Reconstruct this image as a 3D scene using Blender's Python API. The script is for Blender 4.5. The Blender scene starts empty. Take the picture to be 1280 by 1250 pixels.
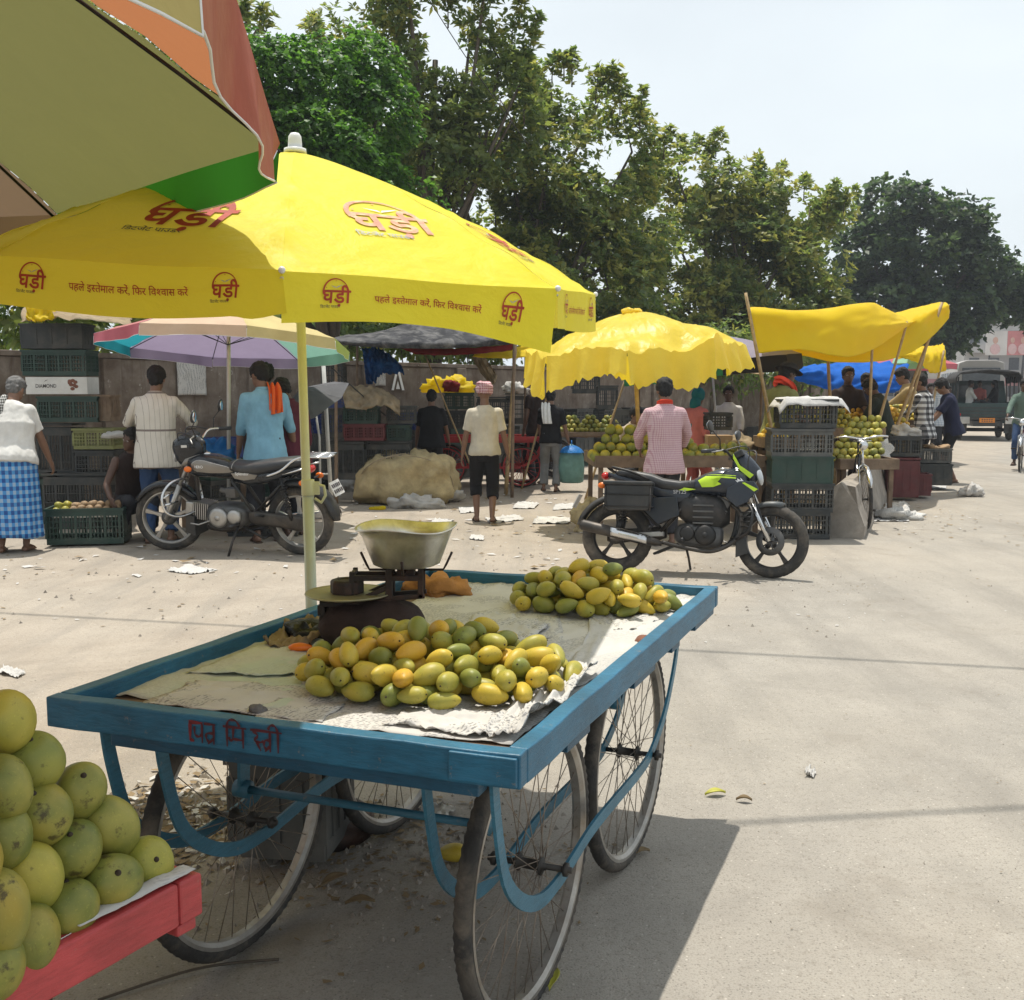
import bpy, bmesh, math, random
import numpy as np
from math import sin, cos, pi, radians, sqrt, atan2
from mathutils import Vector, Matrix, Euler, noise
SC = bpy.context.scene
COL = SC.collection
random.seed(7)
RNG = np.random.default_rng(7)
# ---------------------------------------------------------------- camera, sky, sun, exposure
CAM_H = 1.55
PITCH = radians(-6.0)
FPX = 1280.0
cam_data = bpy.data.cameras.new("camera")
cam_data.sensor_fit = 'HORIZONTAL'
cam_data.sensor_width = 36.0
cam_data.lens = 36.0 * FPX / 1280.0
cam_data.clip_start = 0.05
cam_data.clip_end = 2000.0
cam = bpy.data.objects.new("camera", cam_data)
COL.objects.link(cam)
cam.location = (0, 0, CAM_H)
cam.rotation_euler = (pi / 2 + PITCH, 0, 0)
SC.camera = cam
SUN_DIR = Vector((-0.07, 0.23, 1.0)).normalized()          # towards the sun
sun_el = math.asin(SUN_DIR.z)
sun_az = atan2(SUN_DIR.x, SUN_DIR.y)
world = bpy.data.worlds.new("World")
SC.world = world
world.use_nodes = True
wn, wl = world.node_tree.nodes, world.node_tree.links
wn.clear()
w_out = wn.new("ShaderNodeOutputWorld")
w_bg = wn.new("ShaderNodeBackground")
w_sky = wn.new("ShaderNodeTexSky")
w_sky.sky_type = 'NISHITA'
w_sky.sun_disc = False
w_sky.sun_elevation = sun_el
w_sky.sun_rotation = sun_az
w_sky.air_density = 1.2
w_sky.dust_density = 6.0
w_sky.ozone_density = 1.2
w_tc = wn.new("ShaderNodeTexCoord")
w_map = wn.new("ShaderNodeMapping")
w_map.inputs['Scale'].default_value = (1.0, 1.0, 2.4)
w_noi = wn.new("ShaderNodeTexNoise")
w_noi.inputs['Scale'].default_value = 1.6
w_noi.inputs['Detail'].default_value = 4.0
w_noi.inputs['Roughness'].default_value = 0.5
w_rmp = wn.new("ShaderNodeValToRGB")
w_rmp.color_ramp.elements[0].position = 0.35
w_rmp.color_ramp.elements[0].color = (0.70, 0.70, 0.70, 1)
w_rmp.color_ramp.elements[1].position = 0.72
w_rmp.color_ramp.elements[1].color = (0.95, 0.95, 0.95, 1)
w_mix = wn.new("ShaderNodeMix")
w_mix.data_type = 'RGBA'
W_CLOUD = (10.4, 11.3, 11.8, 1)                               # thin bright overcast veil
w_mix.inputs[7].default_value = W_CLOUD
wl.new(w_tc.outputs['Generated'], w_map.inputs['Vector'])
wl.new(w_map.outputs[0], w_noi.inputs['Vector'])
wl.new(w_noi.outputs[0], w_rmp.inputs[0])
wl.new(w_rmp.outputs[0], w_mix.inputs[0])
wl.new(w_sky.outputs[0], w_mix.inputs[6])
wl.new(w_mix.outputs[2], w_bg.inputs['Color'])
wl.new(w_bg.outputs[0], w_out.inputs['Surface'])
w_bg.inputs['Strength'].default_value = 0.08
sun_data = bpy.data.lights.new("sun", 'SUN')
sun_data.energy = 4.2
sun_data.angle = radians(0.6)
sun_data.color = (1.0, 0.95, 0.86)
sun = bpy.data.objects.new("sun", sun_data)
COL.objects.link(sun)
sun.rotation_euler = SUN_DIR.to_track_quat('Z', 'Y').to_euler()
SC.view_settings.view_transform = 'Standard'
SC.view_settings.look = 'None'
SC.view_settings.exposure = 0.22
SC.view_settings.gamma = 1.0
SC.view_settings.use_curve_mapping = False
SC.cycles.max_bounces = 8
SC.cycles.diffuse_bounces = 4
SC.cycles.glossy_bounces = 3
SC.cycles.transmission_bounces = 4
SC.cycles.transparent_max_bounces = 8
SC.cycles.caustics_reflective = False
SC.cycles.caustics_refractive = False
# ---------------------------------------------------------------- turning measured picture points into places
CP, SP = cos(PITCH), sin(PITCH)
def ray(px, py):
 xc = (px - 640.0) / FPX
 yc = (625.0 - py) / FPX
 return Vector((xc, CP - yc * SP, SP + yc * CP))
def P(px, py, Y):
 d = ray(px, py)
 return Vector((0, 0, CAM_H)) + d * (Y / d.y)
def G(px, py, z=0.0):
 d = ray(px, py)
 return Vector((0, 0, CAM_H)) + d * ((z - CAM_H) / d.z)
# ---------------------------------------------------------------- mesh building helpers
def V(*a):
 return Vector(a)
def frame_of(t, ref=None):
 t = t.normalized()
 r = ref or (Vector((0, 0, 1)) if abs(t.z) < 0.9 else Vector((1, 0, 0)))
 a = t.cross(r).normalized()
 b = a.cross(t).normalized()
 return a, b
class MB:
 """collects verts and faces, then links them as ONE mesh object"""
 def __init__(s):
  s.v, s.f, s.mi, s.sm = [], [], [], []
 def add(s, verts, faces, mat=0, smooth=False):
  o = len(s.v)
  s.v.extend([tuple(v) for v in verts])
  for f in faces:
   s.f.append([i + o for i in f])
   s.mi.append(mat)
   s.sm.append(smooth)
  return s
 def box(s, c, size, rot=None, mat=0, taper=1.0):
  hx, hy, hz = size[0] / 2, size[1] / 2, size[2] / 2
  vs = []
  for z in (-hz, hz):
   k = taper if z > 0 else 1.0
   for x, y in ((-hx, -hy), (hx, -hy), (hx, hy), (-hx, hy)):
    p = Vector((x * k, y * k, z))
    if rot is not None:
     p = rot @ p
    vs.append(p + Vector(c))
  s.add(vs, [(3, 2, 1, 0), (4, 5, 6, 7), (0, 1, 5, 4), (1, 2, 6, 5), (2, 3, 7, 6), (3, 0, 4, 7)], mat)
  return s
 def beam(s, a, b, w, h, mat=0, up=None):
  """box from a to b, w sideways, h along up"""
  a, b = Vector(a), Vector(b)
  t = (b - a).normalized()
  upv = Vector(up or (0, 0, 1))
  side = t.cross(upv).normalized()
  u = side.cross(t).normalized()
  vs = []
  for p in (a, b):
   for i, j in ((-1, -1), (1, -1), (1, 1), (-1, 1)):
    vs.append(p + side * (i * w / 2) + u * (j * h / 2))
  s.add(vs, [(3, 2, 1, 0), (4, 5, 6, 7), (0, 1, 5, 4), (1, 2, 6, 5), (2, 3, 7, 6), (3, 0, 4, 7)], mat)
  return s
 def loft(s, rings, mat=0, smooth=True, cap=True, closed=False):
  n = len(rings[0])
  vs = [p for r in rings for p in r]
  fs = []
  m = len(rings)
  for i in range(m if closed else m - 1):
   a, b = i * n, ((i + 1) % m) * n
   for j in range(n):
    k = (j + 1) % n
    fs.append((a + j, a + k, b + k, b + j))
  if cap and not closed:
   fs.append(tuple(range(n))[::-1])
   fs.append(tuple(range((m - 1) * n, m * n)))
  s.add(vs, fs, mat, smooth)
  return s
 def tube(s, pts, r, n=8, mat=0, closed=False, cap=True, smooth=True, squash=1.0, ref=None):
  pts = [Vector(p) for p in pts]
  m = len(pts)
  rs = r if isinstance(r, (list, tuple)) else [r] * m
  rings = []
  a = None
  for i, p in enumerate(pts):
   if closed:
    t = pts[(i + 1) % m] - pts[i - 1]
   else:
    t = pts[min(i + 1, m - 1)] - pts[max(i - 1, 0)]
   if t.length < 1e-9:
    t = Vector((0, 0, 1))
   t.normalize()
   if a is None:
    a, b = frame_of(t, ref)
   else:
    a = (a - t * a.dot(t))
    if a.length < 1e-6:
     a, b = frame_of(t, ref)
    a.normalize()
    b = a.cross(t).normalized()
   rings.append([p + a * (cos(q) * rs[i]) + b * (sin(q) * rs[i] * squash)
       for q in [2 * pi * j / n for j in range(n)]])
  s.loft(rings, mat, smooth, cap, closed)
  return s
 def rod(s, a, b, r, n=6, mat=0):
  return s.tube([a, b], r, n, mat)
 def lathe(s, prof, n=24, mat=0, M=None, smooth=True, cap=False):
  rings = []
  for r, z in prof:
   ring = [Vector((r * cos(2 * pi * j / n), r * sin(2 * pi * j / n), z)) for j in range(n)]
   if M is not None:
    ring = [M @ p for p in ring]
   rings.append(ring)
  s.loft(rings, mat, smooth, cap)
  return s
 def ell(s, c, rad, rot=None, nu=16, nv=10, mat=0):
  c = Vector(c)
  vs, fs = [], []
  def tr(p):
   p = Vector((p[0] * rad[0], p[1] * rad[1], p[2] * rad[2]))
   if rot is not None:
    p = rot @ p
   return p + c
  vs.append(tr((0, 0, -1)))
  for i in range(1, nv):
   ph = -pi / 2 + pi * i / nv
   for j in range(nu):
    th = 2 * pi * j / nu
    vs.append(tr((cos(ph) * cos(th), cos(ph) * sin(th), sin(ph))))
  vs.append(tr((0, 0, 1)))
  for j in range(nu):
   fs.append((0, 1 + (j + 1) % nu, 1 + j))
  for i in range(nv - 2):
   for j in range(nu):
    a = 1 + i * nu
    fs.append((a + j, a + (j + 1) % nu, a + nu + (j + 1) % nu, a + nu + j))
  top = len(vs) - 1
  a = 1 + (nv - 2) * nu
  for j in range(nu):
   fs.append((a + j, a + (j + 1) % nu, top))
  s.add(vs, fs, mat, True)
  return s
 def torus(s, c, R, r, M=None, nR=40, nr=10, mat=0, squash=1.0):
  """ring about local X axis (a wheel rolling along local Y)"""
  rings = []
  for i in range(nR):
   a = 2 * pi * i / nR
   ring = []
   for j in range(nr):
    b = 2 * pi * j / nr
    rr = R + r * cos(b)
    p = Vector((r * sin(b) * squash, rr * cos(a), rr * sin(a)))
    if M is not None:
     p = M @ p
    ring.append(p + Vector(c))
   rings.append(ring)
  s.loft(rings, mat, True, False, True)
  return s
 def sheet(s, fn, nu, nv, mat=0, smooth=True, thick=0.0):
  vs = [Vector(fn(i / nu, j / nv)) for j in range(nv + 1) for i in range(nu + 1)]
  fs = []
  w = nu + 1
  for j in range(nv):
   for i in range(nu):
    a = j * w + i
    fs.append((a, a + 1, a + w + 1, a + w))
  s.add(vs, fs, mat, smooth)
  return s
 def prism(s, pts2, t, M=None, mat=0, smooth=False):
  """flat outline (x, z) given a thickness t along y"""
  n = len(pts2)
  vs = [Vector((x, -t / 2, z)) for x, z in pts2] + [Vector((x, t / 2, z)) for x, z in pts2]
  if M is not None:
   vs = [M @ v for v in vs]
  fs = [tuple(range(n)), tuple(range(2 * n - 1, n - 1, -1))]
  for i in range(n):
   j = (i + 1) % n
   fs.append((i + n, j + n, j, i))
  s.add(vs, fs, mat, smooth)
  return s
 def mesh(s, name):
  me = bpy.data.meshes.new(name)
  me.from_pydata(s.v, [], s.f)
  me.polygons.foreach_set('material_index', s.mi)
  me.polygons.foreach_set('use_smooth', s.sm)
  me.update()
  return me
 def build(s, name, mats, parent=None, bevel=0.0, solid=0.0, sub=0, loc=None, norm=False):
  me = s.mesh(name)
  if norm:
   bm = bmesh.new()
   bm.from_mesh(me)
   bmesh.ops.recalc_face_normals(bm, faces=bm.faces)
   bm.to_mesh(me)
   bm.free()
  return link(name, me, mats, parent, bevel, solid, sub, loc)
def link(name, me, mats, parent=None, bevel=0.0, solid=0.0, sub=0, loc=None):
 for m in (mats if isinstance(mats, (list, tuple)) else [mats]):
  me.materials.append(m)
 o = bpy.data.objects.new(name, me)
 COL.objects.link(o)
 if parent is not None:
  o.parent = parent
 if loc is not None:
  o.location = loc
 if solid:
  md = o.modifiers.new("solid", 'SOLIDIFY')
  md.thickness = solid
  md.offset = 0
 if bevel:
  md = o.modifiers.new("bevel", 'BEVEL')
  md.width = bevel
  md.segments = 2
  md.limit_method = 'ANGLE'
 if sub:
  md = o.modifiers.new("sub", 'SUBSURF')
  md.levels = sub
  md.render_levels = sub
 return o
def tag(o, label, cat, group=None, kind=None):
 if label:
  o['label'] = label
 if cat:
  o['category'] = cat
 if group:
  o['group'] = group
 if kind:
  o['kind'] = kind
 return o
def thing(name, label, cat, loc=(0, 0, 0), rz=0.0, group=None):
 o = bpy.data.objects.new(name, None)
 o.empty_display_size = 0.2
 COL.objects.link(o)
 o.location = loc
 o.rotation_euler = (0, 0, rz)
 return tag(o, label, cat, group)
def copy_tree(o, parent=None):
 c = o.copy()
 COL.objects.link(c)
 if parent is not None:
  c.parent = parent
 for ch in list(o.children):
  copy_tree(ch, c)
 return c
def dup(o, loc, rz=0.0, label=None, group=None):
 c = copy_tree(o)
 c.location = loc
 c.rotation_euler = (0, 0, rz)
 if label:
  c['label'] = label
 if group:
  c['group'] = group
 return c
def fbm(p, s=1.0, o=3):
 return noise.fractal(Vector(p) * s, 1.0, 2.0, o)
def remeshed(mb, voxel, smooth=4, name="m", disp=None):
 """merge the overlapping solids in mb into one continuous skin"""
 me = mb.mesh(name)
 o = bpy.data.objects.new(name, me)
 COL.objects.link(o)
 md = o.modifiers.new("r", 'REMESH')
 md.mode = 'VOXEL'
 md.voxel_size = voxel
 md.use_smooth_shade = True
 if smooth:
  ms = o.modifiers.new("s", 'SMOOTH')
  ms.factor = 0.5
  ms.iterations = smooth
 dg = bpy.context.evaluated_depsgraph_get()
 dg.update()
 ev = o.evaluated_get(dg)
 out = bpy.data.meshes.new_from_object(ev, depsgraph=dg)
 out.name = name
 bpy.data.objects.remove(o)
 bpy.data.meshes.remove(me)
 if disp:
  amp, sc = disp[0], disp[1]
  st = disp[2] if len(disp) > 2 else (1, 1, 1)
  off = Vector((random.random() * 9, random.random() * 9, random.random() * 9))
  nn = [v.normal.copy() for v in out.vertices]
  for v, n in zip(out.vertices, nn):
   q = Vector((v.co.x * st[0], v.co.y * st[1], v.co.z * st[2])) * sc + off
   v.co += n * (amp * noise.fractal(q, 1.0, 2.0, 3))
 out.polygons.foreach_set('use_smooth', [True] * len(out.polygons))
 out.update()
 return out
# ---------------------------------------------------------------- materials
class NT:
 def __init__(s, name):
  s.m = bpy.data.materials.new(name)
  s.m.use_nodes = True
  s.t = s.m.node_tree
  s.n, s.l = s.t.nodes, s.t.links
  s.b = s.n['Principled BSDF']
  s.out = s.n['Material Output']
 def new(s, kind, **kw):
  nd = s.n.new(kind)
  for k, v in kw.items():
   if hasattr(nd, k):
    setattr(nd, k, v)
   else:
    nd.inputs[k.replace('_', ' ')].default_value = v
  return nd
 def link(s, a, b):
  s.l.new(a, b)
 def coord(s, kind='Object', scale=(1, 1, 1)):
  tc = s.new('ShaderNodeTexCoord')
  if kind == 'World':
   g = s.new('ShaderNodeNewGeometry')
   src = g.outputs['Position']
  else:
   src = tc.outputs[kind]
  mp = s.new('ShaderNodeMapping')
  mp.inputs['Scale'].default_value = scale
  s.link(src, mp.inputs['Vector'])
  return mp.outputs[0]
 def noise(s, vec, scale, detail=4, rough=0.55, dist=0.0):
  nd = s.new('ShaderNodeTexNoise')
  nd.inputs['Scale'].default_value = scale
  nd.inputs['Detail'].default_value = detail
  nd.inputs['Roughness'].default_value = rough
  nd.inputs['Distortion'].default_value = dist
  s.link(vec, nd.inputs['Vector'])
  return nd.outputs['Fac'] if 'Fac' in nd.outputs else nd.outputs[0]
 def ramp(s, fac, stops, interp='LINEAR'):
  nd = s.new('ShaderNodeValToRGB')
  cr = nd.color_ramp
  cr.interpolation = interp
  while len(cr.elements) < len(stops):
   cr.elements.new(0.5)
  for e, (p, c) in zip(cr.elements, stops):
   e.position = p
   e.color = (c[0], c[1], c[2], 1) if isinstance(c, (tuple, list)) else (c, c, c, 1)
  s.link(fac, nd.inputs[0])
  return nd.outputs[0]
 def mix(s, fac, a, b, mode='MIX'):
  nd = s.new('ShaderNodeMix')
  nd.data_type = 'RGBA'
  nd.blend_type = mode
  for sock, v in ((0, fac), (6, a), (7, b)):
   if isinstance(v, (int, float)):
    nd.inputs[sock].default_value = v
   elif isinstance(v, (tuple, list)):
    nd.inputs[sock].default_value = (v[0], v[1], v[2], 1)
   else:
    s.link(v, nd.inputs[sock])
  return nd.outputs[2]
 def math(s, op, a, b=0.0, c=0.0):
  nd = s.new('ShaderNodeMath')
  nd.operation = op
  for i, v in enumerate((a, b, c)):
   if isinstance(v, (int, float)):
    nd.inputs[i].default_value = v
   else:
    s.link(v, nd.inputs[i])
  return nd.outputs[0]
 def bump(s, h, strength=0.3, dist=0.01):
  nd = s.new('ShaderNodeBump')
  nd.inputs['Strength'].default_value = strength
  nd.inputs['Distance'].default_value = dist
  s.link(h, nd.inputs['Height'])
  s.link(nd.outputs[0], s.b.inputs['Normal'])
  return nd.outputs[0]
 def fin(s, color, rough=0.6, metal=0.0, spec=None, coat=0.0):
  if isinstance(color, (tuple, list)):
   s.b.inputs['Base Color'].default_value = (color[0], color[1], color[2], 1)
  else:
   s.link(color, s.b.inputs['Base Color'])
  if isinstance(rough, (int, float)):
   s.b.inputs['Roughness'].default_value = rough
  else:
   s.link(rough, s.b.inputs['Roughness'])
  s.b.inputs['Metallic'].default_value = metal
  if spec is not None:
   s.b.inputs['Specular IOR Level'].default_value = spec
  if coat:
   s.b.inputs['Coat Weight'].default_value = coat
  return s.m
 def translucent(s, color, fac):
  """mixes light coming through thin cloth or a leaf into the surface"""
  tr = s.new('ShaderNodeBsdfTranslucent')
  if isinstance(color, (tuple, list)):
   tr.inputs[0].default_value = (color[0], color[1], color[2], 1)
  else:
   s.link(color, tr.inputs[0])
  mx = s.new('ShaderNodeMixShader')
  mx.inputs[0].default_value = fac
  s.link(s.b.outputs[0], mx.inputs[1])
  s.link(tr.outputs[0], mx.inputs[2])
  s.link(mx.outputs[0], s.out.inputs['Surface'])
  return s.m
def sc3(c, k):
 return tuple(min(1.0, x * k) for x in c)
def simple(name, c, rough=0.6, metal=0.0, var=0.25, scale=6.0, bump=0.0, bscale=40.0, spec=None, dirt=None, dirt_amt=0.5, coord='Object'):
 t = NT(name)
 v = t.coord(coord)
 f = t.noise(v, scale, 5, 0.6)
 col = t.ramp(f, [(0.3, sc3(c, 1 - var)), (0.7, sc3(c, 1 + var))])
 if dirt:
  d = t.noise(v, scale * 0.7, 6, 0.7, 0.4)
  col = t.mix(t.ramp(d, [(0.45, 0.0), (0.75, dirt_amt)]), col, dirt)
 if bump:
  t.bump(t.noise(v, bscale, 4, 0.6), bump, 0.01)
 return t.fin(col, rough, metal, spec)
def cloth(name, c, trans=0.25, var=0.15, scale=5.0, rough=0.85, tc=None, bump=0.15, bscale=9.0, dirt=None, dirt_amt=0.4):
 t = NT(name)
 v = t.coord('Object')
 f = t.noise(v, scale, 4, 0.6)
 col = t.ramp(f, [(0.3, sc3(c, 1 - var)), (0.7, sc3(c, 1 + var))])
 if dirt:
  d = t.noise(v, scale * 0.8, 6, 0.7, 0.5)
  col = t.mix(t.ramp(d, [(0.45, 0.0), (0.8, dirt_amt)]), col, dirt)
 t.bump(t.noise(v, bscale, 5, 0.6, 0.6), bump, 0.02)
 t.fin(col, rough, 0, 0.25)
 if trans:
  t.translucent(tc or c, trans)
 return t.m
def pattern(name, base, line, sx, sz, width=0.3, second=None, check=False, sy=None):
 """woven stripes or checks in object space: sx, sz = stripes per metre across and up"""
 t = NT(name)
 tc = t.new('ShaderNodeTexCoord')
 sp = t.new('ShaderNodeSeparateXYZ')
 t.link(tc.outputs['Object'], sp.inputs[0])
 xx = t.math('ADD', sp.outputs[0], t.math('MULTIPLY', sp.outputs[1], 0.6))
 def stripes(src, f, w):
  fr = t.math('FRACT', t.math('MULTIPLY', src, f))
  return t.math('LESS_THAN', fr, w)
 a = stripes(xx, sx, width) if sx else None
 b = stripes(sp.outputs[2], sz, width) if sz else None
 col = base
 if a is not None and b is not None:
  if check:
   both = t.math('MULTIPLY', a, b)
   some = t.math('MAXIMUM', a, b)
   mid = second or tuple((x + y) / 2 for x, y in zip(base, line))
   col = t.mix(both, t.mix(some, base, mid), line)
  else:
   col = t.mix(t.math('MAXIMUM', a, b), base, line)
 elif a is not None:
  col = t.mix(a, base, line)
 elif b is not None:
  col = t.mix(b, base, line)
 v = t.coord('Object')
 col = t.mix(t.ramp(t.noise(v, 7, 4), [(0.3, 0.0), (0.8, 0.25)]), col, sc3(base, 0.6))
 t.bump(t.noise(v, 14, 4, 0.6, 0.5), 0.2, 0.02)
 return t.fin(col, 0.9, 0, 0.2)
M = {}
M['black_plastic'] = simple('black_plastic', (0.020, 0.021, 0.022), 0.45, var=0.3, dirt=(0.12, 0.10, 0.08), dirt_amt=0.35)
M['black_paint'] = simple('black_paint', (0.012, 0.014, 0.018), 0.18, var=0.15, dirt=(0.14, 0.12, 0.09), dirt_amt=0.10)
M['navy_paint'] = simple('navy_paint', (0.016, 0.022, 0.034), 0.22, var=0.15, dirt=(0.14, 0.12, 0.09), dirt_amt=0.15)
M['grey_paint'] = simple('grey_paint', (0.22, 0.20, 0.175), 0.3, 0.4, var=0.1)
M['lime_paint'] = simple('lime_paint', (0.52, 0.75, 0.03), 0.35, var=0.05)
M['seat'] = simple('seat_vinyl', (0.022, 0.023, 0.026), 0.42, var=0.2, dirt=(0.16, 0.14, 0.12), dirt_amt=0.25, bump=0.1, bscale=120)
M['tyre'] = simple('tyre_rubber', (0.032, 0.030, 0.028), 0.85, var=0.3, dirt=(0.20, 0.165, 0.125), dirt_amt=0.75, scale=9, bump=0.3, bscale=90)
M['chrome'] = simple('chrome', (0.62, 0.62, 0.62), 0.22, 1.0, var=0.1, dirt=(0.25, 0.22, 0.18), dirt_amt=0.3)
M['alu'] = simple('cast_aluminium', (0.42, 0.41, 0.39), 0.45, 0.85, var=0.2, dirt=(0.12, 0.10, 0.08), dirt_amt=0.5)
M['engine'] = simple('dull_engine_metal', (0.10, 0.10, 0.10), 0.5, 0.6, var=0.3, dirt=(0.16, 0.13, 0.10), dirt_amt=0.6)
M['dark_metal'] = simple('dark_metal', (0.03, 0.03, 0.03), 0.45, 0.5, var=0.3, dirt=(0.12, 0.09, 0.07), dirt_amt=0.45)
M['exhaust'] = simple('burnt_exhaust', (0.055, 0.05, 0.045), 0.5, 0.6, var=0.4, dirt=(0.20, 0.16, 0.12), dirt_amt=0.5)
M['red_lens'] = simple('red_lens', (0.45, 0.015, 0.012), 0.2, var=0.1)
M['orange_lens'] = simple('orange_lens', (0.75, 0.16, 0.01), 0.25, var=0.1)
M['glass_lens'] = simple('headlamp_glass', (0.45, 0.47, 0.48), 0.1, 0.3, var=0.2)
M['mirror'] = simple('mirror_glass', (0.75, 0.78, 0.80), 0.05, 1.0, var=0.02)
M['plate'] = simple('plate_white', (0.62, 0.61, 0.58), 0.5, var=0.1, dirt=(0.3, 0.26, 0.2), dirt_amt=0.4)
M['white_ink'] = simple('white_ink', (0.75, 0.75, 0.74), 0.5, var=0.03)
M['grey_ink'] = simple('grey_ink', (0.35, 0.35, 0.36), 0.5, var=0.03)
M['dark_ink'] = simple('dark_ink', (0.06, 0.05, 0.05), 0.6, var=0.05)
M['red_ink'] = simple('red_ink', (0.36, 0.035, 0.012), 0.7, var=0.25, scale=30)
M['pale_red_ink'] = simple('worn_red_ink', (0.58, 0.22, 0.14), 0.7, var=0.2, scale=30, dirt=(0.85, 0.70, 0.35), dirt_amt=0.8)
M['pale_ink'] = simple('worn_white_ink', (0.86, 0.84, 0.76), 0.7, var=0.04)
M['brush_red'] = simple('dull_red_brush_paint', (0.17, 0.014, 0.018), 0.6, var=0.3, scale=40)
M['maroon_ink'] = simple('maroon_brush_paint', (0.075, 0.008, 0.014), 0.6, var=0.3, scale=40)
M['chain'] = simple('greasy_metal', (0.05, 0.045, 0.04), 0.6, 0.5, var=0.4)
M['spoke'] = simple('rusty_spoke', (0.27, 0.23, 0.19), 0.45, 0.6, var=0.4, scale=20, dirt=(0.16, 0.09, 0.05), dirt_amt=0.7)
M['rim'] = simple('worn_steel_rim', (0.36, 0.34, 0.31), 0.45, 0.6, var=0.25, dirt=(0.24, 0.19, 0.14), dirt_amt=0.8, scale=12)
M['iron'] = simple('old_iron', (0.028, 0.021, 0.018), 0.6, 0.35, var=0.35, dirt=(0.13, 0.055, 0.03), dirt_amt=0.6, scale=14, bump=0.3, bscale=60)
M['brass_pan'] = simple('tarnished_pan', (0.34, 0.32, 0.20), 0.4, 0.5, var=0.25, dirt=(0.2, 0.14, 0.06), dirt_amt=0.5)
M['bowl'] = simple('dented_steel_bowl', (0.66, 0.64, 0.60), 0.36, 0.8, var=0.25, dirt=(0.24, 0.21, 0.13), dirt_amt=0.7, scale=9, bump=0.15, bscale=25)
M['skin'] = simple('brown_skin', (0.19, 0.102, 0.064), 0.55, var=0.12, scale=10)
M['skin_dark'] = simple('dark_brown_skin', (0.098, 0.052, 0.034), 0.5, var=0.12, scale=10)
M['hair'] = simple('black_hair', (0.008, 0.007, 0.007), 0.8, var=0.3, scale=40, bump=0.5, bscale=90)
M['hair_grey'] = simple('greying_hair', (0.12, 0.115, 0.11), 0.7, var=0.4, scale=40, bump=0.5, bscale=90)
M['eye_white'] = simple('eye_white', (0.55, 0.52, 0.48), 0.3, var=0.02)
M['sandal'] = simple('brown_sandal', (0.06, 0.035, 0.022), 0.7, var=0.2)
M['bamboo'] = simple('bamboo', (0.36, 0.25, 0.12), 0.6, var=0.3, scale=14, dirt=(0.12, 0.08, 0.04), dirt_amt=0.5)
M['old_wood'] = simple('old_wood', (0.17, 0.115, 0.075), 0.8, var=0.35, scale=7, bump=0.3, bscale=50, dirt=(0.3, 0.24, 0.17), dirt_amt=0.4)
M['rope'] = simple('rope', (0.30, 0.24, 0.16), 0.9, var=0.2)
M['crate_black'] = simple('black_crate', (0.026, 0.030, 0.031), 0.55, var=0.3, dirt=(0.15, 0.13, 0.10), dirt_amt=0.5)
M['crate_green'] = simple('dark_green_crate', (0.012, 0.040, 0.030), 0.5, var=0.25, dirt=(0.10, 0.10, 0.08), dirt_amt=0.35)
M['crate_grey'] = simple('grey_crate', (0.075, 0.078, 0.075), 0.55, var=0.25, dirt=(0.2, 0.18, 0.15), dirt_amt=0.5)
M['crate_maroon'] = simple('maroon_crate', (0.095, 0.012, 0.014), 0.5, var=0.25, dirt=(0.15, 0.08, 0.07), dirt_amt=0.4)
M['crate_olive'] = simple('olive_crate', (0.19, 0.20, 0.07), 0.6, var=0.25, dirt=(0.12, 0.10, 0.06), dirt_amt=0.5)
M['crate_blue'] = simple('blue_crate', (0.02, 0.04, 0.16), 0.55, var=0.25, dirt=(0.08, 0.08, 0.1), dirt_amt=0.4)
M['carton'] = simple('white_carton', (0.62, 0.61, 0.58), 0.7, var=0.08, dirt=(0.4, 0.35, 0.28), dirt_amt=0.3)
M['cardboard'] = simple('brown_cardboard', (0.30, 0.20, 0.115), 0.85, var=0.15)
M['stone'] = simple('stone_lump', (0.13, 0.125, 0.12), 0.9, var=0.3, scale=30, bump=0.4, bscale=60)
M['brick'] = simple('brick_lump', (0.20, 0.085, 0.055), 0.9, var=0.3, scale=30, bump=0.4, bscale=60)
M['orange_plastic'] = simple('orange_plastic', (0.75, 0.17, 0.012), 0.4, var=0.1)
M['jute'] = cloth('dark_sack', (0.035, 0.022, 0.018), 0, var=0.4, scale=14, bump=0.5, bscale=30)
M['yellow_tarp'] = cloth('yellow_tarp', (0.80, 0.64, 0.015), 0.55, var=0.06, scale=3, rough=0.5, tc=(0.98, 0.79, 0.03), bump=0.25, bscale=5)
M['yellow_film'] = cloth('thin_yellow_sheet', (0.86, 0.70, 0.10), 0.45, var=0.08, scale=4, rough=0.35, tc=(0.97, 0.74, 0.04), bump=0.9, bscale=7)
M['blue_tarp'] = cloth('blue_tarp', (0.012, 0.13, 0.50), 0.3, var=0.15, tc=(0.02, 0.2, 0.75), bump=0.5)
M['navy_cloth'] = cloth('blue_bundle_cloth', (0.015, 0.075, 0.24), 0.1, var=0.35, scale=9, bump=0.8, bscale=14)
M['net'] = cloth('black_shade_net', (0.035, 0.036, 0.042), 0.15, var=0.4, scale=6, tc=(0.1, 0.1, 0.11), bump=0.4, dirt=(0.30, 0.29, 0.28), dirt_amt=0.8)
M['dark_red_tarp'] = cloth('dark_red_tarp', (0.20, 0.02, 0.02), 0.15, var=0.3)
M['sack'] = cloth('tan_sacking', (0.43, 0.345, 0.19), 0, var=0.25, scale=6, bump=1.0, bscale=9, dirt=(0.28, 0.20, 0.11), dirt_amt=0.6)
M['tan_sheet'] = cloth('tan_sheet', (0.30, 0.235, 0.15), 0.1, var=0.3, scale=6, bump=0.5, bscale=12, dirt=(0.12, 0.085, 0.05), dirt_amt=0.6)
M['black_cloth'] = cloth('black_cloth', (0.018, 0.018, 0.020), 0.0, var=0.3)
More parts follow.
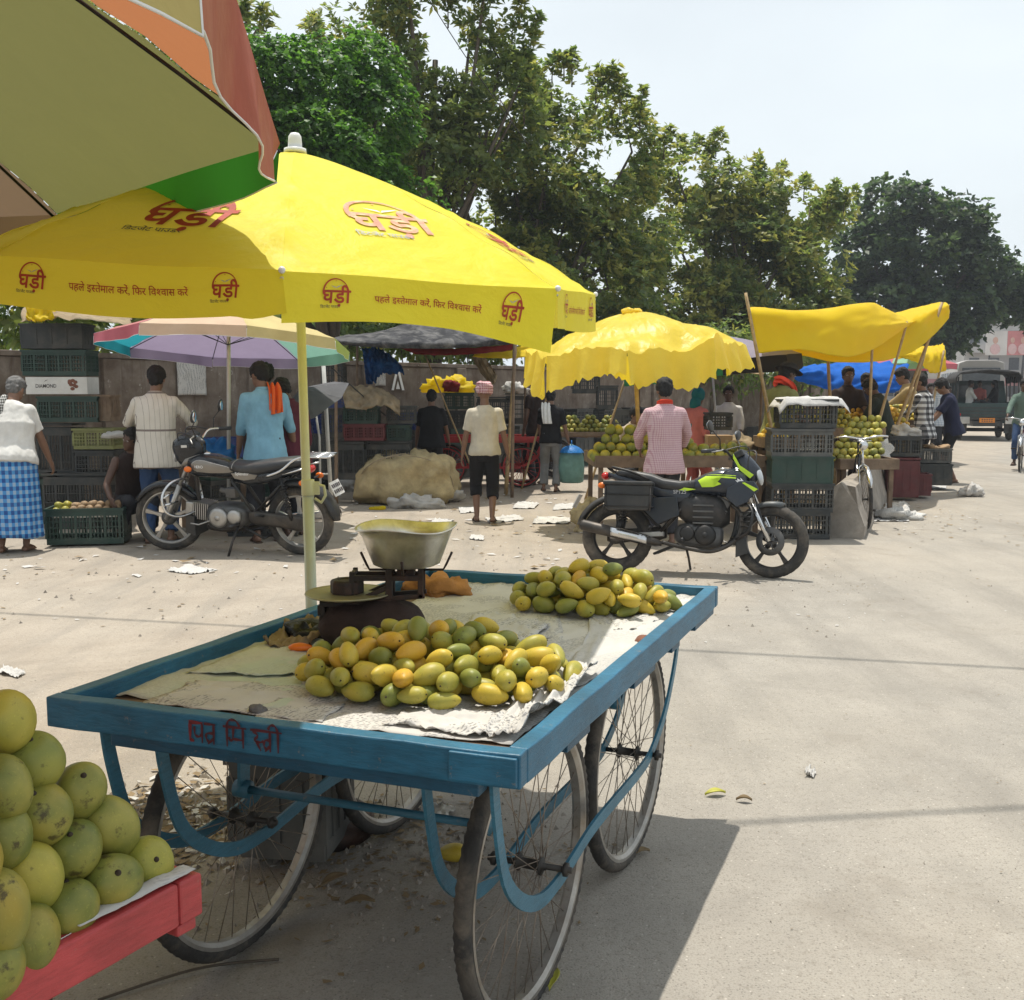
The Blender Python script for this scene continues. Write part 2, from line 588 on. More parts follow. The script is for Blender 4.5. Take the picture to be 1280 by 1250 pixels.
M['grey_cloth'] = cloth('grey_umbrella_cloth', (0.11, 0.11, 0.12), 0.15, var=0.2)
M['white_bag'] = cloth('white_polythene', (0.62, 0.60, 0.57), 0.3, var=0.15, scale=12, rough=0.5, bump=0.8, bscale=25)
M['blue_bag'] = cloth('blue_polythene', (0.03, 0.22, 0.60), 0.3, var=0.25, scale=12, rough=0.35, bump=0.8, bscale=20)
M['teal_bag'] = cloth('teal_polythene', (0.20, 0.38, 0.35), 0.25, var=0.2, scale=10, rough=0.45, bump=0.6, bscale=20)
M['black_bag'] = cloth('black_polythene', (0.02, 0.022, 0.018), 0.0, var=0.5, scale=14, rough=0.35, bump=0.8, bscale=25)
M['orange_cloth'] = cloth('orange_cloth', (0.72, 0.13, 0.02), 0.15, var=0.25, bump=0.5)
M['brown_orange_cloth'] = cloth('orange_brown_cloth', (0.42, 0.20, 0.065), 0.1, var=0.35, scale=10, bump=0.7, bscale=16)
def newsprint(name, base, ink, amt=0.55, tint=None):
 t = NT(name)
 v = t.coord('Object')
 lines = t.new('ShaderNodeTexWave')
 lines.inputs['Scale'].default_value = 36.0
 lines.inputs['Distortion'].default_value = 0.0
 mp = t.new('ShaderNodeMapping')
 mp.inputs['Rotation'].default_value = (0, 0, 0.9)
 t.link(v, mp.inputs['Vector'])
 t.link(mp.outputs[0], lines.inputs['Vector'])
 blocks = t.new('ShaderNodeTexVoronoi')
 blocks.distance = 'CHEBYCHEV'
 blocks.inputs['Scale'].default_value = 9.0
 t.link(mp.outputs[0], blocks.inputs['Vector'])
 words = t.noise(v, 120, 2, 0.5)
 txt = t.math('MULTIPLY', t.ramp(lines.outputs['Fac'], [(0.45, 0), (0.6, 1)]), t.ramp(words, [(0.44, 0), (0.56, 1)]))
 msk = t.ramp(blocks.outputs['Color'], [(0.30, 0.0), (0.34, 1.0)])
 fac = t.math('MULTIPLY', t.math('MULTIPLY', txt, msk), amt)
 f = t.noise(v, 5, 5, 0.6)
 col = t.ramp(f, [(0.3, sc3(base, 0.84)), (0.7, base)])
 if tint:
  col = t.mix(t.ramp(t.noise(v, 2.2, 3), [(0.5, 0.0), (0.6, 0.6)]), col, tint)
 col = t.mix(fac, col, ink)
 t.bump(t.noise(v, 16, 4, 0.55, 0.8), 0.35, 0.02)
 t.fin(col, 0.85, 0, 0.2)
 return t.translucent(base, 0.15)
M['news'] = newsprint('newsprint', (0.66, 0.64, 0.60), (0.12, 0.12, 0.13), 0.7)
M['news_green'] = newsprint('greenish_newsprint', (0.68, 0.69, 0.60), (0.3, 0.32, 0.28), 0.3, (0.50, 0.60, 0.47))  # greenish base puts light coming through the umbrella into the paper colour
M['paper'] = newsprint('blank_paper', (0.62, 0.605, 0.58), (0.25, 0.25, 0.25), 0.35)
def blue_paint(name, c, worn=0.5):
 t = NT(name)
 v = t.coord('Object', (1, 1, 1))
 f = t.noise(v, 5, 5, 0.6)
 col = t.ramp(f, [(0.3, sc3(c, 0.75)), (0.7, sc3(c, 1.2))])
 g = t.noise(t.coord('Object', (2.6, 2.6, 15.0)), 6, 6, 0.7, 0.3)
 col = t.mix(t.ramp(g, [(0.40, 0.34), (0.54, 0.0)]), col, sc3(c, 0.45))
 s1 = t.noise(v, 26, 7, 0.8)
 col = t.mix(t.ramp(s1, [(0.615, 0.0), (0.65, worn)]), col, (0.27, 0.215, 0.165))
 s2 = t.noise(v, 3.2, 5, 0.7)
 col = t.mix(t.ramp(s2, [(0.50, 0.0), (0.72, 0.45)]), col, sc3(c, 0.45))
 t.bump(g, 0.35, 0.01)
 return t.fin(col, 0.42, 0, 0.45)
M['cart_blue'] = blue_paint('worn_blue_paint', (0.020, 0.130, 0.225))
M['cart_blue_dark'] = blue_paint('darker_blue_paint', (0.012, 0.08, 0.145), 0.3)
M['strap_blue'] = blue_paint('blue_strap_paint', (0.035, 0.155, 0.235), 0.4)
M['cart_red'] = blue_paint('worn_red_paint', (0.44, 0.052, 0.055), 0.25)
M['stall_red'] = blue_paint('stall_red_paint', (0.42, 0.025, 0.03), 0.3)
M['pole_cream'] = simple('cream_pole', (0.60, 0.60, 0.36), 0.35, var=0.06, dirt=(0.35, 0.32, 0.2), dirt_amt=0.3)
M['pole_grey'] = simple('pale_green_pole', (0.50, 0.54, 0.44), 0.35, 0.1, var=0.06, dirt=(0.3, 0.3, 0.24), dirt_amt=0.3)
M['pole_white'] = simple('white_pole', (0.55, 0.55, 0.52), 0.4, 0.1, var=0.1, dirt=(0.3, 0.25, 0.2), dirt_amt=0.4)
def umbrella_yellow():
 t = NT('yellow_umbrella_cloth')
 v = t.coord('Object')
 col = t.ramp(t.noise(v, 3.0, 4), [(0.3, (0.76, 0.67, 0.022)), (0.7, (0.84, 0.74, 0.032))])
 wr = t.noise(t.coord('Object', (1, 1, 1.6)), 5.5, 5, 0.55, 0.35)
 t.bump(wr, 0.55, 0.03)
 t.fin(col, 0.55, 0, 0.35)
 return t.translucent((0.82, 0.73, 0.14), 0.36)
M['umb_yellow'] = umbrella_yellow()
def mango_mat(name, c1, c2, blush, spots=0.5, sps=62, th=0.60):
 t = NT(name)
 v = t.coord('Object')
 oi = t.new('ShaderNodeObjectInfo')
 rnd = oi.outputs['Random']
 vadd = t.new('ShaderNodeVectorMath')
 vadd.operation = 'ADD'
 cmb = t.new('ShaderNodeCombineXYZ')
 t.link(t.math('MULTIPLY', rnd, 31.0), cmb.inputs[0])
 t.link(t.math('MULTIPLY', rnd, 57.0), cmb.inputs[1])
 t.link(v, vadd.inputs[0])
 t.link(cmb.outputs[0], vadd.inputs[1])
 vv = vadd.outputs[0]
 f = t.noise(vv, 14, 3, 0.5)
 col = t.ramp(f, [(0.32, c1), (0.68, c2)])
 f2 = t.noise(vv, 9, 2, 0.5)
 col = t.mix(t.ramp(f2, [(0.52, 0.0), (0.75, 0.75)]), col, blush)
 fine = t.noise(vv, 260, 2, 0.5)
 col = t.mix(t.ramp(fine, [(0.62, 0.0), (0.7, 0.25)]), col, sc3(c2, 1.5))
 sp = t.noise(vv, sps, 5, 0.68)
 col = t.mix(t.ramp(sp, [(th, 0.0), (th + .09, spots)]), col, (0.045, 0.030, 0.012))
 st = t.noise(t.coord('Object', (3, 3, 0.6)), 30, 5, 0.7, 1.2)
 col = t.mix(t.ramp(st, [(0.62, 0.0), (0.72, spots * 0.6)]), col, (0.10, 0.065, 0.02))
 t.bump(t.noise(vv, 60, 3), 0.06, 0.004)
 t.fin(col, 0.46, 0, 0.35)
 t.b.inputs['Subsurface Weight'].default_value = 0.0
 return t.m
MG = [mango_mat('green_mango', (0.145, 0.175, 0.032), (0.225, 0.235, 0.048), (0.33, 0.30, 0.055)),
  mango_mat('yellow_green_mango', (0.25, 0.25, 0.042), (0.39, 0.335, 0.055), (0.48, 0.36, 0.045)),
  mango_mat('yellow_mango', (0.46, 0.345, 0.035), (0.56, 0.40, 0.05), (0.34, 0.31, 0.05)),
  mango_mat('golden_mango', (0.52, 0.30, 0.028), (0.58, 0.36, 0.04), (0.42, 0.22, 0.03)),
  mango_mat('pale_green_mango', (0.12, 0.145, 0.028), (0.29, 0.265, 0.055), (0.38, 0.27, 0.038), 0.85, 30, 0.595)]
MG_WORD = ['green', 'yellow-green', 'yellow', 'golden', 'pale green']
# ---------------------------------------------------------------- the setting: ground
ROAD_A, ROAD_D = Vector((3.2, 10.2, 0)), Vector((0.52, 0.855, 0)).normalized()
def ground_mat():
 t = NT('dusty_ground')
 v = t.coord('World')
 big = t.noise(v, 0.35, 6, 0.6, 0.4)
 mid = t.noise(v, 2.2, 6, 0.65, 0.3)
 fine = t.noise(v, 38, 4, 0.75)
 grit = t.noise(v, 150, 2, 0.7)
 asph = t.ramp(mid, [(0.28, (0.246, 0.229, 0.202)), (0.5, (0.298, 0.277, 0.243)), (0.74, (0.362, 0.335, 0.293))])
 dust = t.ramp(mid, [(0.26, (0.275, 0.228, 0.180)), (0.5, (0.350, 0.297, 0.238)), (0.75, (0.425, 0.365, 0.297))])
 # the roadside left of the old road edge is bare dusty earth
 sp = t.new('ShaderNodeSeparateXYZ')
 t.link(v, sp.inputs[0])
 side = t.math('SUBTRACT', t.math('MULTIPLY', sp.outputs[1], 0.60), sp.outputs[0])
 side = t.math('ADD', side, t.math('MULTIPLY', t.math('SUBTRACT', big, 0.5), 4.0))
 msk = t.ramp(t.math('MULTIPLY', t.math('SUBTRACT', side, 2.3), 0.5), [(0.0, 0.0), (1.0, 1.0)])
 col = t.mix(msk, asph, dust)
 col = t.mix(t.ramp(big, [(0.36, 0.0), (0.66, 0.60)]), col, (0.395, 0.356, 0.30))
 # long wheel-worn streaks along the road
 mp = t.new('ShaderNodeMapping')
 mp.inputs['Rotation'].default_value = (0, 0, radians(31))
 mp.inputs['Scale'].default_value = (1.6, 0.16, 1)
 t.link(v, mp.inputs['Vector'])
 streak = t.noise(mp.outputs[0], 1.6, 5, 0.65)
 col = t.mix(t.ramp(streak, [(0.48, 0.0), (0.66, 0.48)]), col, (0.225, 0.208, 0.182))
 col = t.mix(t.ramp(fine, [(0.28, 0.58), (0.46, 0.0)]), col, (0.17, 0.145, 0.115))
 # embedded stones
 vo = t.new('ShaderNodeTexVoronoi')
 vo.inputs['Scale'].default_value = 95.0
 t.link(v, vo.inputs['Vector'])
 stone = t.ramp(vo.outputs['Distance'], [(0.18, 1.0), (0.30, 0.0)])
 pick = t.ramp(vo.outputs['Color'], [(0.52, 0.0), (0.58, 1.0)])
 st = t.math('MULTIPLY', stone, pick)
 col = t.mix(t.math('MULTIPLY', st, 0.55), col, (0.16, 0.145, 0.125))
 vo2 = t.new('ShaderNodeTexVoronoi')
 vo2.inputs['Scale'].default_value = 60.0
 t.link(v, vo2.inputs['Vector'])
 st2 = t.math('MULTIPLY', t.ramp(vo2.outputs['Distance'], [(0.14, 1.0), (0.24, 0.0)]), t.ramp(vo2.outputs['Color'], [(0.70, 0.0), (0.74, 1.0)]))
 col = t.mix(t.math('MULTIPLY', st2, 0.5), col, (0.60, 0.55, 0.48))
 col = t.mix(t.ramp(grit, [(0.35, 0.35), (0.5, 0.0), (0.66, 0.0)]), col, (0.14, 0.12, 0.10))
 # worn blotches of oil and damp
 blot = t.noise(v, 1.1, 7, 0.7, 0.9)
 col = t.mix(t.ramp(blot, [(0.55, 0.0), (0.70, 0.42)]), col, (0.20, 0.172, 0.138))
 h = t.math('ADD', t.math('MULTIPLY', fine, 0.8), t.math('ADD', t.math('MULTIPLY', grit, 0.5), t.math('MULTIPLY', st, 0.5)))
 h = t.math('ADD', h, t.math('MULTIPLY', mid, 1.0))
 t.bump(h, 0.50, 0.012)
 return t.fin(col, 0.92, 0, 0.2)
M['ground'] = ground_mat()
mb = MB()
mb.add([(-500, -60, 0), (500, -60, 0), (500, 900, 0), (-500, 900, 0)], [(0, 1, 2, 3)])
g = mb.build('ground', M['ground'])
g['kind'] = 'structure'
# ---------------------------------------------------------------- wall behind the stalls
def wall_mat():
 t = NT('stained_concrete')
 v = t.coord('World')
 f = t.noise(v, 2.5, 6, 0.65, 0.4)
 col = t.ramp(f, [(0.3, (0.115, 0.085, 0.065)), (0.55, (0.21, 0.172, 0.14)), (0.75, (0.32, 0.28, 0.24))])
 d = t.noise(t.coord('World', (1.5, 1.5, 0.35)), 5, 6, 0.7, 0.6)
 col = t.mix(t.ramp(d, [(0.5, 0.0), (0.7, 0.7)]), col, (0.10, 0.072, 0.055))
 s = t.noise(v, 9, 4, 0.7)
 col = t.mix(t.ramp(s, [(0.66, 0.0), (0.69, 0.6)]), col, (0.46, 0.44, 0.40))
 t.bump(f, 0.3, 0.03)
 return t.fin(col, 0.95, 0, 0.15)
M['wall'] = wall_mat()
WA, WB = Vector((-9.0, 9.6, 0)), Vector((11.5, 35.0, 0))
WDIR = (WB - WA).normalized()
WN = Vector((WDIR.y, -WDIR.x, 0))                 # towards the stalls
w = thing('concrete_wall', 'stained brown concrete boundary wall running behind the stalls under the trees', 'wall', WA)
wl_ = (WB - WA).length
mb = MB()
mb.beam(V(0, 0, 1.0), WDIR * wl_ + V(0, 0, 1.0), 0.16, 2.0)
mb.build('wall_panel', M['wall'], w, bevel=0.01)
mb = MB()
mb.beam(V(0, 0, 2.04), WDIR * wl_ + V(0, 0, 2.04), 0.24, 0.07)
mb.build('coping', M['wall'], w, bevel=0.01)
for k in range(13):
 mb = MB()
 p = WDIR * (0.9 + k * 2.35)
 mb.beam(p - WDIR * 0.13 + WN * 0.10 + V(0, 0, 1.0), p + WDIR * 0.13 + WN * 0.10 + V(0, 0, 1.0), 0.1, 2.0)
 mb.build('pillar', M['wall'], w, bevel=0.01)
def wall_at(px, z):
 """point on the front of the wall seen at picture column px"""
 d = ray(px, 490)
 d = Vector((d.x, d.y, 0)).normalized()
 # solve t*d = WA + s*WDIR
 den = d.x * WDIR.y - d.y * WDIR.x
 t = (WA.x * WDIR.y - WA.y * WDIR.x) / den
 p = d * t
 return Vector((p.x, p.y, z)) + WN * 0.1
# ---------------------------------------------------------------- trees
def leaf_mat(name, c1, c2, tr, rough=0.5, k=0.46):
 t = NT(name)
 v = t.coord('Object')
 f = t.noise(v, 1.1, 3, 0.6)
 col = t.ramp(f, [(0.35, c1), (0.65, c2)])
 t.fin(col, rough, 0, 0.45)
 return t.translucent(tr, k)
LM = {
 'olive': [leaf_mat('leaf_olive', (0.115, 0.150, 0.042), (0.165, 0.200, 0.058), (0.34, 0.42, 0.08)),
    leaf_mat('leaf_deep', (0.075, 0.115, 0.038), (0.105, 0.150, 0.050), (0.22, 0.33, 0.07)),
    leaf_mat('leaf_yellowish', (0.24, 0.25, 0.06), (0.32, 0.31, 0.08), (0.50, 0.50, 0.10))],
 'ivy': [leaf_mat('vine_leaf', (0.065, 0.160, 0.026), (0.095, 0.205, 0.036), (0.18, 0.40, 0.04), 0.5),
   leaf_mat('vine_leaf_dark', (0.030, 0.085, 0.016), (0.048, 0.115, 0.022), (0.08, 0.20, 0.03), 0.5),
   leaf_mat('vine_leaf_light', (0.095, 0.19, 0.035), (0.12, 0.22, 0.045), (0.19, 0.36, 0.05), 0.5)],
 'far': [leaf_mat('far_leaf', (0.045, 0.080, 0.036), (0.068, 0.110, 0.045), (0.12, 0.20, 0.06), 0.5),
   leaf_mat('far_leaf_dark', (0.014, 0.034, 0.018), (0.022, 0.046, 0.022), (0.03, 0.07, 0.02), 0.5),
   leaf_mat('far_leaf_light', (0.055, 0.085, 0.03), (0.07, 0.10, 0.035), (0.09, 0.15, 0.03), 0.5)],
}
M['bark'] = simple('bark', (0.10, 0.08, 0.06), 0.9, var=0.3, scale=6, bump=0.5, bscale=20)
def nrm(a):
 return a / np.maximum(np.linalg.norm(a, axis=1, keepdims=True), 1e-9)
def leaves_mesh(name, cen, axis, nleaf, length, width, rng, spread=1.0, droop=0.25, tint=None):
 """rosettes of leaf-shaped faces at the points cen, opening along axis"""
 N = len(cen)
 rep = lambda a: np.repeat(a, nleaf, axis=0)
 c, ax = rep(cen), rep(nrm(axis))
 rnd = rng.normal(size=(N * nleaf, 3))
 perp = nrm(rnd - ax * np.sum(rnd * ax, axis=1, keepdims=True))
 k = rng.uniform(0.1, 1.0, size=(N * nleaf, 1)) * spread
 d = nrm(perp * (0.5 + k) + ax * (1.0 - 0.7 * k) + np.array([[0, 0, -droop]]) * rng.uniform(0, 1, size=(N * nleaf, 1)))
 L = length * rng.uniform(0.6, 1.25, size=(N * nleaf, 1))
 W = width * rng.uniform(0.7, 1.2, size=(N * nleaf, 1))
 side = nrm(np.cross(d, ax + rng.normal(scale=0.35, size=ax.shape)))
 up = nrm(np.cross(side, d))
 b = c + d * L * 0.08
 m = c + d * L * 0.52 + up * L * 0.05
 tip = c + d * L + np.array([[0, 0, -1.0]]) * L * 0.12
 vs = np.stack([b, m - side * W / 2, tip, m + side * W / 2], axis=1).reshape(-1, 3)
 nf = N * nleaf
 me = bpy.data.meshes.new(name)
 me.vertices.add(len(vs))
 me.vertices.foreach_set('co', vs.astype(np.float32).ravel())
 me.loops.add(nf * 4)
 me.loops.foreach_set('vertex_index', np.arange(nf * 4, dtype=np.int32))
 me.polygons.add(nf)
 me.polygons.foreach_set('loop_start', np.arange(0, nf * 4, 4, dtype=np.int32))
 me.polygons.foreach_set('loop_total', np.full(nf, 4, dtype=np.int32))
 if tint is not None:
  me.polygons.foreach_set('material_index', np.repeat(tint, nleaf).astype(np.int32))
 me.update()
 return me
def crown_points(blobs, n, rng, inner=0.45, gap=0.0, gs=0.8):
 vol = np.array([b[3] * b[4] + b[4] * b[5] + b[3] * b[5] for b in blobs])
 pick = rng.choice(len(blobs), size=n, p=vol / vol.sum())
 B = np.array(blobs)[pick]
 d = nrm(rng.normal(size=(n, 3)))
 r = 1.0 - (1.0 - inner) * rng.uniform(0, 1, size=(n, 1)) ** 1.6
 # uneven outline
 lump = 1.0 + 0.16 * np.sin(d[:, :1] * 5 + B[:, :1] * 3) + 0.14 * np.sin(d[:, 1:2] * 7 + d[:, 2:] * 5 + B[:, 1:2])
 p = B[:, :3] + d * r * lump * B[:, 3:6]
 if gap > 0:
  f = np.array([noise.noise(Vector(q) * gs) for q in p])
  keep = f > (-1 + gap)
  p, d = p[keep], d[keep]
 return p, d
def tree(name, label, base, blobs, n, nleaf, length, width, kind, seed, trunk_r=0.16, gap=0.75, inner=0.45, sprigs=(), group=None,
   weights=(0.5, 0.33, 0.17), spread=1.0, droop=0.25, limbs=True):
 rng = np.random.default_rng(seed)
 base = Vector(base)
 t = thing(name, label, 'tree', base, 0, group)
 bl = [tuple(Vector(b[:3]) - base) + tuple(b[3:6]) for b in blobs]
 p, d = crown_points(bl, n, rng, inner, gap)
 ax = d * 0.6 + np.array([[0, 0, 0.8]]) + rng.normal(scale=0.35, size=d.shape)
 # leaf age is drawn at random per cluster: young yellowish, old deep green
 tone = np.array([noise.noise(Vector(q) * 0.9 + Vector((seed, 0, 0))) for q in p])
 u = rng.uniform(size=len(p)) + tone * 0.45
 tint = np.where(u < weights[0], 0, np.where(u < weights[0] + weights[1], 1, 2))
 mbl = MB()
 cs, axs = [], []
 for (s, h, lean) in sprigs:
  s = Vector(s) - base
  e = s + V(lean, rng.normal() * .1, h)
  mbl.tube([s - V(0, 0, .25), s, e], [.02, .014, .005], 5)
  k = int(h / (length * 0.5)) + 3
  for j in range(k):
   q = s.lerp(e, (j + 0.2) / k)
   for _ in range(4):
    o = V(*(rng.normal(scale=length * .5, size=3)))
    cs.append(q + o * (1.25 - j / k))
    axs.append(V(o.x, o.y, .25))
  cs.append(e)
  axs.append(V(0, 0, 1))
 if cs:
  p = np.vstack([p, np.array([tuple(c) for c in cs])])
  ax = np.vstack([ax, np.array([tuple(c) for c in axs])])
  tint = np.concatenate([tint, rng.choice(3, size=len(cs), p=[.5, .25, .25])])
 me = leaves_mesh('crown', p, ax, nleaf, length, width, rng, spread, droop, tint)
 link('crown', me, LM[kind], t)
 mb = MB()
 cz = max(b[2] for b in bl)
 cx = sum(b[0] for b in bl) / len(bl)
 cy = sum(b[1] for b in bl) / len(bl)
 top = V(cx * 0.7, cy * 0.7, cz * 0.8)
 pts = [V(0, 0, -0.1), V(cx * .1 + .1, cy * .1, cz * .2), V(cx * .3 - .1, cy * .3, cz * .45), top]
 mb.tube(pts, [trunk_r * 1.2, trunk_r, trunk_r * .7, trunk_r * .3], 10)
 mb.build('trunk', M['bark'], t)
 if limbs:
  for b in bl:
   s0 = pts[1].lerp(pts[2], 0.3 + 0.6 * rng.uniform())
   e = V(*b[:3])
   mid = s0.lerp(e, 0.5) + V(rng.normal() * .2, rng.normal() * .2, 0.1)
   mbl.tube([s0, mid, e, e + V(rng.normal() * .2, rng.normal() * .2, b[5] * .45)], [trunk_r * .4, trunk_r * .26, trunk_r * .14, .01], 6)
  mbl.build('limbs', M['bark'], t)
 return t
def blob(px, py, Y, rpx, ry=None, rd=None):
 """crown mass centred on a measured point, radius given in picture pixels"""
 c = P(px, py, Y)
 k = Y / FPX
 return (c.x, c.y, c.z, rpx * k, (rd or rpx) * k, (ry or rpx) * k)
# vine-smothered tree, upper left
Yv = 17.0
ivy = [blob(335, 105, Yv, 62, 55), blob(390, 120, Yv + .5, 70, 65), blob(455, 92, Yv + 1.0, 48, 46), blob(470, 150, Yv + .8, 50, 55),
  blob(375, 175, Yv - .3, 58, 40), blob(430, 195, Yv - .3, 48, 40), blob(405, 205, Yv - .6, 34, 30), blob(330, 185, Yv, 60, 70),
  blob(270, 120, Yv, 70, 60), blob(250, 250, Yv, 90, 90), blob(360, 280, Yv, 90, 80), blob(470, 280, Yv + .5, 70, 90)]
tree('vine_covered_tree', 'tree smothered in bright green hanging vines above the yellow umbrella', (ivy[1][0] + .3, ivy[1][1], 0), ivy, 15000, 5, 0.105, 0.075,
  'ivy', 3, 0.2, gap=0.0, inner=0.80, weights=(.45, .33, .22), spread=1.3, droop=0.8, limbs=True)
# tall open tree behind it
Yt = 23.0
tall = [blob(430, 40, Yt, 45, 40), blob(495, 25, Yt, 42, 55), blob(530, 95, Yt, 50, 60), blob(590, 30, Yt + .5, 50, 45), blob(570, 110, Yt, 48, 45),
  blob(625, 75, Yt + .5, 36, 50), blob(505, -60, Yt, 80, 50), blob(650, 105, Yt, 22, 38), blob(610, -40, Yt, 50, 40), blob(450, 110, Yt, 40, 40), blob(540, 180, Yt, 70, 60), blob(460, 200, Yt, 60, 60), blob(600, 180, Yt, 60, 60), blob(640, 150, Yt, 45, 50)]
tree('tall_tree', 'tallest tree, open crown with sky showing through behind the vines', (tall[2][0], tall[2][1] + .3, 0), tall, 5200, 6, 0.20, 0.085, 'olive', 5, 0.2,
  gap=0.90, inner=0.25, weights=(.5, .4, .1),
  sprigs=[(P(x, y, Yt), h, l) for x, y, h, l in ((405, 60, .7, -.3), (660, 75, .9, .2), (640, 40, .8, .3), (560, 20, .8, 0), (470, 30, .7, 0), (655, 140, .7, .15))])
# sprays of another tree at the far upper left
tl = [blob(305, 30, Yt, 30, 26), blob(330, 25, Yt, 22, 20), blob(250, 0, Yt, 60, 40), blob(150, 60, Yt, 90, 80), blob(40, 120, Yt, 110, 100), blob(120, 250, Yt, 130, 110)]
tree('leafy_tree', 'leafy tree whose top shows past the red umbrella flap at upper left', (tl[4][0], tl[4][1], 0), tl, 4200, 6, 0.20, 0.085, 'olive', 6, 0.18, gap=0.9,
  sprigs=[(P(x, y, Yt), h, l) for x, y, h, l in ((330, 40, .5, 0), (300, 40, .6, .1))])
# broad-leaved trees along the wall
Ym = 24.5
mid = [blob(560, 190, Ym, 60, 60), blob(620, 150, Ym, 60, 55), blob(690, 130, Ym + .5, 55, 50), blob(740, 150, Ym + 1, 55, 50), blob(790, 190, Ym + 1.2, 45, 50),
  blob(580, 270, Ym, 80, 60), blob(680, 230, Ym, 85, 80), blob(770, 270, Ym + 1, 75, 70), blob(560, 350, Ym, 70, 50), blob(650, 350, Ym, 90, 60),
  blob(760, 360, Ym + 1, 80, 60), blob(520, 215, Ym + .5, 40, 40), blob(700, 300, Ym + .5, 90, 80), blob(620, 300, Ym + .5, 80, 80), blob(800, 300, Ym + 1.5, 50, 60), blob(480, 380, Ym + .5, 80, 45), blob(585, 400, Ym + 1.5, 45, 25), blob(740, 400, Ym + 1.5, 60, 30)]
spm = [(P(x, y, Ym + .5), h, l) for x, y, h, l in ((640, 110, .5, -.1), (665, 100, .5, 0), (690, 95, .45, .1), (715, 95, .6, 0), (745, 115, .6, .1), (775, 130, .6, 0),
             (800, 150, .7, .05), (600, 125, .5, 0), (830, 185, .5, .15), (540, 160, .4, -.2), (705, 85, .35, 0), (760, 105, .4, .1))]
tree('broadleaf_tree', 'big olive-green broadleaf tree in the middle, rising straight behind the yellow umbrella edge', (mid[6][0], mid[6][1] + .5, 0), mid, 15000, 6, 0.19, 0.088,
  'olive', 11, 0.22, gap=0.88, inner=0.35, sprigs=spm, group='broadleaf trees along the wall', weights=(.46, .34, .20))
Yr = 31.0
rt = [blob(850, 230, Yr, 50, 42), blob(905, 250, Yr, 52, 45), blob(960, 265, Yr, 50, 45), blob(1010, 280, Yr + .5, 45, 45), blob(850, 310, Yr, 65, 60), blob(930, 320, Yr, 70, 65),
  blob(1000, 340, Yr, 55, 55), blob(870, 390, Yr, 70, 50), blob(960, 400, Yr, 75, 45), blob(1040, 270, Yr + .8, 26, 26), blob(1030, 390, Yr, 40, 35), blob(800, 400, Yr, 60, 40), blob(800, 330, Yr, 50, 60), blob(900, 350, Yr, 70, 60), blob(980, 400, Yr, 60, 50), blob(1045, 430, Yr, 40, 30)]
spr = [(P(x, y, Yr), h, l) for x, y, h, l in ((850, 195, .5, 0), (885, 205, .6, .1), (945, 222, .6, 0), (975, 225, .45, .1), (1005, 240, .5, .1), (1035, 250, .5, .2), (1055, 255, .5, .3),
            (915, 215, .4, 0), (870, 190, .4, .1), (895, 185, .5, .1))]
tree('broadleaf_tree', 'yellowish olive broadleaf tree right of the middle, behind the two yellow canopies', (rt[5][0], rt[5][1] + .5, 0), rt, 15000, 6, 0.22, 0.10,
  'olive', 12, 0.22, gap=0.86, inner=0.35, sprigs=spr, group='broadleaf trees along the wall', weights=(.42, .28, .30))
Yf = 52.0
ft = [blob(1120, 265, Yf, 52, 40), blob(1180, 285, Yf, 48, 40), blob(1090, 320, Yf, 50, 45), blob(1150, 335, Yf, 60, 50), blob(1215, 330, Yf, 45, 40), blob(1250, 355, Yf, 40, 40),
  blob(1100, 390, Yf, 60, 45), blob(1180, 390, Yf, 55, 45), blob(1290, 380, Yf, 40, 34), blob(1220, 395, Yf, 38, 34), blob(1150, 430, Yf, 50, 28), blob(1060, 420, Yf, 60, 40)]
tree('spreading_tree', 'dark bluish-green spreading tree far off over the road at right', (P(1135, 540, Yf).x, Yf, 0), ft, 11000, 6, 0.34, 0.22, 'far', 15, 0.5, gap=0.80, inner=0.5,
  weights=(.45, .35, .2))
# low scrub behind the wall
sc_ = [blob(x, y, Y, r, r * .7) for x, y, Y, r in ((420, 418, 22, 50), (520, 420, 23, 50), (600, 428, 25, 40), (700, 425, 25, 60), (800, 440, 26, 60), (900, 445, 27, 60), (990, 445, 28, 60),
             (330, 420, 20, 60), (200, 400, 17, 90), (60, 390, 15, 90), (1060, 455, 30, 50))]
for i_, b_ in enumerate(sc_):
 rng_ = np.random.default_rng(40 + i_)
 p_, d_ = crown_points([(0, 0, b_[2]) + b_[3:6]], 420, rng_, 0.4)
 o_ = link('shrub', leaves_mesh('shrub', p_, d_ + np.array([[0, 0, .6]]), 6, .2, .09, rng_, 1, .3, rng_.choice(3, size=len(p_), p=[.35, .6, .05])), LM['olive'])
 o_.location = (b_[0], b_[1], 0)
 mb_ = MB()
 for k_ in range(5):
  mb_.tube([V(rng_.normal() * .1, rng_.normal() * .1, -.02), V(rng_.normal() * .3, rng_.normal() * .3, b_[2])], [.03, .012], 5)
 mb_.build('stem', M['bark'], o_)
 tag(o_, 'dark overgrown shrub crowded behind the boundary wall under the trees', 'shrub', 'shrubs behind the wall')
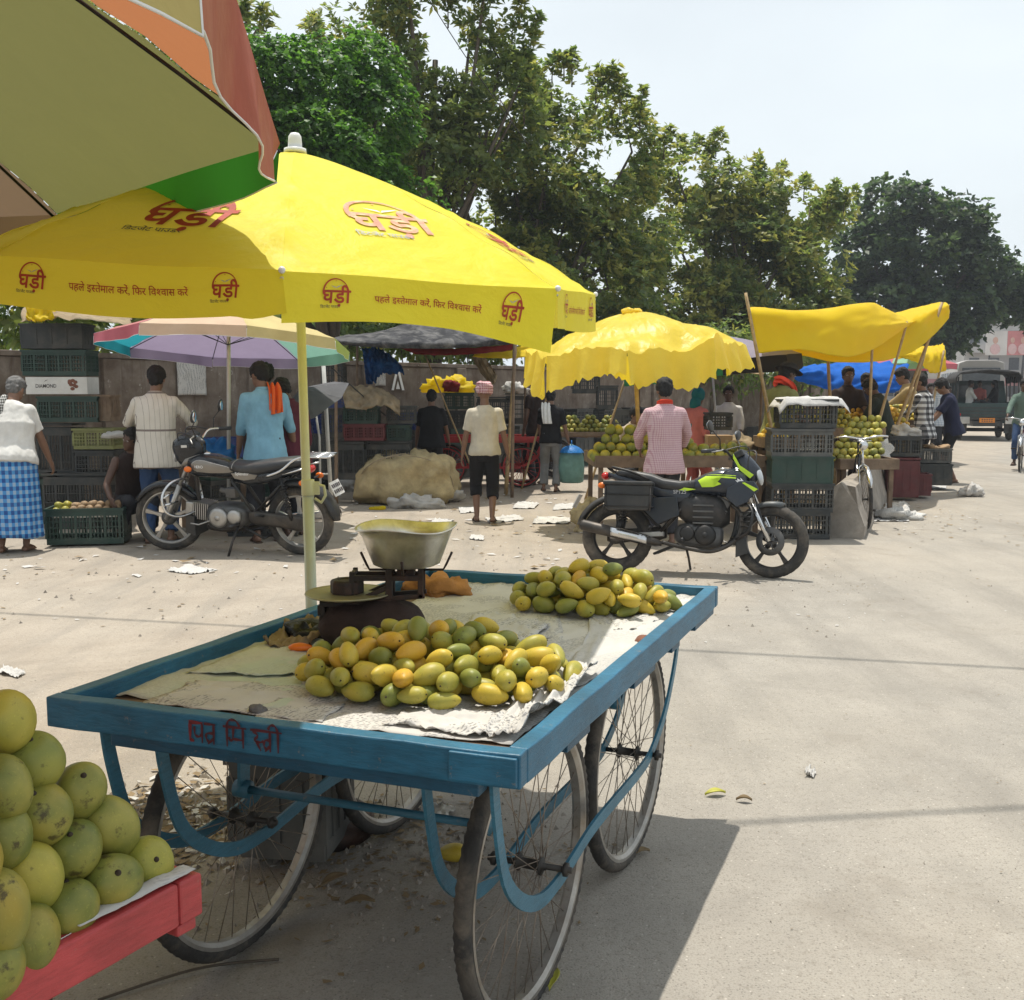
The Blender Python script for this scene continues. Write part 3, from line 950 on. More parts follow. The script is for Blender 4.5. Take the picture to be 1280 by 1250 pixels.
# ---------------------------------------------------------------- far end of the road: buildings, hoarding
def facade(name, c):
 return simple(name, c, 0.85, var=0.12, scale=0.5, dirt=sc3(c, 0.5), dirt_amt=0.4)
M['b_grey'] = facade('grey_facade', (0.40, 0.39, 0.38))
M['b_cream'] = facade('cream_facade', (0.48, 0.44, 0.38))
M['b_pink'] = facade('dull_pink_facade', (0.42, 0.33, 0.31))
M['b_glass'] = simple('dark_window', (0.06, 0.07, 0.08), 0.2, var=0.3)
M['b_sign'] = simple('shop_sign', (0.30, 0.12, 0.12), 0.6, var=0.3, scale=1.0)
def building(label, base, rz, w, d, floors, m, roof_h=0.8, fh=3.1, cols=5):
 t = thing('building', label, 'building', base, rz)
 h = floors * fh
 mb = MB()
 mb.box((0, d / 2, h / 2), (w, d, h))
 mb.build('walls', m, t)
 mb = MB()
 for s in (-1, 1):
  mb.box((s * (w / 2 - .06), d / 2, h + roof_h / 2), (.16, d + .1, roof_h))
 mb.box((0, -.03, h + roof_h / 2), (w - .3, .16, roof_h))
 mb.build('parapet', m, t)
 for f in range(1, floors):
  mb = MB()
  mb.box((0, -.45, f * fh), (w * .98, .9, .16))
  mb.box((0, -.86, f * fh + .5), (w * .98, .07, .84))
  mb.build('balcony', m, t)
 for f in range(floors):
  for c in range(cols):
   mb = MB()
   x = (c + .5) / cols * w - w / 2
   mb.box((x, -.02, f * fh + 1.75), (w / cols * .5, .1, 1.4))
   wn_ = mb.build('window', M['b_glass'], t)
   mb = MB()
   mb.box((x, -.06, f * fh + .98), (w / cols * .6, .2, .1))
   mb.build('sill', m, wn_)
 mb = MB()
 mb.box((0, -.95, fh - .35), (w * .9, .12, .9))
 mb.build('shop_sign', M['b_sign'], t)
 return t
def far(px, Y):
 return V((px - 640) / FPX * Y * 1.0, Y, 0)
building('grey three-storey building with balconies at the far end of the road', far(1262, 120), radians(-8), 11, 10, 3, M['b_grey'])
building('cream building half hidden by the spreading tree far off', far(1175, 128), radians(-8), 9, 10, 3, M['b_cream'])
building('dull pink two-storey building beyond the right edge of the road', far(1385, 105), radians(-20), 12, 10, 2, M['b_pink'])
building('grey low block between the far tree and the bus', far(1090, 135), radians(-5), 12, 10, 2, M['b_grey'])
M['poster_a'] = simple('faded_poster', (0.52, 0.49, 0.47), 0.6, var=0.15, scale=.6)
M['poster_b'] = simple('pink_poster', (0.46, 0.16, 0.16), 0.6, var=0.2, scale=.6)
M['poster_skin'] = simple('poster_skin', (0.50, 0.30, 0.24), 0.6, var=0.1)
M['poster_cloth'] = simple('poster_cloth', (0.55, 0.36, 0.36), 0.6, var=0.1)
hb = far(1253, 95)
hd = thing('billboard', 'advertising hoarding with two faded portrait posters, one pink, far down the road', 'billboard', hb, radians(-6))
mb = MB()
for x in (-1.5, 1.5):
 mb.rod(V(x, .12, 0), V(x, .12, 7.0), .09, 8)
 mb.rod(V(x, .8, 0), V(x, .15, 5.5), .05, 6)
mb.build('posts', M['dark_metal'], hd)
for x0, m_, lab in ((-.98, M['poster_a'], 'faded white poster'), (.92, M['poster_b'], 'pink poster with two faces')):
 mb = MB()
 mb.box((x0, 0, 6.05), (1.86, .08, 2.2))
 pn = mb.build('panel', m_, hd)
 pn['label'] = lab
 figs = ((x0 - .1, .42),) if m_ is M['poster_a'] else ((x0 - .5, .36), (x0 + .45, .42))
 mb = MB()
 for fx, r in figs:
  mb.ell((fx, -.045, 6.3), (r * .55, .012, r * .75), nu=12, nv=8, mat=0)
  mb.ell((fx, -.043, 5.5), (r * 1.1, .012, .5), nu=12, nv=8, mat=1)
 mb.build('portrait', [M['poster_skin'], M['poster_cloth']], pn)
# overhead cables
M['cable'] = simple('black_cable', (0.015, 0.015, 0.015), 0.6, var=0.1)
def cable(label, a, b, sag, r=0.012):
 a, b = Vector(a), Vector(b)
 mb = MB()
 pts = []
 for i in range(33):
  u = i / 32
  q = a.lerp(b, u)
  q.z -= 4 * sag * u * (1 - u)
  pts.append(q)
 mb.tube(pts, r, 6)
 tag(mb.build('overhead_cable', M['cable']), label, 'cable', 'overhead cables')
zc = 6.2
shx, shy = -SUN_DIR.x / SUN_DIR.z, -SUN_DIR.y / SUN_DIR.z
def over(px, py, z):
 q = G(px, py)
 return V(q.x - shx * z, q.y - shy * z, z)
qa, qb = over(32, 768, zc), over(1280, 836, zc)
dd = (qb - qa)
cable('upper overhead cable whose shadow crosses the road behind the blue cart', qa - dd * 1.5, qb + dd * 1.5, 0.0, .016)
qa, qb = over(930, 1037, zc), over(1280, 1018, zc)
dd = (qb - qa)
cable('overhead cable whose thin shadow curves over the road right of the cart', qa - dd * 7, qb + dd * 9, 0.25, .014)
cable('thin cable slanting across the tall tree against the sky', P(500, -60, 16), P(660, 180, 20), .1, .008)
# ---------------------------------------------------------------- lettering
_GL = {}
def glyph(body, bold=0.0, clip=1.0):
 """outline of a written word as (verts, faces, advance); clip keeps the left share of it (a half letter)"""
 key = (body, bold, clip)
 if key in _GL:
  return _GL[key]
 c = bpy.data.curves.new("lettering", 'FONT')
 c.body = body
 c.resolution_u = 4
 c.offset = bold
 o = bpy.data.objects.new("lettering", c)
 COL.objects.link(o)
 dg = bpy.context.evaluated_depsgraph_get()
 dg.update()
 me = bpy.data.meshes.new_from_object(o.evaluated_get(dg))
 bpy.data.objects.remove(o)
 bpy.data.curves.remove(c)
 bm = bmesh.new()
 bm.from_mesh(me)
 bpy.data.meshes.remove(me)
 x1 = max(v.co.x for v in bm.verts)
 if clip < 1:
  bmesh.ops.bisect_plane(bm, geom=bm.verts[:] + bm.edges[:] + bm.faces[:], plane_co=(x1 * clip, 0, 0), plane_no=(1, 0, 0), clear_outer=True)
  x1 *= clip
 bm.verts.index_update()
 res = ([v.co.copy() for v in bm.verts], [[v.index for v in f.verts] for f in bm.faces], x1)
 bm.free()
 _GL[key] = res
 return res
def write(pieces, bold=0.0):
 """lay out pieces (text or (text, clip)) on one line; returns verts, faces, width"""
 vs, fs, x = [], [], 0.0
 for p in pieces:
  if p == ' ':
   x += 0.28
   continue
  b, k = p if isinstance(p, tuple) else (p, 1.0)
  v, f, w = glyph(b, bold, k)
  o = len(vs)
  vs += [q + Vector((x, 0, 0)) for q in v]
  fs += [[i + o for i in q] for q in f]
  x += w
 return vs, fs, x
SLOGAN = ['पहले', ' ', 'इ', ('स', .66), 'तेमाल', ' ', 'करें,', ' ', 'िफर', ' ', 'िव', ('श', .72), 'वास', ' ', 'करें']
LOGO = ['घ', 'ड\u093c', 'ी']
SUBLINE = ['िडटजेंट', ' ', 'पाउडर']
def cut_grid(vs, fs, step):
 bm = bmesh.new()
 bv = [bm.verts.new(v) for v in vs]
 for f in fs:
  try:
   bm.faces.new([bv[i] for i in f])
  except ValueError:
   pass
 xs = [v.x for v in vs]
 ys = [v.y for v in vs]
 for lo, hi, ax in ((min(xs), max(xs), 0), (min(ys), max(ys), 1)):
  k = lo + step
  while k < hi:
   n = Vector((1, 0, 0)) if ax == 0 else Vector((0, 1, 0))
   bmesh.ops.bisect_plane(bm, geom=bm.verts[:] + bm.edges[:] + bm.faces[:], plane_co=n * k, plane_no=n)
   k += step
 bm.verts.index_update()
 r = ([v.co.copy() for v in bm.verts], [[v.index for v in f.verts] for f in bm.faces])
 bm.free()
 return r
def clock_logo(sub=True):
 """round clock face over the word, drawn in a unit about 1.7 wide: list of (verts, faces, ink slot)"""
 out = []
 v, f, w = write(LOGO, 0.022)
 k = 1.7 / w
 out.append(([Vector((q.x * k - .85 + (q.y * .10), q.y * k * 1.05, 0)) for q in v], f, 0))
 vs, fs = [], []
 R, n = 0.80, 40
 for i in range(n + 1):
  a = radians(-8 + 196 * i / n)
  wd = 0.022 + 0.035 * (i / n)
  for r in (R - wd, R + wd):
   vs.append(Vector((r * cos(a) * 0.95, .62 + r * sin(a) * 1.0, 0)))
 fs = [[2 * i, 2 * i + 1, 2 * i + 3, 2 * i + 2] for i in range(n)]
 out.append((vs, fs, 0))
 for (x0, y0, x1, y1, x2, y2) in ((0.0, .86, -.34, 1.02, -.05, .95), (0.0, .86, .46, 1.10, .06, .97)):
  out.append(([Vector((x0, y0, 0)), Vector((x2, y2, 0)), Vector((x1, y1, 0))], [[0, 2, 1]], 1))
 for (x, y) in ((0, 1.30), (-.58, .9), (.58, .9)):
  out.append(([Vector((x - .035, y, 0)), Vector((x, y - .03, 0)), Vector((x + .035, y, 0)), Vector((x, y + .03, 0))], [[0, 1, 2, 3]], 0))
 if sub:
  v, f, w = write(SUBLINE, 0.012)
  k = 1.15 / w
  out.append(([Vector((q.x * k - .95, q.y * k - .30, 0)) for q in v], f, 2))
 return out
def stamp(mbuilder, vs, fs, place, step=None, mat=0):
 if step:
  vs, fs = cut_grid(vs, fs, step)
 mbuilder.add([place(v.x, v.y) for v in vs], fs, mat)
# ---------------------------------------------------------------- umbrellas
class Umbrella:
 def __init__(s, apex, foot, R, drop, nrib=8, ang0=0.0, bow=1.5, sag=0.03, val=0.14, tilt=None, flare=0.0, ripple=0.0, seed=0, pull=0.0):
  s.apex, s.foot, s.R, s.drop, s.n, s.ang0, s.bow, s.sag, s.val = Vector(apex), Vector(foot), R, drop, nrib, ang0, bow, sag, val
  ax = (s.apex - s.foot).normalized() if tilt is None else Vector(tilt).normalized()
  s.Q = Vector((0, 0, 1)).rotation_difference(ax).to_matrix()
  s.flare, s.ripple, s.seed = flare, ripple, seed
 def rib(s, k, v):
  a = s.ang0 + 2 * pi * k / s.n
  q = Vector((cos(a) * s.R * v, sin(a) * s.R * v, -s.drop * (0.25 * v + 0.75 * v ** (s.bow + .6))))
  return q
 def raw(s, k, u, v):
  p = s.rib(k, v).lerp(s.rib(k + 1, v), u)
  m = sin(pi * u)
  p.z += s.sag * m * v * (1.3 - v) * 2.0
  p.z += 0.006 * v * noise.noise(Vector((k * 3.1 + u * 2.2 + s.seed, v * 3.0, 1.7)))
  # tight creases running in from the corners
  e = min(u, 1 - u)
  p.z += 0.007 * v * sin(24 * (1 - v) / (e + .12)) * math.exp(-6 * e) * (v > .4)
  return p
 def panel(s, k, u, v, off=0.0):
  p = s.raw(k, u, v)
  if off:
   d = 0.01
   a = s.raw(k, u + d, v) - s.raw(k, u - d, v)
   b = s.raw(k, u, v + d) - s.raw(k, u, max(0, v - d))
   n = a.cross(b).normalized()
   if n.z < 0:
    n = -n
   p = p + n * off
  return s.Q @ p + s.apex - s.foot
 def valance(s, k, u, w, off=0.0):
  p = s.raw(k, u, 1.0)
  a0 = s.ang0 + 2 * pi * (k + .5) / s.n
  out = Vector((cos(a0), sin(a0), 0))
  wav = s.ripple * sin(u * 17 + k * 2.3 + s.seed) * w + .012 * w * sin(u * 6.3 + k * 1.9)
  p = p + out * (s.flare * w + wav + off) + Vector((0, 0, -s.val * w * (1 + .08 * sin(u * 5 + k * 1.3 + s.seed))))
  p.z -= s.sag * 0.0
  return s.Q @ p + s.apex - s.foot
 def build(s, root, mats, panel_mat, val_mat, rib_m, pole_m, nu=14, nv=18, ribs=True, pole_r=0.017, piping=None, struts=True, val_range=None):
  mb = MB()
  for k in range(s.n):
   mb.sheet(lambda u, v: s.panel(k, u, 0.015 + 0.985 * v), nu, nv, panel_mat(k))
  can = mb.build('canopy', mats, root)
  if s.val:
   mb = MB()
   for k in range(s.n):
    mb.sheet(lambda u, v: s.valance(k, u, v), nu + 6, 5, val_mat(k))
   s.val_o = mb.build('valance', mats, root)
   if piping:
    mb = MB()
    for k in range(s.n):
     mb.tube([s.valance(k, i / 20, 1.0) for i in range(21)] + [s.valance(k, 1, j / 4) for j in (3, 2, 1)], 0.0022, 5)
    mb.build('piping', piping, root)
  s.can_o = can
  if ribs:
   for k in range(s.n):
    mb = MB()
    mb.tube([s.Q @ (s.rib(k, .03 + .97 * i / 10) - Vector((0, 0, .020))) + s.apex - s.foot for i in range(11)], .005, 5)
    if struts:
     a = s.Q @ (s.rib(k, .5) - Vector((0, 0, .015))) + s.apex - s.foot
     b = s.Q @ Vector((0, 0, -s.drop * 1.05)) + s.apex - s.foot
     mb.rod(a, b, .004, 5)
    rb = mb.build('rib', rib_m, root)
  mb = MB()
  h = s.Q @ Vector((0, 0, 1))
  mb.tube([V(0, 0, 0), s.apex - s.foot], pole_r, 12)
  mb.build('pole', pole_m, root)
M['umb_rib'] = simple('umbrella_rib', (0.02, 0.02, 0.02), 0.4, 0.4, var=0.1)
M['finial'] = simple('white_finial', (0.72, 0.72, 0.70), 0.35, var=0.05)
# --- yellow umbrella over the blue cart
UA = P(369, 190, 3.5)
UF = P(388, 760, 3.5)
dirp = (UA - UF)
UF = UA + dirp * (-(UA.z) / dirp.z)
RF = radians(-79.5)
yu = thing('market_umbrella', 'big yellow umbrella printed with red clock logos, shading the blue mango cart', 'umbrella', UF)
Y8 = Umbrella(UA, UF, 1.06, 0.405, 8, RF, bow=0.9, sag=-0.004, val=0.122, tilt=(.055, -.085, 1), ripple=0.006, seed=3)
_yv = Y8.valance
def drooping(k, u, w, off=0.0):
 p = _yv(k, u, w, off)
 if k == 0:
  p.z -= .055 * w * max(0, u - .55) ** 1.5 * 3
  p += V(-.02, -.02, 0) * (w * max(0, u - .7) * 2 * (1 + .5 * sin(u * 40)))
 if k == 7:
  p += V(.02, -.01, .012) * (w * max(0, u - .8) * 4 * sin(u * 33))
 return p
Y8.valance = drooping
Y8.build(yu, [M['umb_yellow']], lambda k: 0, lambda k: 0, M['pole_white'], M['pole_cream'], nu=30, nv=36, pole_r=0.0155)
hp = dirp.normalized()
mb = MB()
zc_ = P(385, 612, 3.5)
mb.tube([V(0, 0, 0.0), (zc_ - UF)], 0.0195, 14)
mb.build('lower_pole', M['pole_grey'], yu)
mb = MB()
c_ = zc_ - UF
mb.tube([c_ - hp * .02, c_ + hp * .035], 0.0225, 14)
mb.box(c_ + V(.03, 0, .005), (.02, .012, .045))
mb.tube([c_ + V(.022, 0, .02), c_ + V(.055, 0, .012), c_ + V(.06, 0, -.02), c_ + V(.045, 0, -.045), c_ + V(.022, 0, -.03)], .006, 6)
mb.build('clamp', M['pole_cream'], yu, bevel=.002)
mb = MB()
t_ = UA - UF
mb.lathe([(0.0, .062), (.014, .060), (.021, .050), (.023, .03), (.023, .012), (.036, .010), (.038, -.004), (0.0, -.006)], 20, M=Matrix.Translation(t_))
mb.build('finial', M['finial'], yu)
mb = MB()
mb.lathe([(0, 0), (.2, 0), (.2, .05), (.17, .07), (.05, .08), (.04, .16), (0, .16)], 24)
mb.build('base', M['iron'], yu)
for k in range(8):
 mb = MB()
 mb.ell(Y8.Q @ Y8.rib(k, 1.0) + UA - UF, (.009, .009, .009), nu=8, nv=6)
 mb.build('rib_tip', M['finial'], yu)
def panel_text(U, k, parts, uc, vc, sc, inks, name='printed_logo', rot=0.0, skew=0.0, flip=False, parent=None, slant=0.0):
 """print onto panel k: uc, vc centre in panel coordinates, sc metres per unit"""
 chord = 2 * U.R * sin(pi / U.n)
 slope = sqrt(U.R ** 2 + U.drop ** 2)
 mb = MB()
 def place(x, y):
  y2 = y + slant * x
  v = vc - y2 * sc / slope
  v = max(v, 0.05)
  u = uc + (x * sc) / (chord * v)
  return U.panel(k, u, v, 0.0035)
 for vs, fs, ink in parts:
  stamp(mb, vs, fs, place, 0.12, ink)
 return mb.build(name, inks, parent)
def valance_text(U, k, parts, uc, wc, sc, inks, name='printed_logo', parent=None, step=0.4):
 chord = 2 * U.R * sin(pi / U.n)
 mb = MB()
 def place(x, y):
  return U.valance(k, uc + x * sc / chord, wc - y * sc / U.val, 0.004)
 for vs, fs, ink in parts:
  stamp(mb, vs, fs, place, step, ink)
 return mb.build(name, inks, parent)
sl_v, sl_f, sl_w = write(SLOGAN, 0.010)
sl = [([Vector((q.x - sl_w / 2, q.y - .3, 0)) for q in sl_v], sl_f, 0)]
inks = [M['red_ink'], M['grey_ink'], M['dark_ink']]
worn = [M['pale_red_ink'], M['pale_ink'], M['grey_ink']]
wornb = [M['pale_ink']] * 3
big = clock_logo()
for k in range(8):
 vis = k in (0, 7)
 if k == 0:
  # a worn print: pale outline under the faded red letters
  panel_text(Y8, k, [(v, f, i) for v, f, i in big], .54, .75, .150, worn, 'printed_logo', parent=Y8.can_o)
 elif k in (7, 1, 3, 5):
  panel_text(Y8, k, big, .53, .80, .150, inks, 'printed_logo', parent=Y8.can_o)
 if k in (0, 6, 7, 1):
  valance_text(Y8, k, clock_logo(), .17, .60, .043, inks, 'valance_logo', parent=Y8.val_o)
  valance_text(Y8, k, clock_logo(), .82, .60, .043, inks, 'valance_logo', parent=Y8.val_o)
  valance_text(Y8, k, sl, .495, .50, .0245, inks, 'slogan', parent=Y8.val_o, step=0.6)
# --- green and orange umbrella overhead at the left
C1 = P(350, 180, 2.53)
GR = 2.22
gc = C1 - V(cos(radians(26.7)) * GR, sin(radians(26.7)) * GR, 0)
gfoot = V(gc.x, gc.y, 0)
gdrop = 0.95
gap_ = V(gc.x, gc.y, C1.z + gdrop)
def two_tone(name, c, tc, k):
 return cloth(name, c, k, var=0.10, scale=3, rough=0.7, tc=tc, bump=0.3, bscale=5, dirt=sc3(c, 0.45), dirt_amt=0.3)
gm = [two_tone('olive_green_panel', (0.16, 0.165, 0.06), (0.20, 0.20, 0.075), 0.38), two_tone('orange_panel', (0.42, 0.16, 0.075), (0.48, 0.19, 0.085), 0.45),
  two_tone('taupe_panel', (0.18, 0.125, 0.085), (0.22, 0.155, 0.10), 0.35), two_tone('green_valance', (0.025, 0.15, 0.02), (0.04, 0.22, 0.025), 0.4),
  cloth('faded_red_valance', (0.36, 0.105, 0.07), 0.22, var=0.18, scale=3, tc=(0.6, 0.17, 0.08), bump=0.5, bscale=6, dirt=(0.50, 0.26, 0.14), dirt_amt=0.8),
  two_tone('straw_valance', (0.56, 0.50, 0.20), (0.6, 0.5, 0.2), 0.4)]
gu = thing('market_umbrella', 'faded green and orange umbrella hanging over the top left corner, seen from below', 'umbrella', gfoot)
G8 = Umbrella(gap_, gfoot, GR, gdrop, 10, radians(26.7), bow=1.2, sag=0.0, val=0.19, ripple=0.012, seed=5)
_gv = G8.valance
def swept(k, u, w, off=0.0):
 p = _gv(k, u, w, off)
 if k == 9:
  p.z += .10 * w * u ** 3
  p += (G8.rib(9, 1) - G8.rib(10, 1)) * (.09 * w * u * u)
 if k == 0:
  p.z += .085 * w
 return p
G8.valance = swept
G8.build(gu, gm, lambda k: {0: 0, 9: 1, 1: 2}.get(k, (0, 1)[k % 2]), lambda k: {0: 3, 9: 4, 8: 5, 1: 2}.get(k, 5), M['umb_rib'], M['pole_grey'],
   nu=20, nv=22, pole_r=.02, piping=M['finial'], struts=True)
mb = MB()
mb.lathe([(0, 0), (.22, 0), (.22, .06), (.05, .09), (.04, .2), (0, .2)], 24)
mb.build('base', M['iron'], gu)
# ---------------------------------------------------------------- wheels and carts
def strap(mb, pts, w, t, side, mat=0):
 pts = [Vector(p) for p in pts]
 S = Vector(side).normalized()
 rings = []
 for i, p in enumerate(pts):
  T = (pts[min(i + 1, len(pts) - 1)] - pts[max(i - 1, 0)]).normalized()
  N = S.cross(T).normalized()
  rings.append([p + N * (a * w / 2) + S * (b * t / 2) for a, b in ((-1, -1), (1, -1), (1, 1), (-1, 1))])
 mb.loft(rings, mat, False)
 return mb
def smooth_path(pts, n=6):
 pts = [Vector(p) for p in pts]
 out = []
 for i in range(len(pts) - 1):
  p0, p1, p2, p3 = pts[max(i - 1, 0)], pts[i], pts[i + 1], pts[min(i + 2, len(pts) - 1)]
  for j in range(n):
   u = j / n
   out.append(0.5 * ((2 * p1) + (p2 - p0) * u + (2 * p0 - 5 * p1 + 4 * p2 - p3) * u * u + (3 * p1 - p0 - 3 * p2 + p3) * u ** 3))
 out.append(pts[-1])
 return out
def spoked_wheel(parent, c, R, axle, tyre_r=.021, mats=None, ns=36, phase=0.0, tread=True, spoke_r=.0014, hub_w=.09):
 """wheel on a horizontal axle direction; hub is the part, tyre, rim and spokes its sub-parts"""
 mt = mats or (M['tyre'], M['rim'], M['spoke'], M['chain'])
 X = Vector(axle).normalized()
 Z = V(0, 0, 1)
 Yv_ = Z.cross(X).normalized()
 R3 = Matrix((X, Yv_, Z)).transposed()
 c = Vector(c)
 mb = MB()
 Lh = hub_w
 mb.lathe([(0, -Lh / 2), (.008, -Lh / 2), (.008, -Lh * .4), (.022, -Lh * .38), (.022, -Lh * .3), (.013, -Lh * .26), (.013, Lh * .26), (.022, Lh * .3), (.022, Lh * .38), (.008, Lh * .4), (.008, Lh / 2), (0, Lh / 2)],
    14, M=Matrix.Translation(c) @ R3.to_4x4() @ Matrix.Rotation(pi / 2, 4, 'Y'))
 w = mb.build('wheel', mt[3], parent)
 mb = MB()
 nR, nr = (168 if tread else 48), 12
 rings = []
 Rc = R - tyre_r
 for i in range(nR):
  a = 2 * pi * i / nR + phase
  ring = []
  for j in range(nr):
   b = 2 * pi * j / nr
   r = tyre_r
   if tread and cos(b) > -0.1:
    r += (0.0016 if (i + (1 if sin(b) > 0.1 else 0)) % 2 else -0.0012)
   q = Vector((r * sin(b), (Rc + r * cos(b)) * cos(a), (Rc + r * cos(b)) * sin(a)))
   ring.append(c + R3 @ q)
  rings.append(ring)
 mb.loft(rings, 0, True, False, True)
 mb.build('tyre', mt[0], w)
 mb = MB()
 rings = []
 Rr = R - 2 * tyre_r + .004
 for i in range(64):
  a = 2 * pi * i / 64
  ring = []
  for (dx, dr) in ((-.019, .006), (-.019, -.004), (-.010, -.014), (.010, -.014), (.019, -.004), (.019, .006), (.012, .002), (-.012, .002)):
   ring.append(c + R3 @ Vector((dx, (Rr + dr) * cos(a), (Rr + dr) * sin(a))))
  rings.append(ring)
 mb.loft(rings, 0, False, False, True)
 mb.build('rim', mt[1], w)
 mb = MB()
 for i in range(ns):
  sgn = 1 if i % 2 else -1
  a = 2 * pi * i / ns + phase
  b = a + (0.9 if (i // 2) % 2 else -0.9)
  p = c + R3 @ Vector((sgn * Lh * .34, .020 * cos(b), .020 * sin(b)))
  q = c + R3 @ Vector((0, (Rr - .012) * cos(a), (Rr - .012) * sin(a)))
  mb.rod(p, q, spoke_r, 4)
 mb.build('spokes', mt[2], w)
 return w
WN_, LN_ = 1.18, 1.92
NR = G(650, 945, .84)
EX = V(0.942, -0.335, 0).normalized()
EY = V(0.388, 0.922, 0).normalized()
CC = NR + EY * (LN_ / 2) - EX * (WN_ / 2)
CC.z = 0
def q_(x, y, z):
 """cart-frame point (x across, y along, z up) relative to the cart's root"""
 return EX * x + EY * y + V(0, 0, z)
def build_cart(root, W, L, ztop, m_rail, m_under, m_strap, wx, wy, R, q, under=True, yaw=0.0, sw=.036, wheel_kw=None, rail_h=.072, deck_drop=.045, tread=True, straps=True, m_deck=None):
 hx, hy = W / 2, L / 2
 rw = .042
 zc = ztop - rail_h / 2
 up = (0, 0, 1)
 for (a, b, nm) in (((-hx, -hy + rw / 2), (hx, -hy + rw / 2), 'rail'), ((-hx, hy - rw / 2), (hx, hy - rw / 2), 'rail'),
      ((-hx + rw / 2, -hy + rw), (-hx + rw / 2, hy - rw), 'rail'), ((hx - rw / 2, -hy + rw), (hx - rw / 2, hy - rw), 'rail')):
  mb = MB()
  A, B = q(a[0], a[1], zc), q(b[0], b[1], zc)
  n = 14
  # hand-cut timber: very slightly uneven
  rings = []
  T = (B - A).normalized()
  S = T.cross(V(0, 0, 1)).normalized()
  for i in range(n + 1):
   p = A.lerp(B, i / n) + V(0, 0, .0011 * sin(i * 2.1 + a[0] * 5)) + S * (.001 * sin(i * 1.7))
   rings.append([p + S * (sx * rw / 2) + V(0, 0, sz * rail_h / 2) for sx, sz in ((-1, -1), (1, -1), (1, 1), (-1, 1))])
  mb.loft(rings, 0, False)
  mb.build(nm, m_rail, root, bevel=.004)
 mb = MB()
 nb = 6
 for i in range(nb):
  x0 = -hx + rw + (W - 2 * rw) * (i + .5) / nb
  mb.beam(q(x0, -hy + rw, ztop - deck_drop - .012), q(x0, hy - rw, ztop - deck_drop - .012), (W - 2 * rw) / nb - .004, .022)
 mb.build('deck', m_deck or M['old_wood'], root)
 for y in (-hy + .05, -.1, hy - .12) if under else ():
  mb = MB()
  mb.beam(q(-hx + .16, y, ztop - rail_h - .018), q(hx - .10, y, ztop - rail_h - .018), .05, .036)
  mb.build('crossbeam', m_under, root, bevel=.003)
 for x in (-hx + .10, hx - .06) if under else ():
  mb = MB()
  mb.beam(q(x, -hy + .09, ztop - rail_h - .013), q(x, hy - .2, ztop - rail_h - .013), .05, .026)
  mb.build('side_beam', m_under, root, bevel=.003)
 zt = ztop - rail_h - .01
 for sx in (-1, 1):
  for off in (-.078, .078):
   if straps:
    mb = MB()
    x = sx * wx + off
    y0, y1 = wy[0], wy[1]
    pr = [(y0 - .40, zt), (y0 - .385, zt - .10), (y0 - .34, R + .13), (y0 - .25, R + .035), (y0 - .13, R - .022), (y0, R - .03), (y0 + .10, R - .02), (y0 + .3, R), (y1 - .12, R - .005),
      (y1 + .02, R + .02), (y1 + .16, R + .09), (y1 + .27, R + .20), (y1 + .33, zt - .08), (y1 + .345, zt)]
    strap(mb, smooth_path([q(x, y, z) for y, z in pr], 4), sw, .008, q(1, 0, 0))
    mb.build('strap', m_strap, root)
 k = 0
 for sx in (-1, 1):
  for y in wy:
   mb = MB()
   mb.rod(q(sx * wx - .11, y, R), q(sx * wx + .11, y, R), .008, 8)
   for o in (-.095, .095):
    mb.rod(q(sx * wx + o - .006, y, R), q(sx * wx + o + .006, y, R), .017, 6)
   mb.build('axle', M['chain'], root)
   spoked_wheel(root, q(sx * wx, y, R), R, q(cos(yaw), sin(yaw), 0), phase=.3 * k, tread=tread, **(wheel_kw or {}))
   k += 1
 for y, z in ((wy[0] - .10, R + .13), (wy[1] + .1, R + .13)):
  mb = MB()
  mb.rod(q(-wx + .075, y, z), q(wx - .075, y, z), .011, 8)
  for sx in (-1, 1):
   mb.rod(q(sx * (wx - .10), y, z), q(sx * (wx - .06), y, z), .024, 10)
   mb.beam(q(sx * (wx - .082), y, z), q(sx * (wx - .082), y + .01, zt), .01, .04, up=q(0, 1, 0))
  mb.build('crossbar', m_strap, root)
bc = thing('hand_cart', 'blue wooden four-wheeled mango cart in the foreground with red brush lettering', 'cart', CC)
build_cart(bc, WN_, LN_, .84, M['cart_blue'], M['cart_blue_dark'], M['strap_blue'], .42, (-.475, .395), .378, q_, yaw=radians(-5.5))
# patch board on the near right corner and little spacers under the right rail
mb = MB()
mb.beam(q_(.44, -LN_ / 2 - .004, .805), q_(.586, -LN_ / 2 - .004, .805), .010, .060)
mb.build('corner_patch', M['cart_blue'], bc, bevel=.003)
for y, l in ((-.66, .16), (-.12, .22), (.30, .10), (.62, .30)):
 mb = MB()
 mb.beam(q_(WN_ / 2 - .025, y, .756), q_(WN_ / 2 - .025, y + l, .756), .035, .022)
 mb.build('packing_strip', M['cart_blue_dark'], bc, bevel=.002)
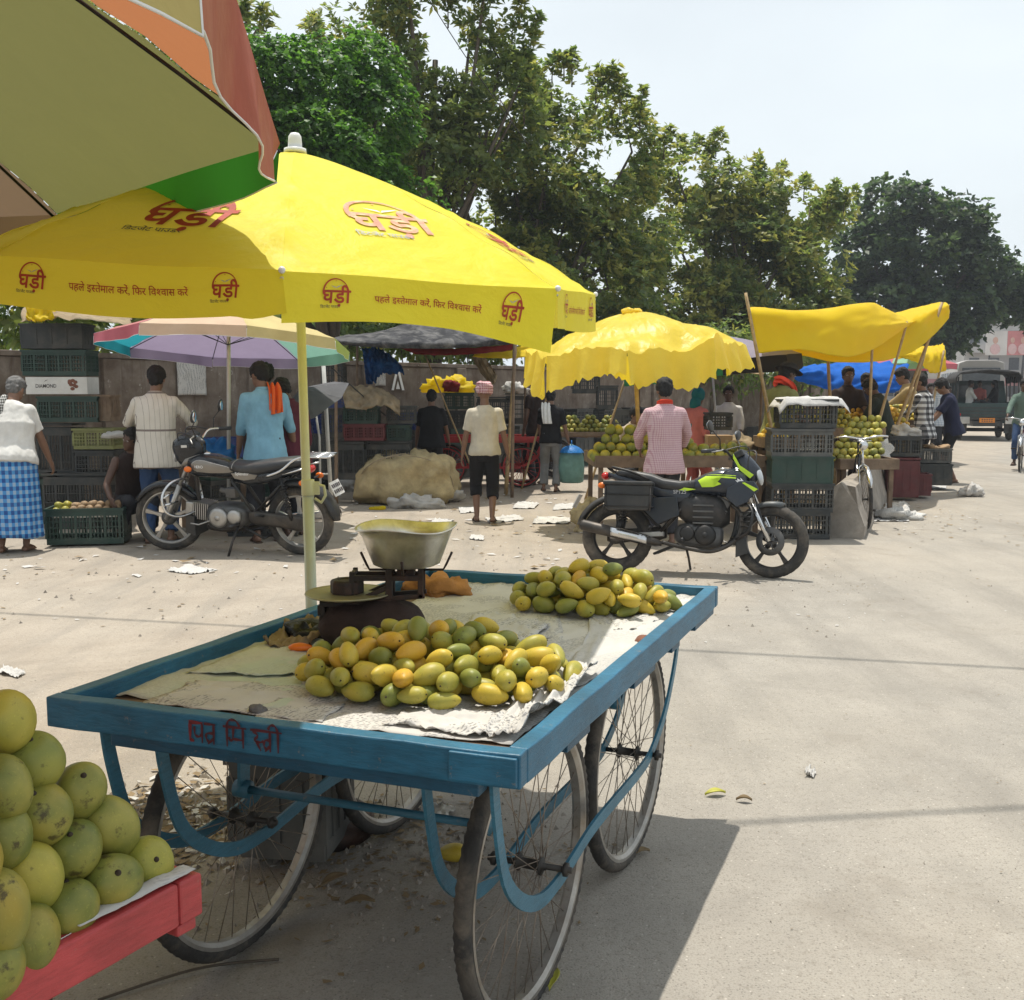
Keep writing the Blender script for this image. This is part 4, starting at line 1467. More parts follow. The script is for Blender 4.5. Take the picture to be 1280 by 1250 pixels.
# brush lettering on the near rail
def brush(mb, pts, w, place, mat=0):
 pts = smooth_path([Vector((x, y, 0)) for x, y in pts], 4)
 n = len(pts)
 vs = []
 for i, p in enumerate(pts):
  T = pts[min(i + 1, n - 1)] - pts[max(i - 1, 0)]
  N = Vector((-T.y, T.x, 0)).normalized()
  ww = w * (0.8 + .3 * sin(i * 1.3))
  vs += [place(p.x - N.x * ww / 2, p.y - N.y * ww / 2), place(p.x + N.x * ww / 2, p.y + N.y * ww / 2)]
 mb.add(vs, [(2 * i, 2 * i + 1, 2 * i + 3, 2 * i + 2) for i in range(n - 1)], mat)
def on_rail(x, y):
 return q_(-.185 + x * .66, -LN_ / 2 - .0035, .780 + y * .66)
mb = MB()
H = .068
strokes_red = [[(0, H), (.055, H)], [(.005, H), (.004, .004)], [(.004, .008), (.02, .004)]]
strokes = [
 [(.022, H * .8), (.024, H * .4), (.04, H * .3), (.05, H * .45)], [(.052, H), (.052, 0)],
 [(.060, H), (.105, H)], [(.098, H), (.098, 0)], [(.097, H * .55), (.072, H * .52), (.068, H * .3), (.078, H * .1)], [(.097, H * .3), (.075, 0)],
 [(.135, H), (.225, H)], [(.150, H), (.150, 0)], [(.150, H), (.158, H * 1.32), (.185, H * 1.34), (.200, H * 1.05)], [(.175, H), (.172, H * .42), (.160, H * .35), (.158, H * .5)], [(.172, H * .42), (.212, H * .40)], [(.212, H), (.212, 0)],
 [(.240, H), (.36, H)], [(.250, H * .95), (.268, H * .75), (.256, H * .5), (.275, H * .42), (.290, H * .5)], [(.262, H * .48), (.280, 0)],
 [(.315, H), (.315, 0)], [(.314, H * .58), (.296, H * .54), (.292, H * .3), (.3, H * .1)], [(.314, H * .3), (.296, 0)],
 [(.345, H), (.345, 0)], [(.345, H), (.335, H * 1.3), (.318, H * 1.32), (.308, H * 1.1)]]
for s_ in strokes_red:
 brush(mb, s_, .013, on_rail, 1)
for s_ in strokes:
 brush(mb, s_, .0095, on_rail, 0)
mb.build('painted_lettering', [M['maroon_ink'], M['brush_red']], bc)
# ---------------------------------------------------------------- papers and oddments on the cart
def sheet_paper(label, corners, z, amp, mat, name='newspaper_sheet', cat='newspaper', n=26, sc=7.0, lift=None, group=None, seed=0, thick=.0012, ragged=.02):
 """paper lying on a surface at height z, its four corners given by measured points"""
 c = [G(x, y, z) for x, y in corners]
 o = sum(c, Vector()) / 4
 def fn(u, v):
  p = c[0].lerp(c[1], u).lerp(c[3].lerp(c[2], u), v)
  r = noise.noise(Vector((u * 5 + seed, v * 5, 3.3)))
  ed = ragged * (1 if (u in (0, 1) or v in (0, 1)) else 0)
  h = abs(fbm((u * sc + seed, v * sc, seed * .7), 1.0, 4)) * amp
  cr = abs(noise.noise(Vector((u * 2.2 + seed, v * 2.6, seed + .3))))
  h += amp * 1.2 * max(0, .18 - cr) * 3
  if lift:
   h += lift(u, v)
  return p - o + V(ed * r, ed * r * .7, h + .001)
 mb = MB()
 mb.sheet(fn, n, n)
 p = mb.build(name, mat, None, solid=thick)
 p.location = o
 return tag(p, label, cat, group)
ZD = .795
sheet_paper('newspaper coloured greenish for umbrella light, over the empty left end of the blue cart', [(125, 868), (372, 893), (470, 812), (330, 792)], ZD, .010, M['news_green'], seed=1)
sheet_paper('pale green folded newspaper lying across the left of the cart', [(235, 842), (400, 846), (450, 802), (340, 800)], ZD + .007, .007, M['news_green'], seed=2)
sheet_paper('cream newspaper edge at the near left rail of the blue cart', [(180, 880), (400, 905), (450, 868), (250, 850)], ZD + .003, .008, M['news'], seed=3)
sheet_paper('grey newspaper under the big mango heap along the near rail', [(310, 903), (640, 932), (750, 845), (430, 815)], ZD + .002, .008, M['news'], seed=4)
sheet_paper('white sunlit newspaper filling the middle of the cart between the two heaps', [(640, 850), (735, 850), (880, 745), (640, 745)], ZD + .001, .009, M['news'], seed=5)
sheet_paper('bright plain paper by the right rail of the cart', [(700, 868), (775, 838), (862, 768), (740, 770)], ZD + .008, .008, M['paper'], seed=6)
sheet_paper('newspaper spread at the back of the cart behind the scale', [(440, 800), (700, 800), (700, 728), (560, 726)], ZD + .002, .010, M['news'], seed=7)
sheet_paper('white newspaper with a turned-up edge in the far right corner of the cart', [(760, 790), (800, 790), (885, 742), (700, 742)], ZD + .004, .012, M['news'], seed=8)
sheet_paper('crumpled newspaper rising over the near right corner of the cart rail', [(596, 922), (652, 930), (750, 846), (694, 836)], ZD + .006, .020, M['news'], seed=9,
   lift=lambda u, v: .045 * u * u * (0.6 + .4 * sin(v * 9)), n=34)
sheet_paper('newspaper scrap with torn edge in front of the smaller heap', [(560, 800), (640, 815), (690, 780), (600, 765)], ZD + .012, .013, M['news'], seed=10)
sheet_paper('newspaper scrap lifted at the near rail under the mangoes', [(480, 905), (600, 922), (640, 895), (520, 885)], ZD + .008, .013, M['news'], seed=11)
sheet_paper('tan wrapping paper crumpled beside the black bag on the cart', [(325, 808), (385, 815), (420, 785), (372, 775)], ZD + .008, .030, M['tan_sheet'], name='wrapping_paper', cat='paper', seed=12)
def lump(name, label, cat, c, rad, mat, amp=.02, sc=14, seed=0, rot=None, group=None, nu=28, nv=20, flat=True):
 c = Vector(c)
 mb = MB()
 mb.ell((0, 0, 0), (1, 1, 1), nu=nu, nv=nv)
 vs = []
 for v in mb.v:
  d = Vector(v)
  p = Vector((d.x * rad[0], d.y * rad[1], d.z * rad[2]))
  p += d * (amp * fbm((p.x + seed, p.y + seed * 2, p.z), sc, 4))
  if rot is not None:
   p = rot @ p
  if flat:
   p.z = max(p.z, -rad[2] * .75)
  vs.append(tuple(p))
 mb.v = vs
 o = mb.build(name, mat)
 o.location = c + V(0, 0, rad[2] * (.75 if flat else 0))
 if label:
  tag(o, label, cat, group)
 return o
lump('plastic_bag', 'crumpled black polythene bag beside the brown sack on the cart', 'bag', G(382, 800, ZD), (.065, .06, .035), M['black_bag'], .035, 16, 1)
lump('cloth_bundle', 'crumpled orange-brown cloth heaped behind the weighing scale', 'cloth', G(548, 745, ZD) + V(0, .02, 0), (.115, .08, .038), M['brown_orange_cloth'], .06, 14, 2)
lump('stone_weight', 'small grey stone holding down paper at the near rail of the cart', 'stone', G(323, 893, ZD), (.022, .018, .013), M['stone'], .008, 40, 3)
lump('brick_piece', 'piece of reddish brick on the cart against the right rail', 'brick', G(806, 806, ZD), (.032, .03, .016), M['brick'], .004, 40, 4)
ol = lump('lighter_packet', 'bright orange plastic piece lying left of the mango heap', 'plastic', G(376, 818, ZD) + V(0, 0, .012), (.036, .016, .012), M['orange_plastic'], .003, 30, 5)
# weighing scale on its brown sack
sack = lump('brown_sack', 'dark brown rounded sack under the weighing scale on the cart', 'sack', P(467, 815, 2.98) * 1.0, (.165, .12, .09), M['jute'], .018, 9, 6)
sack.location = V(P(467, 790, 2.98).x, 2.98, ZD + .09 * .75)
YS = 2.98
sroot = P(470, 745, YS)
sroot.z = ZD + .15
ws = thing('weighing_scale', 'black iron balance scale with flat pan and big steel bowl on the cart', 'scale', sroot)
def S_(px, py, dy=0.0):
 return P(px, py, YS) + V(0, dy, 0) - sroot
mb = MB()
for dy in (-.035, .035):
 mb.beam(S_(442, 720, dy), S_(530, 720, dy), .012, .016)
 mb.beam(S_(442, 712, dy), S_(442, 745, dy), .014, .014, up=(1, 0, 0))
 mb.beam(S_(488, 700, dy), S_(488, 752, dy), .016, .02, up=(1, 0, 0))
 mb.beam(S_(527, 700, dy), S_(527, 745, dy), .012, .016, up=(1, 0, 0))
 mb.beam(S_(455, 748, dy), S_(532, 742, dy), .012, .014)
 mb.beam(S_(405, 748, dy), S_(408, 772, dy), .014, .014, up=(1, 0, 0))
 mb.beam(S_(452, 748, dy), S_(455, 775, dy), .014, .016, up=(1, 0, 0))
 mb.beam(S_(402, 770, dy), S_(462, 774, dy), .014, .016)
 mb.beam(S_(440, 752, dy), S_(490, 730, dy), .010, .014)
mb.beam(S_(442, 716, -.04), S_(442, 716, .04), .012, .012)
mb.beam(S_(527, 704, -.04), S_(527, 704, .04), .014, .018)
mb.beam(S_(488, 704, -.04), S_(488, 704, .04), .014, .018)
mb.beam(S_(404, 752, -.04), S_(460, 752, -.04), .012, .014)
mb.beam(S_(404, 752, .04), S_(460, 752, .04), .012, .014)
mb.beam(S_(404, 760, -.04), S_(404, 760, .04), .02, .03)
mb.beam(S_(470, 750, -.05), S_(470, 750, .05), .10, .02)
mb.beam(S_(508, 712, -.03), S_(508, 712, .03), .05, .03)
mb.build('beam_frame', M['iron'], ws, bevel=.002)
mb = MB()
for sgn in (-1, 1):
 pts = [S_(508 + sgn * 18, 712), S_(508 + sgn * 46, 712), S_(508 + sgn * 50, 705), S_(508 + sgn * 57, 690)]
 mb.tube(pts, .004, 6)
mb.tube([S_(508, 712, -.03), S_(508, 712, -.10), S_(508, 694, -.13)], .004, 6)
mb.tube([S_(508, 712, .03), S_(508, 712, .10), S_(508, 694, .13)], .004, 6)
mb.build('bowl_cradle', M['iron'], ws)
mb = MB()
c_ = S_(436, 742)
mb.lathe([(0, .003), (.118, .003), (.127, .006), (.129, .003), (.120, -.002), (0, -.002)], 36, M=Matrix.Translation(c_))
mb.build('pan', M['brass_pan'], ws)
b0 = S_(508, 706)
mb = MB()
hb_ = .115
mb.lathe([(0, .0), (.085, .0), (.098, .006), (.128, hb_ * .75), (.142, hb_), (.149, hb_ + .001), (.147, hb_ - .004), (.139, hb_ - .006), (.124, hb_ * .7), (.093, .010), (0, .006)], 48, M=Matrix.Translation(b0))
# a used bowl is never perfectly round
vs = []
for v in mb.v:
 d = Vector(v) - b0
 a = atan2(d.y, d.x)
 k = 1 + .018 * sin(2 * a + .5) + .01 * sin(5 * a)
 z = d.z + (.006 * sin(3 * a + 1) if d.z > .09 else 0)
 vs.append(tuple(b0 + V(d.x * k, d.y * k, z)))
mb.v = vs
mb.build('bowl', M['bowl'], ws)
wt = P(432, 741, YS)
mb = MB()
mb.lathe([(0, 0), (.050, 0), (.050, .034), (.044, .040), (.030, .040), (.026, .036), (0, .036)], 8, smooth=False)
wo = mb.build('iron_weight', M['iron'], None, bevel=.002)
wo.location = sroot + S_(434, 742) + V(0, 0, .0035)
tag(wo, 'rusty iron weight standing on the flat pan of the scale', 'weight')
# ---------------------------------------------------------------- mangoes
def mango_mesh(name, L, W, T, seed, nu=18, nv=14, stem=True, beak=.12):
 rng = random.Random(seed)
 mb = MB()
 mb.ell((0, 0, 0), (1, 1, 1), nu=nu, nv=nv)
 vs = []
 for v in mb.v:
  x, y, z = v
  # long axis is local z; the stem end (+z) is fuller, the tip narrower and bent
  k = 1 + .14 * z - .10 * z * z * (1 if z < 0 else .3)
  bx = beak * (1 - z) * (1 - z) * .25 * W / 2
  zz = z * L / 2
  if z > .92:
   zz -= (z - .92) * L * .25
  vs.append((x * k * W / 2 + bx, y * k * T / 2, zz))
 mb.v = vs
 if stem:
  mb.lathe([(.0038, L / 2 - .008), (.0032, L / 2 - .001), (.002, L / 2 + .001), (0, L / 2 + .001)], 6, mat=1)
 return mb.mesh(name)
M['stem'] = simple('dark_stem', (0.035, 0.022, 0.012), 0.8, var=0.3)
MANGO_MESH = [mango_mesh('mango', .118, .074, .064, 1, beak=.3), mango_mesh('mango', .110, .068, .060, 2, beak=.42), mango_mesh('mango', .100, .072, .065, 3, beak=.15), mango_mesh('mango', .126, .068, .060, 4, beak=.5)]
for m_ in MANGO_MESH:
 m_.materials.append(MG[2])
 m_.materials.append(M['stem'])
N_MANGO = [0]
def put_mango(me, loc, rot, scale, colour, label, group):
 o = bpy.data.objects.new('mango', me)
 COL.objects.link(o)
 o.location = loc
 o.rotation_euler = rot.to_euler() if isinstance(rot, Matrix) else rot
 o.scale = (scale,) * 3
 o.material_slots[0].link = 'OBJECT'
 o.material_slots[0].material = MG[colour]
 tag(o, label, 'mango', group)
 N_MANGO[0] += 1
 return o
def heap(center, rx, ry, H, n, seed, colours, label, group, ang=0.0, scale=1.0, cand=60, floor_z=None, squash=.90):
 """drop mangoes one by one onto a mound, each settling into the lowest hollow tried"""
 rng = np.random.default_rng(seed)
 fz = center[2] if floor_z is None else floor_z
 C = np.zeros((0, 3))
 Rr = np.zeros((0,))
 out = []
 ca, sa = cos(ang), sin(ang)
 for i in range(n):
  mi = int(rng.integers(len(MANGO_MESH)))
  sc = scale * rng.uniform(.90, 1.10)
  best = None
  for _ in range(cand):
   r, th = sqrt(rng.uniform()), rng.uniform(0, 2 * pi)
   lx, ly = r * cos(th) * rx, r * sin(th) * ry
   yaw = rng.uniform(0, 2 * pi)
   tilt = rng.normal(0, .30)
   ax = np.array([cos(yaw) * cos(tilt), sin(yaw) * cos(tilt), sin(tilt)])
   offs = np.stack([ax * .027 * sc, ax * 0, -ax * .027 * sc])
   rad = np.array([.031, .034, .027]) * sc * squash
   p0 = np.array([center[0] + lx * ca - ly * sa, center[1] + lx * sa + ly * ca])
   z = max(fz + .034 * sc - 0.0, (fz + rad - offs[:, 2]).max())
   if len(C):
    for o_, r_ in zip(offs, rad):
     d2 = ((C[:, :2] - (p0 + o_[:2])) ** 2).sum(1)
     s2 = (Rr + r_) ** 2
     m = d2 < s2
     if m.any():
      z = max(z, (C[m, 2] + np.sqrt(s2[m] - d2[m]) - o_[2]).max())
   lim = fz + .036 * sc + H * max(0.0, 1 - r * r)
   score = max(0, z - lim) * 3 + (z - fz) * .5 + .02 * r
   if best is None or score < best[0]:
    best = (score, z, p0, ax, offs, rad)
  sc_, z, p0, ax, offs, rad = best
  if z > fz + .04 + H + .06:
   continue
  pc = np.array([p0[0], p0[1], z])
  C = np.vstack([C, pc + offs])
  Rr = np.concatenate([Rr, rad])
  q = Vector((0, 0, 1)).rotation_difference(Vector(ax)).to_matrix() @ Matrix.Rotation(rng.uniform(0, 2 * pi), 3, 'Z')
  ci = int(rng.choice(len(colours), p=colours))
  lab = label(MG_WORD[ci], z - fz, p0)
  out.append(put_mango(MANGO_MESH[mi], Vector(pc), q, sc, ci, lab, group))
 return out
c1 = G(537, 850, ZD)
heap((c1.x + .022, c1.y - .045, ZD + .012), .355, .265, .105, 150, 3, [.24, .44, .22, .10, 0],
  lambda w, z, p: w + (' ripe mango' if w in ('yellow', 'golden') else ' mango') + (' on the top layers of' if z > .11 else ' at the foot of') + ' the big front heap on the blue cart', 'mangoes heaped at the front of the blue cart', ang=radians(-8), scale=.735)
c2 = G(742, 762, ZD)
heap((c2.x - .005, c2.y - .01, ZD + .012), .285, .19, .10, 88, 8, [.27, .36, .25, .12, 0],
  lambda w, z, p: w + (' mango on the upper part of' if z > .11 else ' mango at the bottom of') + ' the smaller back heap on the blue cart', 'mangoes heaped at the back of the blue cart', ang=radians(-12), scale=.76)
# one dropped below the cart
put_mango(MANGO_MESH[0], G(566, 1078) + V(0, 0, .034), Euler((1.4, .3, 1.2)), .95, 2, 'bruised mango fallen on the ground under the blue cart', None)
# ---------------------------------------------------------------- red cart at the lower left
RNRc = G(252, 1092, .84)
RW, RL = 1.12, 1.85
REY = (G(252, 1092, .84) - G(0, 1222, .84)).normalized()     # along its right rail, away from us
REX = V(REY.y, -REY.x, 0)
RC = RNRc - REY * (RL / 2) - REX * (RW / 2)
RC.z = 0
def qr(x, y, z):
 return REX * x + REY * y + V(0, 0, z)
rc = thing('hand_cart', 'red-railed cart corner at the lower left, stacked with large pale mangoes', 'cart', RC)
build_cart(rc, RW, RL, .84, M['cart_red'], M['cart_red'], M['iron'], .40, (-.45, .37), .352, qr, straps=True, rail_h=.064, under=False)
mb = MB()
mb.beam(qr(RW / 2 - .08, RL / 2 - .025, .766), qr(RW / 2 - .006, RL / 2 - .025, .766), .036, .018)
mb.build('corner_block', M['cart_red'], rc, bevel=.004)
pc_ = [qr(RW / 2 - .30, RL / 2 - .03, .80), qr(RW / 2 - .005, RL / 2 - .012, .846)]
def rpaper(label, x0, x1, y0, y1, z, amp, seed, lift=None, mat='paper'):
 mb = MB()
 def fn(u, v):
  x, y = x0 + (x1 - x0) * u, y0 + (y1 - y0) * v
  h = amp * abs(fbm((x * 9 + seed, y * 9, seed), 1, 4))
  if lift:
   h += lift(u, v)
  return qr(x, y, z + h)
 mb.sheet(fn, 24, 24)
 o = mb.build('newspaper_sheet', M[mat], None, solid=.0012)
 o.location = RC
 return tag(o, label, 'newspaper')
rpaper('white newspaper folded over the far corner of the red cart', RW / 2 - .32, RW / 2 - .008, RL / 2 - .20, RL / 2 - .004, .80, .008, 4, lambda u, v: .046 * min(1, max(0, (u - .70) / .2)) + .046 * min(1, max(0, (v - .72) / .2)) * (u < .7))
rpaper('newspaper lining showing under the large mangoes on the red cart', RW / 2 - .6, RW / 2 - .012, -.75, RL / 2 - .21, .80, .008, 5, lambda u, v: .046 * max(0, (u - .91) / .09) * (.6 + .4 * sin(v * 40)))
BIGM = mango_mesh('mango', .112, .098, .092, 11, 30, 22, False, beak=.10)
BIGM2 = mango_mesh('mango', .104, .096, .090, 12, 30, 22, False, beak=.02)
BIGM3 = mango_mesh('mango', .122, .096, .086, 13, 30, 22, False, beak=.30)
for m_ in (BIGM, BIGM2, BIGM3):
 for v in m_.vertices:
  v.co *= 1 + .05 * noise.noise(v.co * 22 + Vector((len(m_.name), 0, 0)))
 m_.materials.append(MG[4])
mbs = MB()
mbs.lathe([(.0058, -.004), (.0050, .0005), (.0035, .0015), (.0032, .004), (0, .0045)], 9)
stem_me = mbs.mesh('stem')
stem_me.materials.append(M['stem'])
big = [(33, 1176, 0), (88, 1140, 0), (135, 1108, 0), (180, 1080, 0), (-12, 1212, 0), (-8, 1142, 1), (38, 1098, 1), (90, 1065, 1), (140, 1037, 1), (0, 1050, 2), (50, 1021, 2), (98, 992, 2), (0, 987, 3), (40, 957, 3), (4, 908, 4),
  (-50, 1085, 2), (-48, 1020, 3), (-55, 945, 4), (-60, 1180, 1)]
for i, (px, py, lay) in enumerate(big):
 z = .80 + .052 + lay * .064
 p = G(px, py, z)
 rng_ = random.Random(i * 7 + 1)
 # stem end mostly up and outwards
 ax = V(rng_.uniform(-.3, .7), rng_.uniform(-.75, .1), rng_.uniform(.45, 1.0)).normalized()
 q = Vector((0, 0, 1)).rotation_difference(ax).to_matrix() @ Matrix.Rotation(rng_.uniform(0, 6.28), 3, 'Z')
 word = ('lowest row along the red rail', 'second row of the stack', 'third row of the stack', 'fourth row of the stack', 'top of the stack')[lay]
 col = 1 if i in (3, 14, 6) else (0 if i in (13,) else 4)
 o = put_mango((BIGM, BIGM2, BIGM3)[i % 3], p, q, rng_.uniform(.82, .93), col, 'large %s mango on the red cart, %s' % (MG_WORD[col], word), 'large mangoes stacked on the red cart')
 st = bpy.data.objects.new('stem', stem_me)
 COL.objects.link(st)
 st.parent = o
 st.location = (0, 0, (.112, .104, .122)[i % 3] / 2 - .003)
# rows further in that carry the stack
for i, (px, py, lay) in enumerate(((-90, 1120, 1), (-100, 1050, 2), (-100, 985, 3), (-40, 890, 4), (-110, 1190, 0))):
 put_mango(BIGM, G(px, py, .80 + .052 + lay * .064), Euler((i, i * 2, 1)), .97, 4, 'large pale green mango on the red cart, behind the front rows', 'large mangoes stacked on the red cart')
# ---------------------------------------------------------------- people
def two_bone(a, b, l1, l2, pole):
 a, b = Vector(a), Vector(b)
 d = b - a
 L = min(d.length, (l1 + l2) * .995)
 d = d.normalized()
 b = a + d * L
 x = (l1 * l1 - l2 * l2 + L * L) / (2 * L)
 h = sqrt(max(0.0, l1 * l1 - x * x))
 pole = Vector(pole)
 n = pole - d * pole.dot(d)
 if n.length < 1e-5:
  n = Vector((0, 1, 0))
 return a + d * x + n.normalized() * h, b
def capsule(mb, pts, rs, n=12):
 mb.tube(pts, rs, n)
 for p, r in zip(pts, rs):
  mb.ell(p, (r, r, r), nu=n, nv=8)
def ell_ring(c, right, fwd, a, b, n=20):
 return [c + right * (a * cos(2 * pi * i / n)) + fwd * (b * sin(2 * pi * i / n)) for i in range(n)]
CL = {}
def cmat(key, c, **kw):
 if key not in CL:
  CL[key] = cloth('cloth_' + key, c, 0, bump=.25, bscale=12, **kw)
 return CL[key]
class Person:
 """a posed figure: local frame x right, y the way it faces, z up; k scales a 1.72 m adult"""
 def __init__(s, label, base, face, H=1.70, lean=0.0, twist=0.0, hip=None, lh=None, rh=None, lf=None, rf=None, head_yaw=0.0, head_pitch=0.0, skin='skin', girth=1.0,
     side=0.0, detail=0.012, lpole=None, rpole=None, lkp=None, rkp=None, group=None, cat='person', fingers=True):
  s.root = thing('person', label, cat, base, face, group)
  k = s.k = H / 1.72
  s.detail = detail
  hz = (0.90 if hip is None else hip) * k
  s.hip = V(0, 0, hz) if not isinstance(hip, Vector) else hip
  R = Matrix.Rotation(-lean, 3, 'X') @ Matrix.Rotation(side, 3, 'Y')
  T = R @ Matrix.Rotation(twist, 3, 'Z')
  s.T = T
  s.up = R @ V(0, 0, 1)
  right, fwd = T @ V(1, 0, 0), T @ V(0, 1, 0)
  s.right, s.fwd = right, fwd
  g = girth
  sp = lambda h: s.hip + s.up * (h * k)
  s.spine = [(sp(-.10), .150 * g, .105 * g), (sp(.0), .165 * g, .115 * g), (sp(.10), .156 * g, .109 * g), (sp(.20), .150 * g, .105 * g), (sp(.33), .160 * g, .112 * g), (sp(.43), .168, .110), (sp(.50), .148, .092), (sp(.545), .098, .074)]
  s.neck = sp(.57)
  s.headc = sp(.585) + s.up * (.125 * k) + fwd * (.025 * k)
  Hm = T @ Matrix.Rotation(head_yaw, 3, 'Z') @ Matrix.Rotation(-head_pitch, 3, 'X')
  s.Hm = Hm
  nb = sp(.60)
  s.headc = nb + (Hm @ V(0, .025, .115)) * k
  s.sh = {}
  s.arm = {}
  for sd, tgt, pole in ((-1, lh, lpole), (1, rh, rpole)):
   S = sp(.468) + right * (sd * .165 * k)
   t = Vector(tgt) * k if tgt is not None else S + V(sd * .06, .06, -.52) * k
   po = Vector(pole) if pole is not None else V(sd * .35, -1, -.1)
   E, W = two_bone(S, t, .285 * k, .25 * k, po)
   s.arm[sd] = (S, E, W)
  s.leg = {}
  for sd, tgt, kp in ((-1, lf, lkp), (1, rf, rkp)):
   h = s.hip + right * (sd * .085 * k) - s.up * (.04 * k)
   t = (Vector(tgt) if tgt is not None else V(sd * .10, sd * .04, .075)) * k
   K, A = two_bone(h, t, .43 * k, .42 * k, kp if kp is not None else V(sd * .12, 1, .05))
   s.leg[sd] = (h, K, A)
  s.foot_dir = {}
  mb = MB()
  rings = [ell_ring(c, right, fwd, a * k * .92, b * k * .92) for c, a, b in s.spine]
  mb.loft(rings)
  capsule(mb, [sp(.52), nb + s.Hm @ V(0, .01, .05) * k], [.062 * k, .052 * k])
  hr = Hm
  mb.ell(s.headc + hr @ V(0, -.008, .020) * k, (.076 * k, .094 * k, .098 * k), hr, 18, 14)
  mb.ell(s.headc + hr @ V(0, .022, -.045) * k, (.060 * k, .072 * k, .072 * k), hr, 16, 10)
  mb.ell(s.headc + hr @ V(0, .092, -.018) * k, (.015 * k, .020 * k, .026 * k), hr, 10, 8)      # nose
  mb.ell(s.headc + hr @ V(0, .080, -.068) * k, (.026 * k, .018 * k, .012 * k), hr, 10, 8)      # lips
  mb.ell(s.headc + hr @ V(0, .066, -.098) * k, (.026 * k, .022 * k, .020 * k), hr, 10, 8)      # chin
  for sd in (-1, 1):
   mb.ell(s.headc + hr @ V(sd * .077, -.010, -.012) * k, (.010 * k, .020 * k, .032 * k), hr, 8, 8)
   mb.ell(s.headc + hr @ V(sd * .030, .078, .022) * k, (.026 * k, .012 * k, .008 * k), hr, 8, 6)  # brow
   S, E, W = s.arm[sd]
   capsule(mb, [S, S.lerp(E, .5), E], [.050 * k * (.6 + .4 * g), .044 * k, .037 * k])
   capsule(mb, [E, E.lerp(W, .35), W], [.037 * k, .038 * k, .025 * k])
   s.hand(mb, sd, fingers)
   h, K, A = s.leg[sd]
   capsule(mb, [h, h.lerp(K, .45), K], [.082 * k * (.5 + .5 * g), .070 * k, .050 * k])
   capsule(mb, [K, K.lerp(A, .3), A], [.050 * k, .052 * k, .032 * k])
   f = V(sd * .18, 1, 0).normalized()
   ff = s.foot_fwd(sd)
   heel = A + V(0, 0, -.045 * k) - ff * (.035 * k)
   toe = A + V(0, 0, -.055 * k) + ff * (.135 * k)
   capsule(mb, [heel, heel.lerp(toe, .55) + V(0, 0, .008 * k), toe], [.030 * k, .034 * k, .022 * k], 10)
   perp = V(ff.y, -ff.x, 0)
   for q in range(5):
    b0 = toe + perp * ((q - 2) * .016 * k) - ff * (.012 * k + abs(q - 1.5) * .006 * k)
    capsule(mb, [b0, b0 + ff * (.034 - .003 * q) * k + V(0, 0, -.006 * k)], [.012 * k, .009 * k], 6)
  me = remeshed(mb, detail * k, 3, 'body')
  s.body = link('body', me, M[skin], s.root)
  s.eyes()
 def foot_fwd(s, sd):
  return V(sd * .18, 1, 0).normalized()
 def hand(s, mb, sd, fingers):
  k = s.k
  S, E, W = s.arm[sd]
  d = (W - E).normalized()
  pn = s.right * (-sd)                       # palm faces the body
  pn = (pn - d * pn.dot(d))
  if pn.length < .1:
   pn = s.fwd - d * s.fwd.dot(d)
  pn.normalize()
  ac = d.cross(pn).normalized()
  if ac.dot(s.fwd) < 0:
   ac = -ac                               # towards the thumb
  pc = W + d * (.048 * k)
  q = Matrix((ac, pn, d)).transposed()
  mb.ell(pc, (.040 * k, .017 * k, .052 * k), q, 12, 8)
  for i in range(4):
   b = W + d * (.085 * k) + ac * ((1.5 - i) * .0195 * k)
   L = (.070, .078, .072, .056)[i] * k
   c1 = b + d * (L * .45) + pn * (.006 * k)
   c2 = b + d * (L * .78) + pn * (.022 * k)
   c3 = b + d * (L * .92) + pn * (.040 * k)
   capsule(mb, [b, c1, c2, c3], [.0095 * k, .009 * k, .008 * k, .007 * k], 7)
  b = W + d * (.025 * k) + ac * (.030 * k)
  capsule(mb, [b, b + (d * .035 + ac * .020 + pn * .008) * k, b + (d * .062 + ac * .018 + pn * .022) * k], [.013 * k, .010 * k, .008 * k], 7)
 def eyes(s):
  for sd in (-1, 1):
   mb = MB()
   c = s.headc + s.Hm @ V(sd * .031, .0835, .004) * s.k
   mb.ell(c, (.013 * s.k, .006 * s.k, .007 * s.k), s.Hm, 10, 6, 0)
   mb.ell(c + s.Hm @ V(0, .004, 0) * s.k, (.0062 * s.k, .004 * s.k, .0062 * s.k), s.Hm, 8, 6, 1)
   mb.build('eye', [M['eye_white'], M['hair']], s.root)
 def hair(s, m='hair', size=1.0, low=.0):
  k, hr = s.k, s.Hm
  mb = MB()
  mb.ell(s.headc + hr @ V(0, -.020, .038) * k, (.089 * k * size, .100 * k * size, .097 * k * size), hr, 24, 16)
  mb.ell(s.headc + hr @ V(0, -.045, -.010 - low) * k, (.074 * k, .066 * k, .080 * k), hr, 18, 12)
  mb.ell(s.headc + hr @ V(0, .030, .088) * k, (.066 * k, .062 * k, .030 * k), hr, 16, 10)
  me = remeshed(mb, .011 * k, 2, 'hair', (.012 * k, 34))
  link('hair', me, M[m], s.root)
  return s
